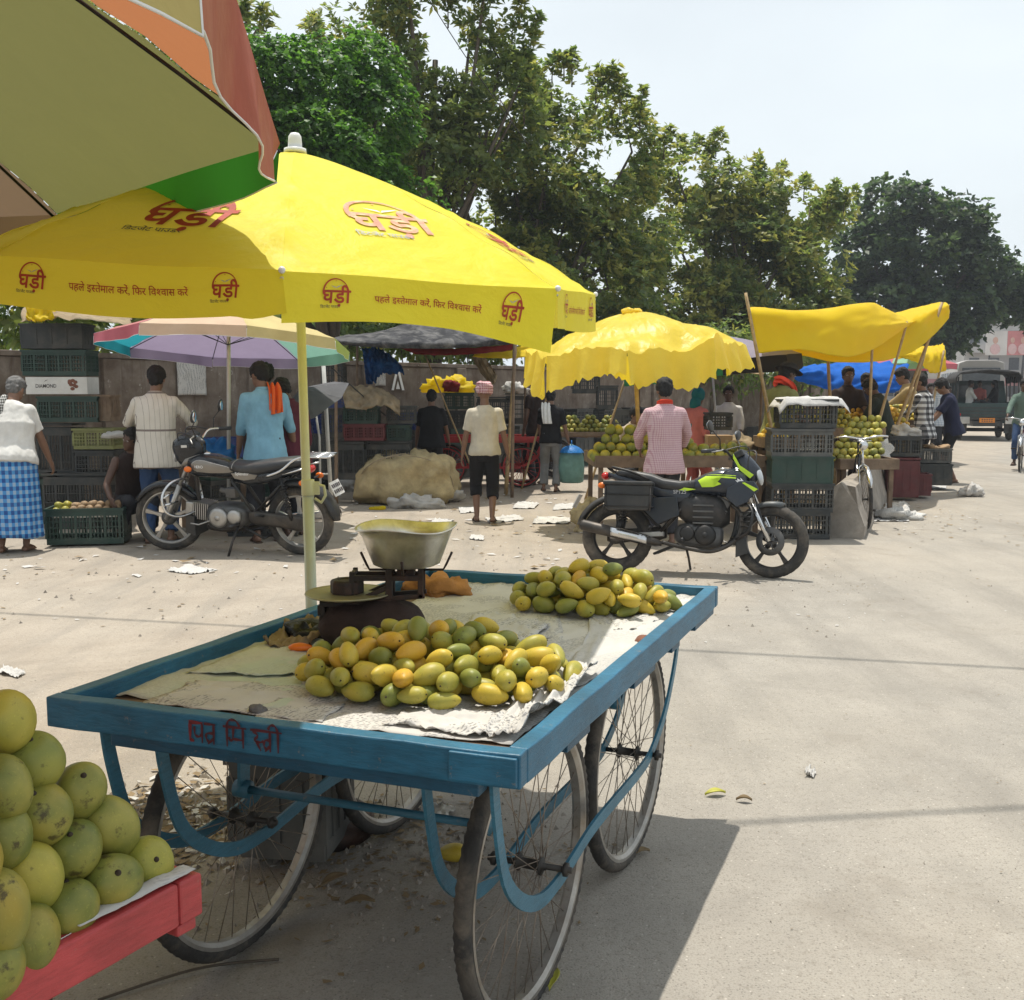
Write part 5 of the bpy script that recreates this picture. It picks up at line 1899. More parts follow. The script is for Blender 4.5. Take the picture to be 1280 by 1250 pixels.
 def cap_on(s, kind, mat):
  k, hr = s.k, s.Hm
  mb = MB()
  if kind == 'turban':
   for j in range(9):
    a = j * 1.15
    tl = Matrix.Rotation(.30 * sin(a), 3, 'X') @ Matrix.Rotation(.34 * cos(a * 1.3), 3, 'Y')
    z = .035 + .011 * j
    R = .098 - .0055 * max(0, j - 4) * 1.7
    pts = [s.headc + hr @ (tl @ V(cos(t) * R * .94, sin(t) * R * 1.05 - .012, 0) + V(0, 0, z)) * k for t in [2 * pi * i / 20 for i in range(20)]]
    mb.tube(pts, .021 * k, 8, closed=True)
   mb.ell(s.headc + hr @ V(0, -.01, .10) * k, (.085 * k, .09 * k, .048 * k), hr)
  elif kind == 'hat':
   mb.lathe([(0, .13), (.06, .128), (.088, .10), (.098, .055), (.15, .040), (.158, .036), (.15, .033), (.09, .04), (0, .05)], 24, M=Matrix.Translation(s.headc) @ (hr.to_4x4()) @ Matrix.Scale(k, 4))
  elif kind == 'scarf':
   mb.ell(s.headc + hr @ V(0, -.018, .025) * k, (.098 * k, .108 * k, .112 * k), hr, 24, 16)
   mb.ell(s.headc + hr @ V(0, -.05, -.12) * k, (.085 * k, .075 * k, .12 * k), hr, 20, 12)
   mb.ell(s.neck + V(0, -.09, -.15) * k, (.10 * k, .035 * k, .20 * k), hr, 16, 12)
  if kind == 'hat':
   mb.build('hat', mat, s.root)
  else:
   link('turban' if kind == 'turban' else 'head_scarf', remeshed(mb, .008 * k, 1, kind, (.005 * k, 25)), mat, s.root)
  return s
 def shirt(s, mat, sleeve=.55, hem=-.10, loose=1.0, name='shirt', neck=True, wr=.010):
  """sleeve 0..2: 1 reaches the elbow, 2 the wrist"""
  k = s.k
  mb = MB()
  g = .016 * loose
  rings = []
  sp = lambda h: s.hip + s.up * (h * k)
  a0, b0 = s.spine[1][1], s.spine[1][2]
  hems = [hem, hem + .04, (hem + .1) * .5 + .02]
  lower = []
  for h in (hem, hem + .05):
   if h < .08:
    lower.append((sp(h), max(.165, a0) + .020 * loose, max(.115, b0) + .024 * loose))
  prof = lower + [(c, a, b) for (c, a, b), hh in zip(s.spine[2:-1], (.10, .20, .33, .43, .50)) if hh > hem + .04]
  for c, a, b in prof:
   rings.append(ell_ring(c, s.right, s.fwd, (a + g) * k, (b + g) * k, 24))
  c = sp(.565)
  rings.append(ell_ring(c, s.right, s.fwd, .078 * k, .070 * k, 24))
  mb.loft(rings)
  for sd in (-1, 1):
   S, E, W = s.arm[sd]
   r0 = (.052 + .010 * loose) * k
   if sleeve > 0:
    pts, rs = [S + s.right * (-sd * .03 * k), S], [r0 * 1.06, r0]
    if sleeve <= 1:
     pts += [S.lerp(E, sleeve * .5), S.lerp(E, sleeve)]
     rs += [r0 * .98, r0 * .98]
    else:
     pts += [S.lerp(E, .5), E, E.lerp(W, (sleeve - 1) * .5), E.lerp(W, sleeve - 1)]
     rs += [r0 * .95, r0 * .84, r0 * .78, r0 * .64]
    mb.tube(pts, rs, 14)
    for p, r in zip(pts[:-1], rs[:-1]):
     mb.ell(p, (r, r, r), nu=12, nv=8)
  me = remeshed(mb, max(.010, s.detail) * k, 3, name, (wr * k, 11, (1, 1, .45)))
  s.shirt_o = link(name, me, mat, s.root)
  if neck:
   mb = MB()
   pts = [sp(.575 + .012 * sin(t)) + s.right * (.066 * k * cos(t)) + s.fwd * (.062 * k * sin(t)) - s.up * (.012 * k * (1 + sin(t))) for t in [2 * pi * i / 20 for i in range(20)]]
   mb.tube(pts, .013 * k, 7, closed=True, squash=1.5)
   mb.build('collar', mat, s.root)
  return s
 def trousers(s, mat, to=1.9, name='trousers', loose=1.0, top=.10):
  """to: 1 reaches the knee, 2 the ankle"""
  k = s.k
  mb = MB()
  sp = lambda h: s.hip + s.up * (h * k)
  rings = [ell_ring(sp(h), s.right, s.fwd, (a + .010) * k, (b + .012) * k, 22) for h, a, b in ((-.13, .13, .10), (-.06, .165, .118), (.0, max(.166, s.spine[1][1]), max(.118, s.spine[1][2])), (top, s.spine[2][1], s.spine[2][2]))]
  mb.loft(rings)
  for sd in (-1, 1):
   h, K, A = s.leg[sd]
   r1, r2 = (.088 + .010 * loose) * k, (.066 + .012 * loose) * k
   pts, rs = [h, h.lerp(K, .5)], [r1, r1 * .90]
   if to <= 1:
    pts += [h.lerp(K, max(.55, to))]
    rs += [r2 * 1.12]
   else:
    pts += [K, K.lerp(A, (to - 1) * .5), K.lerp(A, to - 1)]
    rs += [r2, r2 * .95, r2 * .82 * (.8 + .2 * loose)]
   mb.tube(pts, rs, 14)
   for p, r in zip(pts[:-1], rs[:-1]):
    mb.ell(p, (r, r, r), nu=12, nv=8)
  me = remeshed(mb, max(.011, s.detail) * k, 3, name, (.010 * k, 11, (1, 1, .5)))
  link(name, me, mat, s.root)
  return s
 def lungi(s, mat, bottom=.14, flare=1.25):
  k = s.k
  mb = MB()
  n = 48
  rings = []
  a0, b0 = s.spine[1][1] + .012, s.spine[1][2] + .016
  top = s.hip + s.up * (.07 * k)
  for j in range(16):
   t = j / 15
   z = top.z + (bottom * k - top.z) * t
   c = top.lerp(V(0, 0.02, 0), t)
   ring = []
   for i in range(n):
    th = 2 * pi * i / n
    fo = 1 + .05 * t * sin(th * 9 + 2 * t) + .03 * t * sin(th * 4 + 1)
    w = (1 + (flare - 1) * t) * fo
    ring.append(V(c.x + cos(th) * a0 * w * k, c.y + sin(th) * b0 * (w + .1 * t) * k, z + .012 * t * sin(th * 3)))
   rings.append(ring)
  mb.loft(rings, cap=False)
  mb.build('lungi', mat, s.root, solid=.006)
  return s
 def sandals(s, mat):
  k = s.k
  for sd in (-1, 1):
   A = s.leg[sd][2]
   ff = s.foot_fwd(sd)
   pp = V(ff.y, -ff.x, 0)
   mb = MB()
   z0 = A.z - .075 * k
   rings = []
   for t, w in ((-.075, .020), (-.055, .034), (.0, .036), (.07, .040), (.13, .044), (.165, .034), (.185, .012)):
    c = A + ff * (t * k)
    rings.append([V(c.x, c.y, 0) + pp * (w * k * a) + V(0, 0, z0 + zz * k) for a, zz in ((-1, -.012), (1, -.012), (1, .012), (-1, .012))])
   mb.loft(rings, smooth=False)
   c = A + ff * (.075 * k)
   mb.tube([V(c.x, c.y, z0 + .01 * k) - pp * .042 * k, V(c.x, c.y, z0 + .062 * k) - pp * .02 * k, V(c.x, c.y, z0 + .062 * k) + pp * .02 * k, V(c.x, c.y, z0 + .01 * k) + pp * .042 * k], .012 * k, 6, squash=.5)
   mb.build('sandal', mat, s.root)
  return s
 def drape(s, mat, name, pts, w, thick=.010, wav=.015):
  """a strip of cloth laid along pts (in person space, metres of the 1.72 m adult, relative to the neck)"""
  k = s.k
  P_ = smooth_path([s.neck + (s.T @ Vector(p)) * k for p, _ in pts], 6)
  ax = smooth_path([(s.T @ Vector(a)) for _, a in pts], 6)
  mb = MB()
  n = 10
  rows = len(P_)
  def fn(u, v):
   i = min(rows - 1, int(round(v * (rows - 1))))
   p, a = P_[i], ax[i].normalized()
   q = p + a * ((u - .5) * w * k)
   t = P_[min(i + 1, rows - 1)] - P_[max(i - 1, 0)]
   nn = t.cross(a).normalized()
   return q + nn * (wav * k * sin(u * 15 + v * 4) + .01 * k * noise.noise(q * 18))
  mb.sheet(fn, n * 2, rows - 1)
  mb.build(name, mat, s.root, solid=thick)
  return s
def feet(px, py):
 g = G(px, py)
 return V(g.x, g.y, 0)
def feet_at(px, Y):
 """standing place at picture column px, Y metres away"""
 return V((px - 640) / FPX * (Y * CP + CAM_H * -SP * 1.0), Y, 0)
def height_for(px, py_head, Y, k=1.0):
 return P(px, py_head, Y).z * k
AWAY = 0.0          # facing away from the camera
def yaw_to(dx, dy):
 return atan2(-dx, dy)
PT = {}
PT['blue_check'] = pattern('blue_check_cloth', (0.30, 0.42, 0.58), (0.015, 0.07, 0.26), 16, 13, .52, second=(0.06, 0.25, 0.55), check=True)
PT['scarf_check'] = pattern('black_white_check_scarf', (0.60, 0.60, 0.57), (0.02, 0.02, 0.02), 42, 38, .5, second=(0.22, 0.22, 0.21), check=True)
PT['cream_stripe'] = pattern('cream_shirt_with_thin_stripes', (0.62, 0.58, 0.51), (0.20, 0.165, 0.15), 19, 2.6, .055)
PT['pink_check'] = pattern('pink_check_shirt', (0.60, 0.44, 0.45), (0.40, 0.20, 0.24), 60, 46, .35, second=(0.50, 0.31, 0.34), check=True)
PT['black_check'] = pattern('black_white_check_shirt', (0.60, 0.61, 0.62), (0.012, 0.012, 0.015), 12, 11, .5, second=(0.16, 0.16, 0.17), check=True)
PT['turban'] = pattern('pink_check_turban', (0.62, 0.44, 0.44), (0.28, 0.06, 0.09), 40, 34, .4, check=True)
PT['white_check'] = pattern('pale_blue_check_shirt', (0.55, 0.60, 0.66), (0.25, 0.32, 0.42), 26, 22, .3, check=True)
white_tee = cmat('cream_tee', (0.52, 0.47, 0.37), dirt=(0.35, 0.3, 0.22), dirt_amt=.3)
white_sh = cmat('white', (0.62, 0.61, 0.58), dirt=(0.4, 0.36, 0.3), dirt_amt=.3)
blue_sh = cmat('sky_blue', (0.20, 0.39, 0.50), dirt=(0.12, 0.26, 0.36), dirt_amt=.5)
maroon = cmat('maroon', (0.085, 0.018, 0.028))
blk = cmat('black', (0.012, 0.012, 0.014))
dkbrown = cmat('dark_brown', (0.028, 0.018, 0.016))
jeans = cmat('jeans', (0.035, 0.07, 0.16), dirt=(0.12, 0.17, 0.25), dirt_amt=.5)
grey_tr = cmat('grey', (0.20, 0.205, 0.21))
dark_tr = cmat('charcoal', (0.03, 0.03, 0.034))
navy = cmat('navy', (0.014, 0.017, 0.042))
olive_tee = cmat('olive', (0.17, 0.17, 0.06))
khaki = cmat('khaki', (0.34, 0.25, 0.12))
greygreen = cmat('grey_green', (0.11, 0.16, 0.13))
pink_d = cmat('salmon', (0.55, 0.17, 0.15))
teal = cmat('teal', (0.02, 0.16, 0.17))
towel = cmat('towel_white', (0.70, 0.70, 0.69))
orange_c = cmat('orange', (0.70, 0.115, 0.02))
red_c = cmat('scarf_red', (0.62, 0.06, 0.03))
beige_s = cmat('beige', (0.40, 0.33, 0.25))
# 1 man in a lungi at the left edge, bending over the crates
b1 = feet(18, 690)
p = Person('man in white vest-shirt and blue checked lungi bending over crates at the left edge', b1, radians(8), 1.74, lean=.24, girth=1.32, head_pitch=.45, lh=(-.20, .52, .92), rh=(.30, .30, .80), detail=.010, head_yaw=-.2)
p.hair('hair_grey').shirt(white_sh, .75, -.05, 1.2, neck=False).lungi(PT['blue_check'], .15, 1.12)
p.drape(PT['scarf_check'], 'checked_scarf', [((-.02, .12, -.16), (1, 0, 0)), ((-.10, .07, .0), (1, .2, 0)), ((-.12, -.03, .035), (1, 0, 0)), ((-.13, -.115, -.05), (1, 0, 0)), ((-.13, -.145, -.22), (1, 0, 0)), ((-.12, -.135, -.36), (1, 0, 0))], .19)
# 2 bare-armed man squatting behind the crate
b2 = V(P(160, 560, 10.9).x, 10.9, 0)
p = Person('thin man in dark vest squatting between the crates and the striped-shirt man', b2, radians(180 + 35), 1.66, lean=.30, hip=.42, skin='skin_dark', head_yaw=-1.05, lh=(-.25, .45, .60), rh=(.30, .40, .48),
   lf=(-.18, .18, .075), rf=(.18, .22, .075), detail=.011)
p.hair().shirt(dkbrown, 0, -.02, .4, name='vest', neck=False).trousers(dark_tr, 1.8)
# 3 striped shirt
b3 = feet_at(200, 10.55)
p = Person('man in thin-striped cream shirt and jeans, back turned behind the left motorcycle', b3, radians(6), height_for(203, 458, 10.55), lean=.07, girth=1.10, head_pitch=.25, lh=(-.20, .40, 1.12), rh=(.24, .40, 1.08), lpole=(-1, -.5, -.4), rpole=(1, -.4, -.4),
   detail=.010)
p.hair().shirt(PT['cream_stripe'], 1.85, -.17, 1.25).trousers(jeans, 1.92).sandals(M['sandal'])
# 4 blue shirt, orange cloth
b4 = feet_at(335, 10.6)
p = Person('man in sky-blue shirt with orange cloth on his shoulder, back turned under the striped umbrella', b4, radians(18), height_for(318, 452, 10.6), lean=.10, head_yaw=.55, head_pitch=.35, lh=(-.25, .18, .80), rh=(.30, .25, .88), detail=.010, girth=1.02)
p.hair().shirt(blue_sh, 1.25, -.17, 1.2).trousers(dark_tr, 1.92).sandals(M['sandal'])
p.drape(orange_c, 'shoulder_cloth', [((.06, .11, -.12), (1, 0, 0)), ((.085, .06, .0), (1, .2, 0)), ((.09, -.02, .035), (1, 0, 0)), ((.10, -.105, -.04), (1, 0, 0)), ((.10, -.135, -.17), (1, 0, 0)), ((.10, -.13, -.25), (.9, 0, .2))], .12, wav=.022)
# 5, 6 the two beyond him
b5 = feet_at(338, 11.5)
p = Person('dark-haired man mostly hidden behind the man in sky-blue shirt', b5, radians(20), height_for(335, 455, 11.5), lean=.05, head_pitch=.2, detail=.013, skin='skin_dark')
p.hair().shirt(dkbrown, .6, -.1).trousers(dark_tr)
b6 = feet_at(368, 11.0)
p = Person('man in maroon shirt looking down beside the open black umbrella', b6, radians(40), height_for(355, 470, 11.0), lean=.14, head_pitch=.5, head_yaw=.3, lh=(-.15, .42, .9), rh=(.27, .15, .80), detail=.012, skin='skin_dark')
p.hair().shirt(maroon, 1.5, -.15, 1.2).trousers(dark_tr)
# 7 turban
b7 = feet(606, 652)
p = Person('man in pink checked turban, cream t-shirt and rolled black trousers walking away in the middle', b7, radians(2), height_for(608, 481, b7.y), lean=.02, lh=(-.30, .06, .74), rh=(.32, .06, .74), lf=(-.10, .03, .075), rf=(.09, -.16, .085), detail=.0095, skin='skin')
p.cap_on('turban', PT['turban']).shirt(white_tee, .80, -.06, 1.25, neck=False).trousers(blk, 1.38, loose=1.5).sandals(M['sandal'])
# 8 black tee at the red cart
b8 = feet_at(540, 15.4)
p = Person('man in black t-shirt with back turned, standing at the red fruit cart', b8, 0, height_for(540, 488, 15.4), lh=(-.27, .2, .85), rh=(.27, .25, .88), detail=.013, girth=1.12, lean=.05, head_pitch=.2)
p.hair().shirt(blk, .8, -.12, 1.2, neck=False).trousers(dark_tr)
# 9 bag carrier
b9 = feet(688, 614)
p = Person('man in black shirt with white towel on his shoulder, carrying a teal bag', b9, radians(-8), height_for(678, 488, b9.y), lean=.06, head_pitch=.35, head_yaw=.2, lh=(-.22, .35, .95), rh=(.33, .05, .74), lf=(-.12, .05, .075), rf=(.10, -.08, .075), detail=.011)
p.hair().shirt(blk, .85, -.08, 1.1).trousers(grey_tr, 1.9, loose=1.2).sandals(M['sandal'])
p.drape(towel, 'shoulder_towel', [((-.04, .11, -.10), (1, 0, 0)), ((-.075, .06, .0), (1, .2, 0)), ((-.08, -.02, .035), (1, 0, 0)), ((-.075, -.11, -.05), (1, 0, 0)), ((-.06, -.15, -.20), (1, 0, 0)), ((-.04, -.15, -.32), (1, 0, 0))], .15)
bag_hand = p.root.matrix_basis @ p.arm[1][2]
b9b = feet_at(672, 17.2)
p = Person('person in dark clothes partly hidden behind the man with the white towel', b9b, radians(30), height_for(672, 470, 17.2), detail=.015, skin='skin_dark')
p.hair().shirt(dkbrown, .6, -.1).trousers(dark_tr)
# 10 pink shirt at the mango stall
b10 = feet_at(829, 10.35)
p = Person('man in pink checked shirt with back turned at the green mango stall', b10, radians(3), height_for(829, 474, 10.35), lean=.02, lh=(-.20, .34, .98), rh=(.26, .36, 1.00), head_pitch=.2, detail=.010, lpole=(-1, -.6, -.5), rpole=(1, -.6, -.5), girth=1.03)
p.hair().shirt(PT['pink_check'], 1.80, -.15, 1.25).trousers(dark_tr, 1.92)
p.drape(red_c, 'red_neckband', [((-.075, .03, .00), (0, -.3, 1)), ((-.055, -.05, .018), (0, -.3, 1)), ((0, -.085, .022), (0, -.3, 1)), ((.055, -.05, .018), (0, -.3, 1)), ((.075, .03, .0), (0, -.3, 1))], .045, wav=.004)
# 11 seated seller
b11 = V(P(785, 510, 14.5).x, 14.5, 0)
p = Person('seated seller resting arms on his knees behind the green mango stall', b11, radians(180 + 20), 1.66, hip=.62, lean=.35, lh=(-.18, .45, .85), rh=(.22, .45, .85), lf=(-.15, .35, .075), rf=(.15, .35, .075), detail=.013, skin='skin', head_yaw=.2)
p.hair().shirt(beige_s, 1.4, -.05, 1.1).trousers(dark_tr, 1.9)
mb = MB()
mb.box((0, 0, .24), (.42, .36, .48))
# 12 scarfed woman
b12 = feet_at(866, 14.2)
p = Person('woman in salmon dress with teal scarf over her head behind the mango stall', b12, radians(-50), height_for(868, 486, 14.2), detail=.013, lean=.06, lh=(-.1, .3, .9), skin='skin', head_pitch=.2)
p.cap_on('scarf', teal).shirt(pink_d, 1.2, -.35, 1.5, neck=False).trousers(pink_d, 1.9, loose=2.0)
# 13 man in white further back
b13 = feet_at(908, 15.6)
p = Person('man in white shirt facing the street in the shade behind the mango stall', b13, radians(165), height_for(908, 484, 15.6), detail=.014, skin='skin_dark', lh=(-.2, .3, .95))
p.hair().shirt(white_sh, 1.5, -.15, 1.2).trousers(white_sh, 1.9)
# 14 hat and orange scarf
b14 = feet_at(965, 12.6)
p = Person('seller in dark hat, olive t-shirt and orange-red neck scarf reaching to the mangoes at right', b14, radians(-62), height_for(962, 452, 12.6), lean=.18, lh=(-.18, .58, 1.18), rh=(.30, .30, 1.0), head_pitch=.2, detail=.010, skin='skin_dark')
p.hair().cap_on('hat', M['black_cloth']).shirt(olive_tee, .8, -.1, 1.2, neck=False).trousers(dark_tr)
p.drape(red_c, 'neck_scarf', [((-.09, .12, -.22), (1, 0, 0)), ((-.085, .09, -.05), (1, .3, .2)), ((-.06, -.04, .04), (1, -.5, .3)), ((.0, -.10, .03), (.2, -.3, 1)), ((.06, -.05, .035), (1, .5, .3)), ((.08, .09, -.05), (1, -.3, .2)), ((.09, .12, -.30), (1, 0, 0))], .12, wav=.018)
# 15 heads between the piles under the yellow tarp
for px, py, Y, lab in ((1055, 460, 16.2, 'dark-haired seller behind the mango piles under the yellow tarpaulin, left one'), (1078, 468, 17.0, 'boyish seller whose head just shows between the golden mango piles')):
 bb = feet_at(px, Y)
 p = Person(lab, bb, radians(175), height_for(px, py, Y), detail=.015, skin='skin_dark', lh=(-.2, .35, 1.0), rh=(.2, .35, 1.0))
 p.hair().shirt(dkbrown if px < 1070 else navy, .8, -.1).trousers(dark_tr)
# 16-18 customers at the right stalls
b16 = feet_at(1106, 15.6)
p = Person('man in dark shirt bent over the mangoes under the yellow tarpaulin', b16, radians(55), height_for(1100, 478, 15.6) * 1.06, lean=.30, head_pitch=.35, lh=(-.2, .5, 1.0), rh=(.2, .45, .95), detail=.012, skin='skin_dark')
p.hair().shirt(cmat('dark_green', (0.022, 0.028, 0.022)), 1.7, -.12).trousers(dark_tr)
b17 = feet_at(1136, 17.6)
p = Person('man in tan shirt leaning towards the seller between the bamboo poles', b17, radians(70), height_for(1130, 459, 17.6), lean=.14, head_pitch=.3, lh=(-.1, .5, 1.05), rh=(.2, .4, 1.0), detail=.012, skin='skin')
p.hair().shirt(khaki, 1.6, -.14, 1.2).trousers(cmat('tan_trousers', (0.33, 0.23, 0.10)), 1.9)
b18 = feet_at(1152, 16.6)
p = Person('man in black and white checked shirt standing by the boxes at the right stalls', b18, radians(40), height_for(1150, 468, 16.6), lean=.06, head_pitch=.25, head_yaw=.4, lh=(-.2, .35, .95), rh=(.28, .15, .82), detail=.011, skin='skin')
p.hair().shirt(PT['black_check'], 1.7, -.15, 1.2).trousers(dark_tr, 1.92)
# 19 boy in navy
b19 = feet(1189, 604)
p = Person('youth in navy t-shirt and black shorts picking through the paper-lined boxes at the roadside', b19, radians(72), height_for(1184, 474, b19.y) * 1.02, lean=.22, head_pitch=.3, head_yaw=.1, lh=(-.15, .48, .85), rh=(.15, .50, .82), lf=(-.08, .05, .075), rf=(.1, -.05, .075), detail=.0105,
   skin='skin')
p.hair(size=1.06).shirt(navy, .8, -.12, 1.2, neck=False).trousers(blk, .98, 'shorts', loose=1.5).sandals(M['sandal'])
# 20 far boy
b20 = feet_at(1174, 22.0)
p = Person('boy in pale blue checked shirt walking towards us further up the road', b20, radians(180), height_for(1174, 474, 22.0), detail=.015, skin='skin_dark')
p.hair().shirt(PT['white_check'], .8, -.12, 1.2).trousers(dark_tr)
# a few more in the shade of the far stalls
for px, py, Y, sh_, lab, fz in ((1160, 480, 26.0, maroon, 'man in maroon shirt in the crowd beyond the yellow tarpaulin', 160), (1142, 478, 30.0, dkbrown, 'man in brown shirt far down the row of stalls', 20),
        (1183, 483, 34.0, white_sh, 'distant man in white shirt near the green passenger truck', 190), (1120, 490, 19.5, navy, 'person in navy in the shade behind the bent-over man', 200)):
 bb = feet_at(px, Y)
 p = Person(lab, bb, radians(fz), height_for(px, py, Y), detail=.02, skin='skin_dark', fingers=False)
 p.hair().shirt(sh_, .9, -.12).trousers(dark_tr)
# ---------------------------------------------------------------- motorcycles
M['dusty_navy'] = simple('dusty_mudguard', (0.05, 0.058, 0.062), 0.45, var=0.2, dirt=(0.2, 0.17, 0.13), dirt_amt=0.6)
def section(c, w, h, n=16, p=2.4, tilt=0.0):
 """rounded (superellipse) ring in the x = const plane"""
 out = []
 for i in range(n):
  a = 2 * pi * i / n
  ca, sa = cos(a), sin(a)
  y = w * (abs(ca) ** (2 / p)) * (1 if ca >= 0 else -1)
  z = h * (abs(sa) ** (2 / p)) * (1 if sa >= 0 else -1)
  out.append(V(c[0] + tilt * z, c[1] + y, c[2] + z))
 return out
def alloy_wheel(parent, c, R, tr, spokes, mats, disc=0.0, drum=0.0, steer=None, side=1):
 c = Vector(c)
 mb = MB()
 Q = (steer or Matrix.Identity(3))
 rot = Q @ Matrix.Rotation(pi / 2, 3, 'Z')
 MM = rot
 # tyre
 rings = []
 nR = 120
 for i in range(nR):
  a = 2 * pi * i / nR
  ring = []
  for j in range(14):
   b = 2 * pi * j / 14
   rr = tr * (1.0 if cos(b) < .2 else 1.06)
   if cos(b) > .15 and (i + (j % 3)) % 4 == 0:
    rr *= .93
   x = tr * 1.0 * sin(b)
   q = V((R - tr + rr * cos(b)) * cos(a), x, (R - tr + rr * cos(b)) * sin(a))
   ring.append(c + Q @ q)
  rings.append(ring)
 mb.loft(rings, 0, True, False, True)
 w = mb.build('wheel', mats[0], parent)
 mb = MB()
 rings = []
 Rr = R - 2 * tr + .008
 for i in range(64):
  a = 2 * pi * i / 64
  ring = []
  for dy, dr in ((-.030, .010), (-.030, -.002), (-.018, -.012), (.018, -.012), (.030, -.002), (.030, .010), (.02, .004), (-.02, .004)):
   ring.append(c + Q @ V((Rr + dr) * cos(a), dy, (Rr + dr) * sin(a)))
  rings.append(ring)
 mb.loft(rings, 0, False, False, True)
 mb.build('rim', mats[1], w)
 for k in range(spokes):
  mb = MB()
  a = 2 * pi * k / spokes + .3
  d = V(cos(a), 0, sin(a))
  n = V(-sin(a), 0, cos(a))
  rings = []
  for r, ww, tt in ((.03, .022, .026), (.08, .016, .018), (Rr * .6, .013, .012), (Rr - .005, .022, .014)):
   rings.append([c + Q @ (d * r + n * (ww * sx) + V(0, tt * sy, 0)) for sx, sy in ((-1, -1), (1, -1), (1, 1), (-1, 1))])
  mb.loft(rings, smooth=False)
  mb.build('wheel_spoke', mats[1], w, bevel=.003)
 mb = MB()
 RY = Q.to_4x4() @ Matrix.Rotation(-pi / 2, 4, 'X')
 hubr = drum or .038
 mb.lathe([(0, -.05), (.03, -.05), (hubr, -.035), (hubr, .035), (.03, .05), (0, .05)], 24, M=Matrix.Translation(c) @ RY)
 mb.build('hub', mats[2], w)
 if disc:
  mb = MB()
  off = c + Q @ V(0, side * .055, 0)
  mb.lathe([(disc * .55, -.002), (disc, -.002), (disc, .002), (disc * .55, .002), (disc * .55, -.002)], 40, M=Matrix.Translation(off) @ RY)
  for k in range(5):
   a = 2 * pi * k / 5
   mb.rod(off, off + Q @ V(cos(a) * disc * .6, 0, sin(a) * disc * .6), .006, 5)
  mb.build('brake_disc', M['engine'], w)
 return w
def arc_pts(c, R, a0, a1, n=12):
 return [V(c[0] + R * cos(a), c[1], c[2] + R * sin(a)) for a in [a0 + (a1 - a0) * i / n for i in range(n + 1)]]
def fender(parent, name, c, R, a0, a1, w, mat, Q=None, flat=False):
 rings = []
 n = 18
 c = Vector(c)
 for i in range(n + 1):
  a = a0 + (a1 - a0) * i / n
  tip = min(1, i / 2.5 + .35, (n - i) / 2.5 + .35)
  ring = []
  for (dy, dr) in ((-1, -.035), (-.9, -.006), (-.5, .008), (0, .012), (.5, .008), (.9, -.006), (1, -.035), (.88, -.035), (.8, -.014), (0, .004), (-.8, -.014), (-.88, -.035)):
   q = V((R + dr) * cos(a), dy * w * tip, (R + dr) * sin(a))
   ring.append(c + (Q @ q if Q else q))
  rings.append(ring)
 mb = MB()
 mb.loft(rings)
 return mb.build(name, mat, parent)
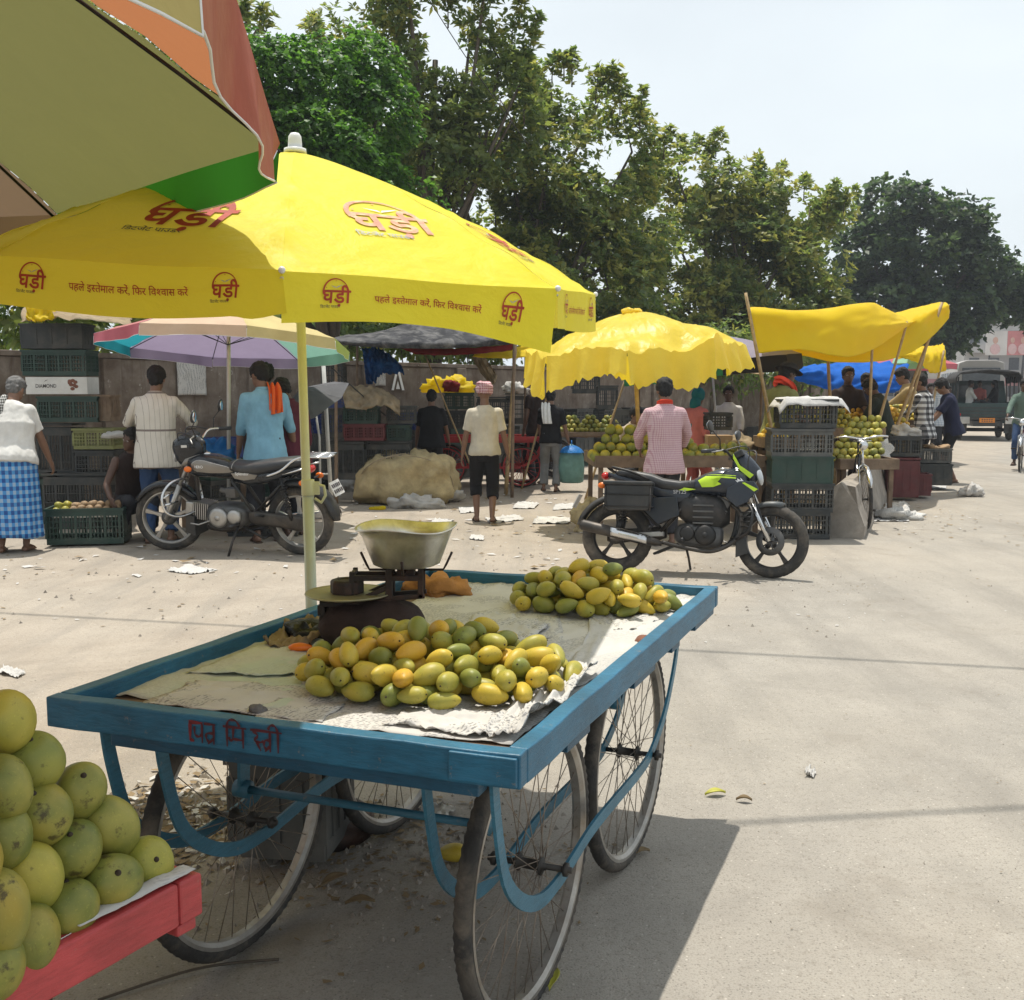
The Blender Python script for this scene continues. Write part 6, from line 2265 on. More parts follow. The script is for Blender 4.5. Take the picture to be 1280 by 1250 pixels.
def motorbike(label, base, rz, style, roll=0.0, steer=0.0):
 """x forward, y to the rider's left, z up; style 'classic' (grey panels, round seat) or 'sporty' (dark with lime)"""
 t = thing('motorcycle', label, 'motorcycle', base, rz)
 t.rotation_euler = (roll, 0, rz)
 cl = style == 'classic'
 R, wb = .305, (1.26 if cl else 1.31)
 fx, rx = wb * .53, -wb * .47
 rake = radians(26)
 St = Matrix.Rotation(steer, 3, 'Z')
 piv = V(fx - .10, 0, 0)
 def fk(p):                       # things that turn with the handlebar
  p = Vector(p)
  return piv + St @ (p - piv)
 paint = M['black_paint'] if cl else M['navy_paint']
 wm = (M['tyre'], M['alu'] if cl else M['dark_metal'], M['engine'])
 fc, rc_ = fk((fx, 0, R)), V(rx, 0, R)
 Qs = St
 alloy_wheel(t, fc, R, .040 if cl else .044, 5, wm, disc=0 if cl else .12, drum=.065 if cl else 0, steer=Qs, side=-1)
 alloy_wheel(t, rc_, R, .044 if cl else .055, 5, wm, drum=.065)
 # fork
 for sd in (-1, 1):
  a = V(fx, sd * .085, R)
  d = V(-sin(rake), 0, cos(rake))
  mb = MB()
  mb.tube([fk(a), fk(a + d * .34)], [.022, .022], 10)
  mb.tube([fk(a + d * .30), fk(a + d * .68)], .015, 10)
  mb.build('fork_leg', M['alu'] if cl else M['chrome'], t)
 # front mudguard
 fender(t, 'front_mudguard', fc, R + .022, radians(28) if cl else radians(72), radians(150) if cl else radians(188), .066, paint if cl else M['dusty_navy'], Qs)
 d = V(-sin(rake), 0, cos(rake))
 top = V(fx, 0, R) + d * .66
 # headlamp cowl
 mb = MB()
 if cl:
  rings = []
  for x, w, h, z in ((.17, .065, .075, -.02), (.15, .085, .11, -.02), (.08, .105, .14, .0), (.0, .105, .13, .03), (-.06, .08, .08, .05), (-.08, .04, .04, .06)):
   rings.append([fk(q) for q in section((top.x + x, 0, top.z + z + .01), w, h, 18, 2.8, .25)])
  mb.loft(rings)
 else:
  rings = []
  for x, w, h, z in ((.16, .03, .04, -.07), (.14, .07, .08, -.06), (.08, .085, .105, -.02), (.01, .08, .11, .04), (-.03, .06, .07, .09), (-.05, .03, .03, .12)):
   rings.append([fk(q) for q in section((top.x + x, 0, top.z + z), w, h, 18, 2.5, .45)])
  mb.loft(rings)
 cowl = mb.build('headlamp_cowl', paint, t)
 mb = MB()
 mb.ell(fk((top.x + (.165 if cl else .175), 0, top.z - .02 - (0 if cl else .03))), (.022, .07, .075), St @ Matrix.Rotation(-.2, 3, 'Y'))
 mb.build('headlight', M['glass_lens'], cowl)
 if cl:
  for sd in (-1, 1):
   mb = MB()
   rings = []
   for x, z, h in ((.10, -.11, .01), (.06, -.08, .03), (-.02, -.05, .025), (-.07, -.02, .008)):
    rings.append([fk(V(top.x + x, sd * (.100 + q_y), top.z + z + q_z)) for q_y, q_z in ((0, -h), (.008, -h), (.012, 0), (.008, h), (0, h))])
   mb.loft(rings)
   mb.build('cowl_stripe', M['grey_paint'], cowl)
   mb = MB()
   mb.box(fk((top.x + .06, sd * .107, top.z + .06)), (.05, .004, .022), St)
   mb.build('sticker', M['plate'], cowl)
  mb = MB()
  mb.beam(fk((top.x + .158, -.05, top.z + .07)), fk((top.x + .158, .05, top.z + .07)), .004, .03)
  mb.build('name_sticker', M['white_ink'], cowl)
 else:
  for sd in (-1, 1):
   mb = MB()
   mb.prism([(top.x + .15, top.z - .04), (top.x + .03, top.z + .04), (top.x - .03, top.z + .14), (top.x - .03, top.z + .10), (top.x + .03, top.z + .0), (top.x + .12, top.z - .07)], .006)
   mb.v = [tuple(fk((x, y + sd * .105, z))) for x, y, z in mb.v]
   mb.build('cowl_stripe', M['lime_paint'], cowl)
 # handlebar, grips, levers, mirrors
 hb0 = top + V(-.05, 0, .08)
 for sd in (-1, 1):
  mb = MB()
  pts = [hb0, hb0 + V(.0, sd * .09, .03), hb0 + V(-.03, sd * .18, .08), hb0 + V(-.10, sd * .30, .07), hb0 + V(-.14, sd * .36, .06)]
  mb.tube([fk(q) for q in smooth_path(pts, 4)], .011, 8)
  hbar = mb.build('handlebar', M['chrome'] if cl else M['dark_metal'], t)
  mb = MB()
  mb.tube([fk(hb0 + V(-.085, sd * .275, .072)), fk(hb0 + V(-.16, sd * .385, .058))], .018, 10)
  mb.build('grip', M['seat'], hbar)
  mb = MB()
  mb.tube([fk(q) for q in (hb0 + V(-.03, sd * .23, .085), hb0 + V(-.02, sd * .30, .07), hb0 + V(-.07, sd * .40, .05))], .006, 6)
  mb.build('lever', M['alu'], hbar)
  mb = MB()
  base_m = hb0 + V(-.05, sd * .24, .085)
  tipm = base_m + V(-.04, sd * .10, .15)
  mb.tube([fk(base_m), fk(base_m + V(.01, sd * .05, .08)), fk(tipm)], .005, 6)
  ms = mb.build('mirror_stem', M['dark_metal'], t)
  mb = MB()
  if cl:
   mb.lathe([(0, -.012), (.05, -.010), (.058, 0), (.054, .004), (0, .004)], 20, M=Matrix.Translation(fk(tipm + V(0, sd * .03, .04))) @ (St @ Matrix.Rotation(-pi / 2 - .2, 3, 'Y')).to_4x4())
  else:
   mb.ell(fk(tipm + V(0, sd * .05, .03)), (.016, .075, .045), St @ Matrix.Rotation(sd * .3, 3, 'X'), 16, 10)
  mb.build('mirror', M['black_plastic'], ms)
  mb = MB()
  mb.ell(fk(tipm + V(-.012, sd * (.03 if cl else .05), .035)), (.006, .05 if cl else .064, .045 if cl else .036), St, 14, 8)
  mb.build('mirror_glass', M['mirror'], ms)
 mb = MB()
 mb.box(fk(hb0 + V(.06, 0, .06)), (.08, .17, .06), St @ Matrix.Rotation(-.5, 3, 'Y'))
 mb.build('dial_panel', M['black_plastic'], t, bevel=.012)
 # cables
 mb = MB()
 mb.tube(smooth_path([fk(hb0 + V(-.03, .2, .08)), fk(hb0 + V(.14, .13, .10)), fk(hb0 + V(.16, .06, -.05)), V(fx - .2, .03, .62)], 6), .005, 6)
 mb.build('cable', M['seat'], t)
 mb = MB()
 mb.tube(smooth_path([fk(hb0 + V(-.03, -.2, .08)), fk(hb0 + V(.15, -.11, .11)), fk(hb0 + V(.15, -.08, -.12)), fk(fc + V(-.02, -.07, .08))], 6), .005, 6)
 mb.build('cable', M['seat'], t)
 # tank
 tk0 = fx - .26
 mb = MB()
 if cl:
  prof = ((0.02, .05, .05, .77), (-.02, .10, .085, .78), (-.12, .125, .105, .785), (-.24, .125, .10, .78), (-.36, .105, .082, .765), (-.45, .075, .055, .75), (-.48, .04, .03, .745))
 else:
  prof = ((0.06, .05, .05, .76), (.02, .12, .10, .775), (-.08, .155, .125, .79), (-.20, .150, .118, .79), (-.32, .115, .092, .77), (-.42, .08, .06, .745), (-.45, .05, .04, .735))
 mb.loft([section((tk0 + x, 0, z), w, h, 22, 2.6) for x, w, h, z in prof])
 tank = mb.build('tank', paint, t)
 mb = MB()
 mb.lathe([(0, .012), (.025, .012), (.032, .004), (.034, -.01), (0, -.01)], 16, M=Matrix.Translation((tk0 - .16, 0, .885 if cl else .905)))
 mb.build('filler_cap', M['chrome'], tank)
 def on_tank(sd, x, z, off=.004):
  """point of the tank's side at x (behind the tank front), z"""
  for (x0, w0, h0, z0), (x1, w1, h1, z1) in zip(prof[:-1], prof[1:]):
   if x1 <= x <= x0:
    u = (x0 - x) / (x0 - x1)
    w, h, zc_ = w0 + (w1 - w0) * u, h0 + (h1 - h0) * u, z0 + (z1 - z0) * u
    q = min(.999, abs((z - zc_) / h))
    y = w * (1 - q ** 2.6) ** (1 / 2.6)
    return V(tk0 + x, sd * (y + off), z)
  return V(tk0 + x, sd * .06, z)
 def decal(sd, outline, mat, parent, name, grid=14, off=.004):
  """fill a flat outline (x, z) and lay it on the tank's side"""
  bm = bmesh.new()
  vs = [bm.verts.new((x, 0, z)) for x, z in outline]
  bm.faces.new(vs)
  bmesh.ops.triangulate(bm, faces=bm.faces)
  xs = [x for x, z in outline]
  zs = [z for x, z in outline]
  for i in range(1, grid):
   for ax, lo, hi in ((0, min(xs), max(xs)), (2, min(zs), max(zs))):
    n = Vector((1, 0, 0)) if ax == 0 else Vector((0, 0, 1))
    bmesh.ops.bisect_plane(bm, geom=bm.verts[:] + bm.edges[:] + bm.faces[:], plane_co=n * (lo + (hi - lo) * i / grid), plane_no=n)
  for v in bm.verts:
   v.co = on_tank(sd, v.co.x, v.co.z, off)
  me = bpy.data.meshes.new(name)
  bm.to_mesh(me)
  bm.free()
  return link(name, me, mat, parent)
 for sd in (-1, 1):
  if cl:
   out = [(-.06, .80), (-.10, .835), (-.17, .845), (-.28, .82), (-.40, .785), (-.46, .745), (-.40, .735), (-.24, .735), (-.12, .745), (-.07, .765)]
   decal(sd, out, M['grey_paint'], tank, 'tank_panel')
   mb = MB()
   pts = [on_tank(sd, x, z, .006) for x, z in out[:6]]
   mb.tube(smooth_path(pts, 4), .003, 5)
   mb.build('tank_trim', M['chrome'], tank)
   v_, f_, w_ = write(['H', 'ERO'], .02)
   mb = MB()
   k_ = .085 / w_
   x0 = -.10 if sd > 0 else -.185
   mb.add([on_tank(sd, x0 - (v.x if sd > 0 else -v.x) * k_, .778 + v.y * k_, .0075) for v in v_], f_)
   mb.build('tank_badge', M['white_ink'], tank)
  else:
   for out in ([(-.02, .875), (-.34, .80), (-.30, .765), (-.335, .745), (-.15, .758), (-.12, .785), (-.20, .80), (.0, .855)], ):
    o2 = [(-.05, .818), (-.16, .828), (-.30, .828), (-.365, .79), (-.28, .757), (-.33, .732), (-.235, .735), (-.17, .760), (-.27, .790), (-.24, .808), (-.16, .812), (-.05, .808)]
    decal(sd, [(x, z + .012) for x, z in o2], M['lime_paint'], tank, 'lime_flash')
    decal(sd, [(-.05, .846), (-.18, .853), (-.30, .853), (-.20, .848), (-.05, .842)], M['lime_paint'], tank, 'lime_line')
   wx = [(.03, .80), (-.005, .835), (.0, .812), (-.03, .828), (-.02, .806), (-.045, .812), (-.025, .79), (.015, .785)]
   decal(sd, [(x - .01, z - .005) for x, z in wx], M['white_ink'], tank, 'wing_badge', off=.006)
 if not cl:
  # side shrouds reaching forward from the tank
  for sd in (-1, 1):
   mb = MB()
   out = [(tk0 + .14, .74), (tk0 + .10, .80), (tk0 - .02, .80), (tk0 - .12, .74), (tk0 - .13, .66), (tk0 - .04, .58), (tk0 + .04, .62)]
   mb.prism(out, .03, M=Matrix.Translation((0, sd * .145, 0)))
   sh = mb.build('tank_shroud', paint, t, bevel=.008)
   mb = MB()
   mb.prism([(tk0 + .13, .735), (tk0 + .02, .79), (tk0 - .0, .785), (tk0 + .10, .715)], .004, M=Matrix.Translation((0, sd * .163, 0)))
   mb.build('shroud_stripe', M['lime_paint'], sh)
 # seat
 mb = MB()
 s0 = tk0 - (.42 if cl else .40)
 if cl:
  sp_ = ((0.04, .06, .02, .80), (.0, .10, .045, .785), (-.12, .125, .055, .765), (-.28, .135, .06, .775), (-.42, .13, .055, .80), (-.58, .115, .045, .825), (-.66, .09, .03, .83), (-.68, .06, .015, .83))
 else:
  sp_ = ((0.04, .05, .02, .785), (.0, .095, .045, .765), (-.12, .13, .05, .75), (-.26, .135, .055, .765), (-.36, .12, .06, .80), (-.52, .11, .04, .84), (-.64, .08, .028, .855), (-.67, .05, .014, .855))
 mb.loft([section((s0 + x, 0, z), w, h, 20, 3.0) for x, w, h, z in sp_])
 seat = mb.build('seat', M['seat'], t)
 mb = MB()
 xs_ = s0 - .03
 mb.tube([V(xs_, .118 * cos(a), .775 + .06 * sin(a)) for a in [pi * i / 12 for i in range(13)]], .004, 5)
 mb.build('seat_strap', M['alu'], seat)
 # tail and side panels
 mb = MB()
 if cl:
  prf = ((s0 - .02, .09, .05, .69), (s0 - .18, .115, .075, .685), (s0 - .36, .11, .06, .71), (s0 - .55, .09, .045, .755), (s0 - .68, .065, .03, .775))
 else:
  prf = ((s0 + .02, .08, .05, .66), (s0 - .14, .115, .085, .665), (s0 - .34, .105, .065, .715), (s0 - .55, .085, .045, .785), (s0 - .74, .045, .025, .84))
 mb.loft([section((x, 0, z), w, h, 18, 3.0) for x, w, h, z in prf])
 tail = mb.build('tail_panel', paint, t)
 for sd in (-1, 1):
  if cl:
   mb = MB()
   mb.prism([(s0 - .02, .735), (s0 - .12, .745), (s0 - .27, .725), (s0 - .24, .69), (s0 - .14, .675), (s0 - .05, .69)], .010, M=Matrix.Translation((0, sd * .116, 0)))
   mb.build('side_badge', M['grey_paint'], tail, bevel=.003)
   v_, f_, w_ = write(['Splendor'], .012)
   mb = MB()
   k_ = .13 / w_
   xa = s0 - .06 if sd > 0 else s0 - .19
   mb.add([V(xa - (v.x if sd > 0 else -v.x) * k_ , sd * .1225, .728 + v.y * k_ - .006) for v in v_], f_)
   mb.build('side_lettering', M['white_ink'], tail)
  else:
   mb = MB()
   mb.prism([(s0 + .02, .725), (s0 - .14, .745), (s0 - .20, .735), (s0 - .08, .705)], .008, M=Matrix.Translation((0, sd * .112, 0)))
   mb.build('side_flash', M['lime_paint'], tail, bevel=.002)
   v_, f_, w_ = write(['SP125'], .02)
   mb = MB()
   k_ = .11 / w_
   xa = s0 - .06 if sd > 0 else s0 - .17
   mb.add([V(xa - (v.x if sd > 0 else -v.x) * k_, sd * .1185, .685 + v.y * k_) for v in v_], f_)
   mb.build('side_lettering', M['grey_ink'], tail)
 # rear mudguard, lamp, plate, indicators
 fender(t, 'rear_mudguard', rc_, R + .055, radians(60), radians(178) if cl else radians(165), .085, M['black_plastic'])
 tx = prf[-1][0]
 tz = prf[-1][3]
 mb = MB()
 mb.ell((tx - .025, 0, tz - .01), (.04, .085 if cl else .055, .035), None, 16, 10)
 mb.build('tail_light', M['red_lens'], t)
 mb = MB()
 px_, pz_ = rc_.x - .36, rc_.z + .30
 mb.box((px_, 0, pz_), (.006, .19, .13), Matrix.Rotation(.45, 3, 'Y'))
 pl = mb.build('number_plate', M['plate'], t)
 mb = MB()
 for j in range(2):
  for i in range(5):
   q = Matrix.Rotation(.45, 3, 'Y') @ V(-.005, -.07 + .035 * i, .025 - .05 * j)
   mb.box(V(px_, 0, pz_) + q, (.003, .018 + .006 * ((i + j) % 2), .032), Matrix.Rotation(.45, 3, 'Y'))
 mb.build('plate_digits', M['dark_ink'], pl)
 for sd in (-1, 1):
  for (ix, iz, yy) in ((tx - .03, tz - .10, .16), (top.x + .02, top.z - .13, .17)):
   mb = MB()
   f = fk if ix > 0 else (lambda q: Vector(q))
   mb.rod(f(V(ix, sd * .06, iz)), f(V(ix, sd * yy, iz)), .007, 6)
   st_ = mb.build('indicator_stalk', M['seat'], t)
   mb = MB()
   mb.ell(f(V(ix, sd * (yy + .01), iz)), (.038, .022, .026), None, 12, 8)
   mb.build('indicator', M['orange_lens'], st_)
 # grab rail or carrier
 if cl:
  mb = MB()
  for sd in (-1, 1):
   mb.tube(smooth_path([V(s0 - .36, sd * .14, .72), V(s0 - .50, sd * .15, .77), V(s0 - .62, sd * .13, .86), V(s0 - .70, sd * .11, .885)], 4), .011, 8)
   mb.tube([V(s0 - .70, sd * .11, .885), V(s0 - .92, sd * .10, .885)], .009, 8)
   mb.tube([V(s0 - .52, sd * .15, .74), V(s0 - .74, sd * .12, .80)], .008, 6)
  for i in range(5):
   y = -.08 + .04 * i
   mb.tube([V(s0 - .68, y, .892), V(s0 - .92, y, .892)], .005, 6)
  mb.tube([V(s0 - .92, -.10, .885), V(s0 - .93, 0, .888), V(s0 - .92, .10, .885)], .009, 8)
  mb.tube([V(s0 - .70, -.11, .885), V(s0 - .70, .11, .885)], .008, 8)
  mb.build('carrier_rack', M['chrome'], t)
 else:
  mb = MB()
  for sd in (-1, 1):
   mb.tube(smooth_path([V(s0 - .38, sd * .12, .80), V(s0 - .52, sd * .13, .86), V(s0 - .68, sd * .08, .90), V(s0 - .71, 0, .905)], 4), .011, 8)
  mb.build('grab_rail', M['dark_metal'], t)
 if not cl:
  # bulky cradle and covers that fill the space under the tank
  mb = MB()
  mb.loft([section((ex_ + x, 0, z), w, h, 16, 3) for ex_ in (.10,) for x, w, h, z in ((.24, .06, .08, .52), (.16, .115, .15, .53), (.02, .125, .17, .53), (-.12, .115, .13, .56), (-.24, .09, .07, .60))])
  mb.build('engine_shroud', M['dark_metal'], t)
  for sd in (-1, 1):
   for zz in (.44, .49, .54, .59):
    mb = MB()
    mb.box((.12, sd * .122, zz), (.17, .03, .014))
    mb.build('shroud_fin', M['engine'], t)
   mb = MB()
   mb.prism([(-.10, .66), (-.08, .50), (-.26, .42), (-.36, .52), (-.40, .64)], .03, M=Matrix.Translation((0, sd * .115, 0)))
   mb.build('side_cover', M['navy_paint'], t, bevel=.006)
 # frame
 mb = MB()
 head_t = V(fx, 0, R) + d * .60 + V(-.06, 0, 0)
 mb.tube([head_t + V(.05, 0, .08), head_t + V(.10, 0, -.05)], .03, 10)
 mb.tube(smooth_path([head_t, V(tk0 - .2, 0, .70), V(s0, 0, .68), V(rx + .2, 0, .70), V(rx - .05, 0, .74)], 4), .018, 8)
 mb.tube(smooth_path([head_t + V(.03, 0, -.03), V(fx - .30, 0, .45), V(fx - .36, 0, .27), V(fx - .50, 0, .24)], 4), .018, 8)
 for sd in (-1, 1):
  mb.tube([V(s0, sd * .09, .68), V(rx + .38, sd * .09, .36)], .015, 8)
  mb.tube([V(rx + .36, sd * .085, .40), V(rx + .05, sd * .10, .70)], .012, 8)
 mb.build('frame', M['dark_metal'], t)
 # swingarm, shocks, chain case
 for sd in (-1, 1):
  mb = MB()
  mb.beam(V(rx + .40, sd * .085, .34), V(rx - .05, sd * .095, R), .024, .042)
  mb.build('swingarm', M['dark_metal'] if cl else M['alu'], t, bevel=.004)
  a, b = V(rx + .02, sd * .125, R + .03), V(rx + .10, sd * .115, .70)
  mb = MB()
  mb.tube([a, b], .012, 8)
  pts = []
  for i in range(90):
   u = i / 89
   q = a.lerp(b, .28 + .62 * u)
   pts.append(q + V(cos(u * 2 * pi * 9) * .026, sin(u * 2 * pi * 9) * .026, 0))
  mb.tube(pts, .0055, 5)
  mb.tube([a.lerp(b, .05), a.lerp(b, .32)], .020, 10)
  mb.build('shock_absorber', M['dark_metal'], t)
 mb = MB()
 mb.loft([section((x, .105, z), .022, h, 14, 3) for x, h, z in ((rx + .42, .045, .35), (rx + .36, .062, .345), (rx + .1, .06, .32), (rx - .04, .072, .305), (rx - .10, .045, .305))])
 mb.build('chain_case', M['exhaust'], t)
 # engine
 ex, ez = (.10 if cl else .12), .34
 mb = MB()
 mb.loft([section((ex + x, 0, ez + z), w, h, 18, 3.2) for x, w, h, z in ((.17, .07, .05, .0), (.14, .11, .10, -.01), (.02, .125, .125, -.01), (-.12, .12, .115, -.005), (-.2, .10, .085, .0), (-.24, .06, .05, .0))])
 eng = mb.build('engine', M['engine'], t)
 ca = radians(8) if cl else radians(62)
 cyl = V(cos(ca), 0, sin(ca)) if cl else V(cos(ca), 0, sin(ca))
 c0 = V(ex + (.13 if cl else .06), 0, ez + (.03 if cl else .10))
 crot = Matrix.Rotation(pi / 2 - ca, 3, 'Y')
 for i in range(8):
  mb = MB()
  mb.box(c0 + cyl * (.02 + .019 * i), (.15, .17, .007), crot)
  mb.build('cooling_fin', M['alu'] if cl else M['engine'], eng)
 mb = MB()
 mb.box(c0 + cyl * .08, (.10, .115, .17), crot)
 mb.build('cylinder', M['engine'], eng)
 mb = MB()
 mb.box(c0 + cyl * .205, (.13, .15, .075), crot)
 mb.build('cylinder_head', M['alu'] if cl else M['engine'], eng, bevel=.012)
 for sd in (-1, 1):
  mb = MB()
  RYm = Matrix.Rotation(-pi / 2 * sd, 4, 'X')
  mb.lathe([(0, .155), (.06, .155), (.082, .148), (.09, .13), (.092, .09), (0, .09)], 26, M=Matrix.Translation((ex + .02, 0, ez)) @ RYm)
  mb.lathe([(0, .148), (.045, .148), (.062, .140), (.066, .10), (0, .09)], 22, M=Matrix.Translation((ex - .13, 0, ez + .01)) @ RYm)
  mb.lathe([(0, .160), (.022, .160), (.026, .150), (.026, .1)], 16, M=Matrix.Translation((ex + .02, 0, ez)) @ RYm)
  mb.build('crank_cover', M['alu'] if cl else M['dark_metal'], eng)
 mb = MB()
 mb.box((ex - .06, 0, ez + .20), (.10, .07, .09))
 mb.tube([V(ex - .06, 0, ez + .2), V(ex + .04, .02, ez + .23)], .028, 10)
 mb.build('carburettor', M['engine'], eng, bevel=.01)
 # exhaust on the rider's right
 mb = MB()
 if cl:
  hp_ = [V(ex + .33, -.03, ez + .03), V(ex + .36, -.07, ez - .06), V(ex + .24, -.11, ez - .16), V(ex, -.135, ez - .17), V(rx + .36, -.15, .24)]
 else:
  hp_ = [c0 + cyl * .2 + V(.06, -.03, 0), V(ex + .31, -.08, ez + .18), V(ex + .28, -.12, ez - .02), V(ex + .10, -.145, ez - .13), V(ex - .1, -.15, ez - .12), V(rx + .40, -.155, .27)]
 mb.tube(smooth_path(hp_, 6), .018, 10)
 exh = mb.build('exhaust_pipe', M['exhaust'], t)
 mb = MB()
 ma, mz = V(rx + .40, -.155, .255), V(rx - .30, -.17, .34 if cl else .40)
 mb.tube([ma, ma.lerp(mz, .12), ma.lerp(mz, .2), ma.lerp(mz, .97), mz], [.020, .034, .046, .048, .036], 16)
 muf = mb.build('muffler', M['chrome'] if cl else M['exhaust'], exh)
 if not cl:
  mb = MB()
  rings = []
  for u in (.18, .3, .5, .62):
   q = ma.lerp(mz, u)
   rings.append([q + V(.0, -.053 * cos(a), .053 * sin(a)) for a in [radians(-35) + radians(90) * i / 8 for i in range(9)]])
  rr = []
  for ring in rings:
   rr.append(ring + [p + V(0, .006, -.003) for p in ring[::-1]])
  mb.loft(rr)
  mb.build('heat_shield', M['chrome'], muf)
 # leg guard
 mb = MB()
 if cl:
  for sd in (-1, 1):
   mb.tube(smooth_path([V(fx - .24, sd * .05, .68), V(fx - .17, sd * .20, .66), V(fx - .13, sd * .30, .56), V(fx - .15, sd * .30, .42), V(fx - .22, sd * .20, .36), V(fx - .30, sd * .05, .38)], 5), .012, 8)
   mb.tube([V(fx - .17, sd * .20, .58), V(fx - .14, sd * .30, .54)], .010, 6)
   mb.tube([V(fx - .18, sd * .15, .48), V(fx - .15, sd * .30, .48)], .010, 6)
  mb.build('leg_guard', M['chrome'], t)
 else:
  for sd in (-1, 1):
   mb.tube(smooth_path([V(fx - .26, sd * .05, .60), V(fx - .20, sd * .18, .60), V(fx - .17, sd * .26, .52), V(fx - .20, sd * .26, .38), V(fx - .28, sd * .16, .32), V(fx - .34, sd * .05, .32)], 5), .012, 8)
   for zz in (.42, .46, .50, .54):
    mb.tube([V(fx - .26, sd * .13, zz), V(fx - .18, sd * .265, zz)], .006, 6)
  mb.build('leg_guard', M['dark_metal'], t)
 # skid flap below the leg guard
 mb = MB()
 mb.prism([(fx - .30, .34), (fx - .22, .36), (fx - .20, .20), (fx - .30, .16)], .22)
 mb.build('leg_guard_flap', M['black_plastic'], t, bevel=.004)
 # pegs, stands
 for sd in (-1, 1):
  mb = MB()
  mb.rod(V(ex - .16, sd * .10, .29), V(ex - .16, sd * .27, .30), .012, 8)
  mb.build('foot_peg', M['seat'], t)
  mb = MB()
  mb.rod(V(rx + .28, sd * .10, .36), V(rx + .30, sd * .24, .40), .011, 8)
  mb.build('foot_peg', M['seat'], t)
 mb = MB()
 gp = V(ex - .16, .12, .27)
 L_ = .0
 mb.tube([gp, V(ex - .13, .20, .14), V(ex - .11, .26, .012)], .011, 8)
 mb.box((ex - .11, .26, .012), (.05, .05, .014))
 mb.build('side_stand', M['dark_metal'], t)
 mb = MB()
 for sd in (-1, 1):
  mb.tube([V(ex - .20, sd * .10, .26), V(ex - .40, sd * .13, .17)], .011, 8)
 mb.rod(V(ex - .40, -.13, .17), V(ex - .40, .13, .17), .011, 8)
 mb.build('centre_stand', M['dark_metal'], t)
 mb = MB()
 mb.tube([V(ex + .05, .13, .33), V(ex + .2, .16, .28), V(ex + .26, .19, .30)], .007, 6)
 mb.build('gear_lever', M['alu'], t)
 if not cl:
  # a black side box slung on the right
  mb = MB()
  bx_ = rx + .12
  mb.loft([[V(bx_ + x * sx, -.17 - y, z) for sx, y in ((1, 0), (1, .15), (.94, .17), (-.94, .17), (-1, .15), (-1, 0))] for x, z in ((.17, .53), (.185, .55), (.20, .72), (.20, .74))], smooth=False)
  side_box = mb.build('side_box', M['black_plastic'], t, bevel=.008)
  mb = MB()
  mb.box((bx_, -.255, .755), (.42, .20, .035))
  mb.build('box_lid', M['black_plastic'], side_box, bevel=.012)
  mb = MB()
  for zz in (.56, .66):
   mb.tube([V(bx_ - .20, -.16, zz), V(bx_ - .205, -.345, zz), V(bx_ + .205, -.345, zz), V(bx_ + .20, -.16, zz)], .006, 6)
  for xx in (-.19, .19):
   mb.tube([V(bx_ + xx, -.345, .52), V(bx_ + xx, -.345, .73)], .006, 6)
  mb.build('box_rack', M['dark_metal'], side_box)
 return t
# left one: its left side is towards us, pointing left
fa, ra = G(206, 686), G(402, 694)
dirb = (fa - ra)
rzb = atan2(dirb.y, dirb.x)
mid_ = (fa + ra) / 2
motorbike('black motorcycle with grey tank panels and chrome rear rack parked at left', V(mid_.x, mid_.y, 0), rzb, 'classic', roll=radians(-7), steer=radians(12)).scale = (1.10,) * 3
fa, ra = G(985, 722), G(785, 714)
dirb = (fa - ra)
rzb = atan2(dirb.y, dirb.x)
mid_ = (fa + ra) / 2
mid_ += V(-.16, 0, 0)
mo = motorbike('dark navy motorcycle with lime-yellow tank flash and black side box parked right of the middle', V(mid_.x, mid_.y, 0), rzb, 'sporty', roll=radians(-8), steer=radians(-16))
# ---------------------------------------------------------------- crates
_CR = {}
def crate_proto(w, d, h, mat, holes=True):
 key = (round(w, 2), round(d, 2), round(h, 2), mat, holes)
 if key in _CR:
  return _CR[key]
 body, rim, base = MB(), MB(), MB()
 t = .012
 for sx, sy in ((0, -1), (0, 1), (-1, 0), (1, 0)):
  L = w if sx == 0 else d
  n = max(7, int(L / .034))
  def put(u, z, uw, zh, th=t, off=0):
   if sx == 0:
    body.box((u, sy * (d / 2 - t / 2 + off), z), (uw, th, zh))
   else:
    body.box((sx * (w / 2 - t / 2 + off), u, z), (th, uw, zh))
  L2 = L - .004 if sx == 0 else L - 2 * t - .004
  put(0, h * .10, L2, h * .17)
  put(0, h * .86, L2, h * .14)
  if holes:
   for k in range(3):
    put(0, h * (.32 + .16 * k), L2, .010, t * .6)
   for i in range(n + 1):
    put(-L2 / 2 + L2 * i / n, h * .49, .010 if i % 4 else .026, h * .62, t * .8)
  else:
   put(0, h * .49, L2, h * .62, t * .8)
   for i in range(5):
    put(-L2 / 2 + L2 * i / 4 * .98 + L2 * .01, h * .49, .022, h * .62, t * 1.1, .004)
 rw = .022
 for sx, sy in ((0, -1), (0, 1), (-1, 0), (1, 0)):
  if sx == 0:
   rim.box((0, sy * (d / 2 + .002), h - .012), (w + .024, rw, .024))
  else:
   rim.box((sx * (w / 2 + .002), 0, h - .012), (rw, d - rw + .002, .024))
 base.box((0, 0, .011), (w - .03, d - .03, .018))
 _CR[key] = tuple(mb.mesh(nm) for mb, nm in ((body, 'crate'), (rim, 'rim'), (base, 'base')))
 for me in _CR[key]:
  me.materials.append(M[mat])
 return _CR[key]
def crate(label, loc, rz, w, d, h, mat, group=None, holes=True):
 b, r, s = crate_proto(w, d, h, mat, holes)
 o = bpy.data.objects.new('crate', b)
 COL.objects.link(o)
 o.location = loc
 o.rotation_euler = (0, 0, rz)
 for nm, me in (('rim', r), ('base', s)):
  c = bpy.data.objects.new(nm, me)
  COL.objects.link(c)
  c.parent = o
 return tag(o, label, 'crate', group)
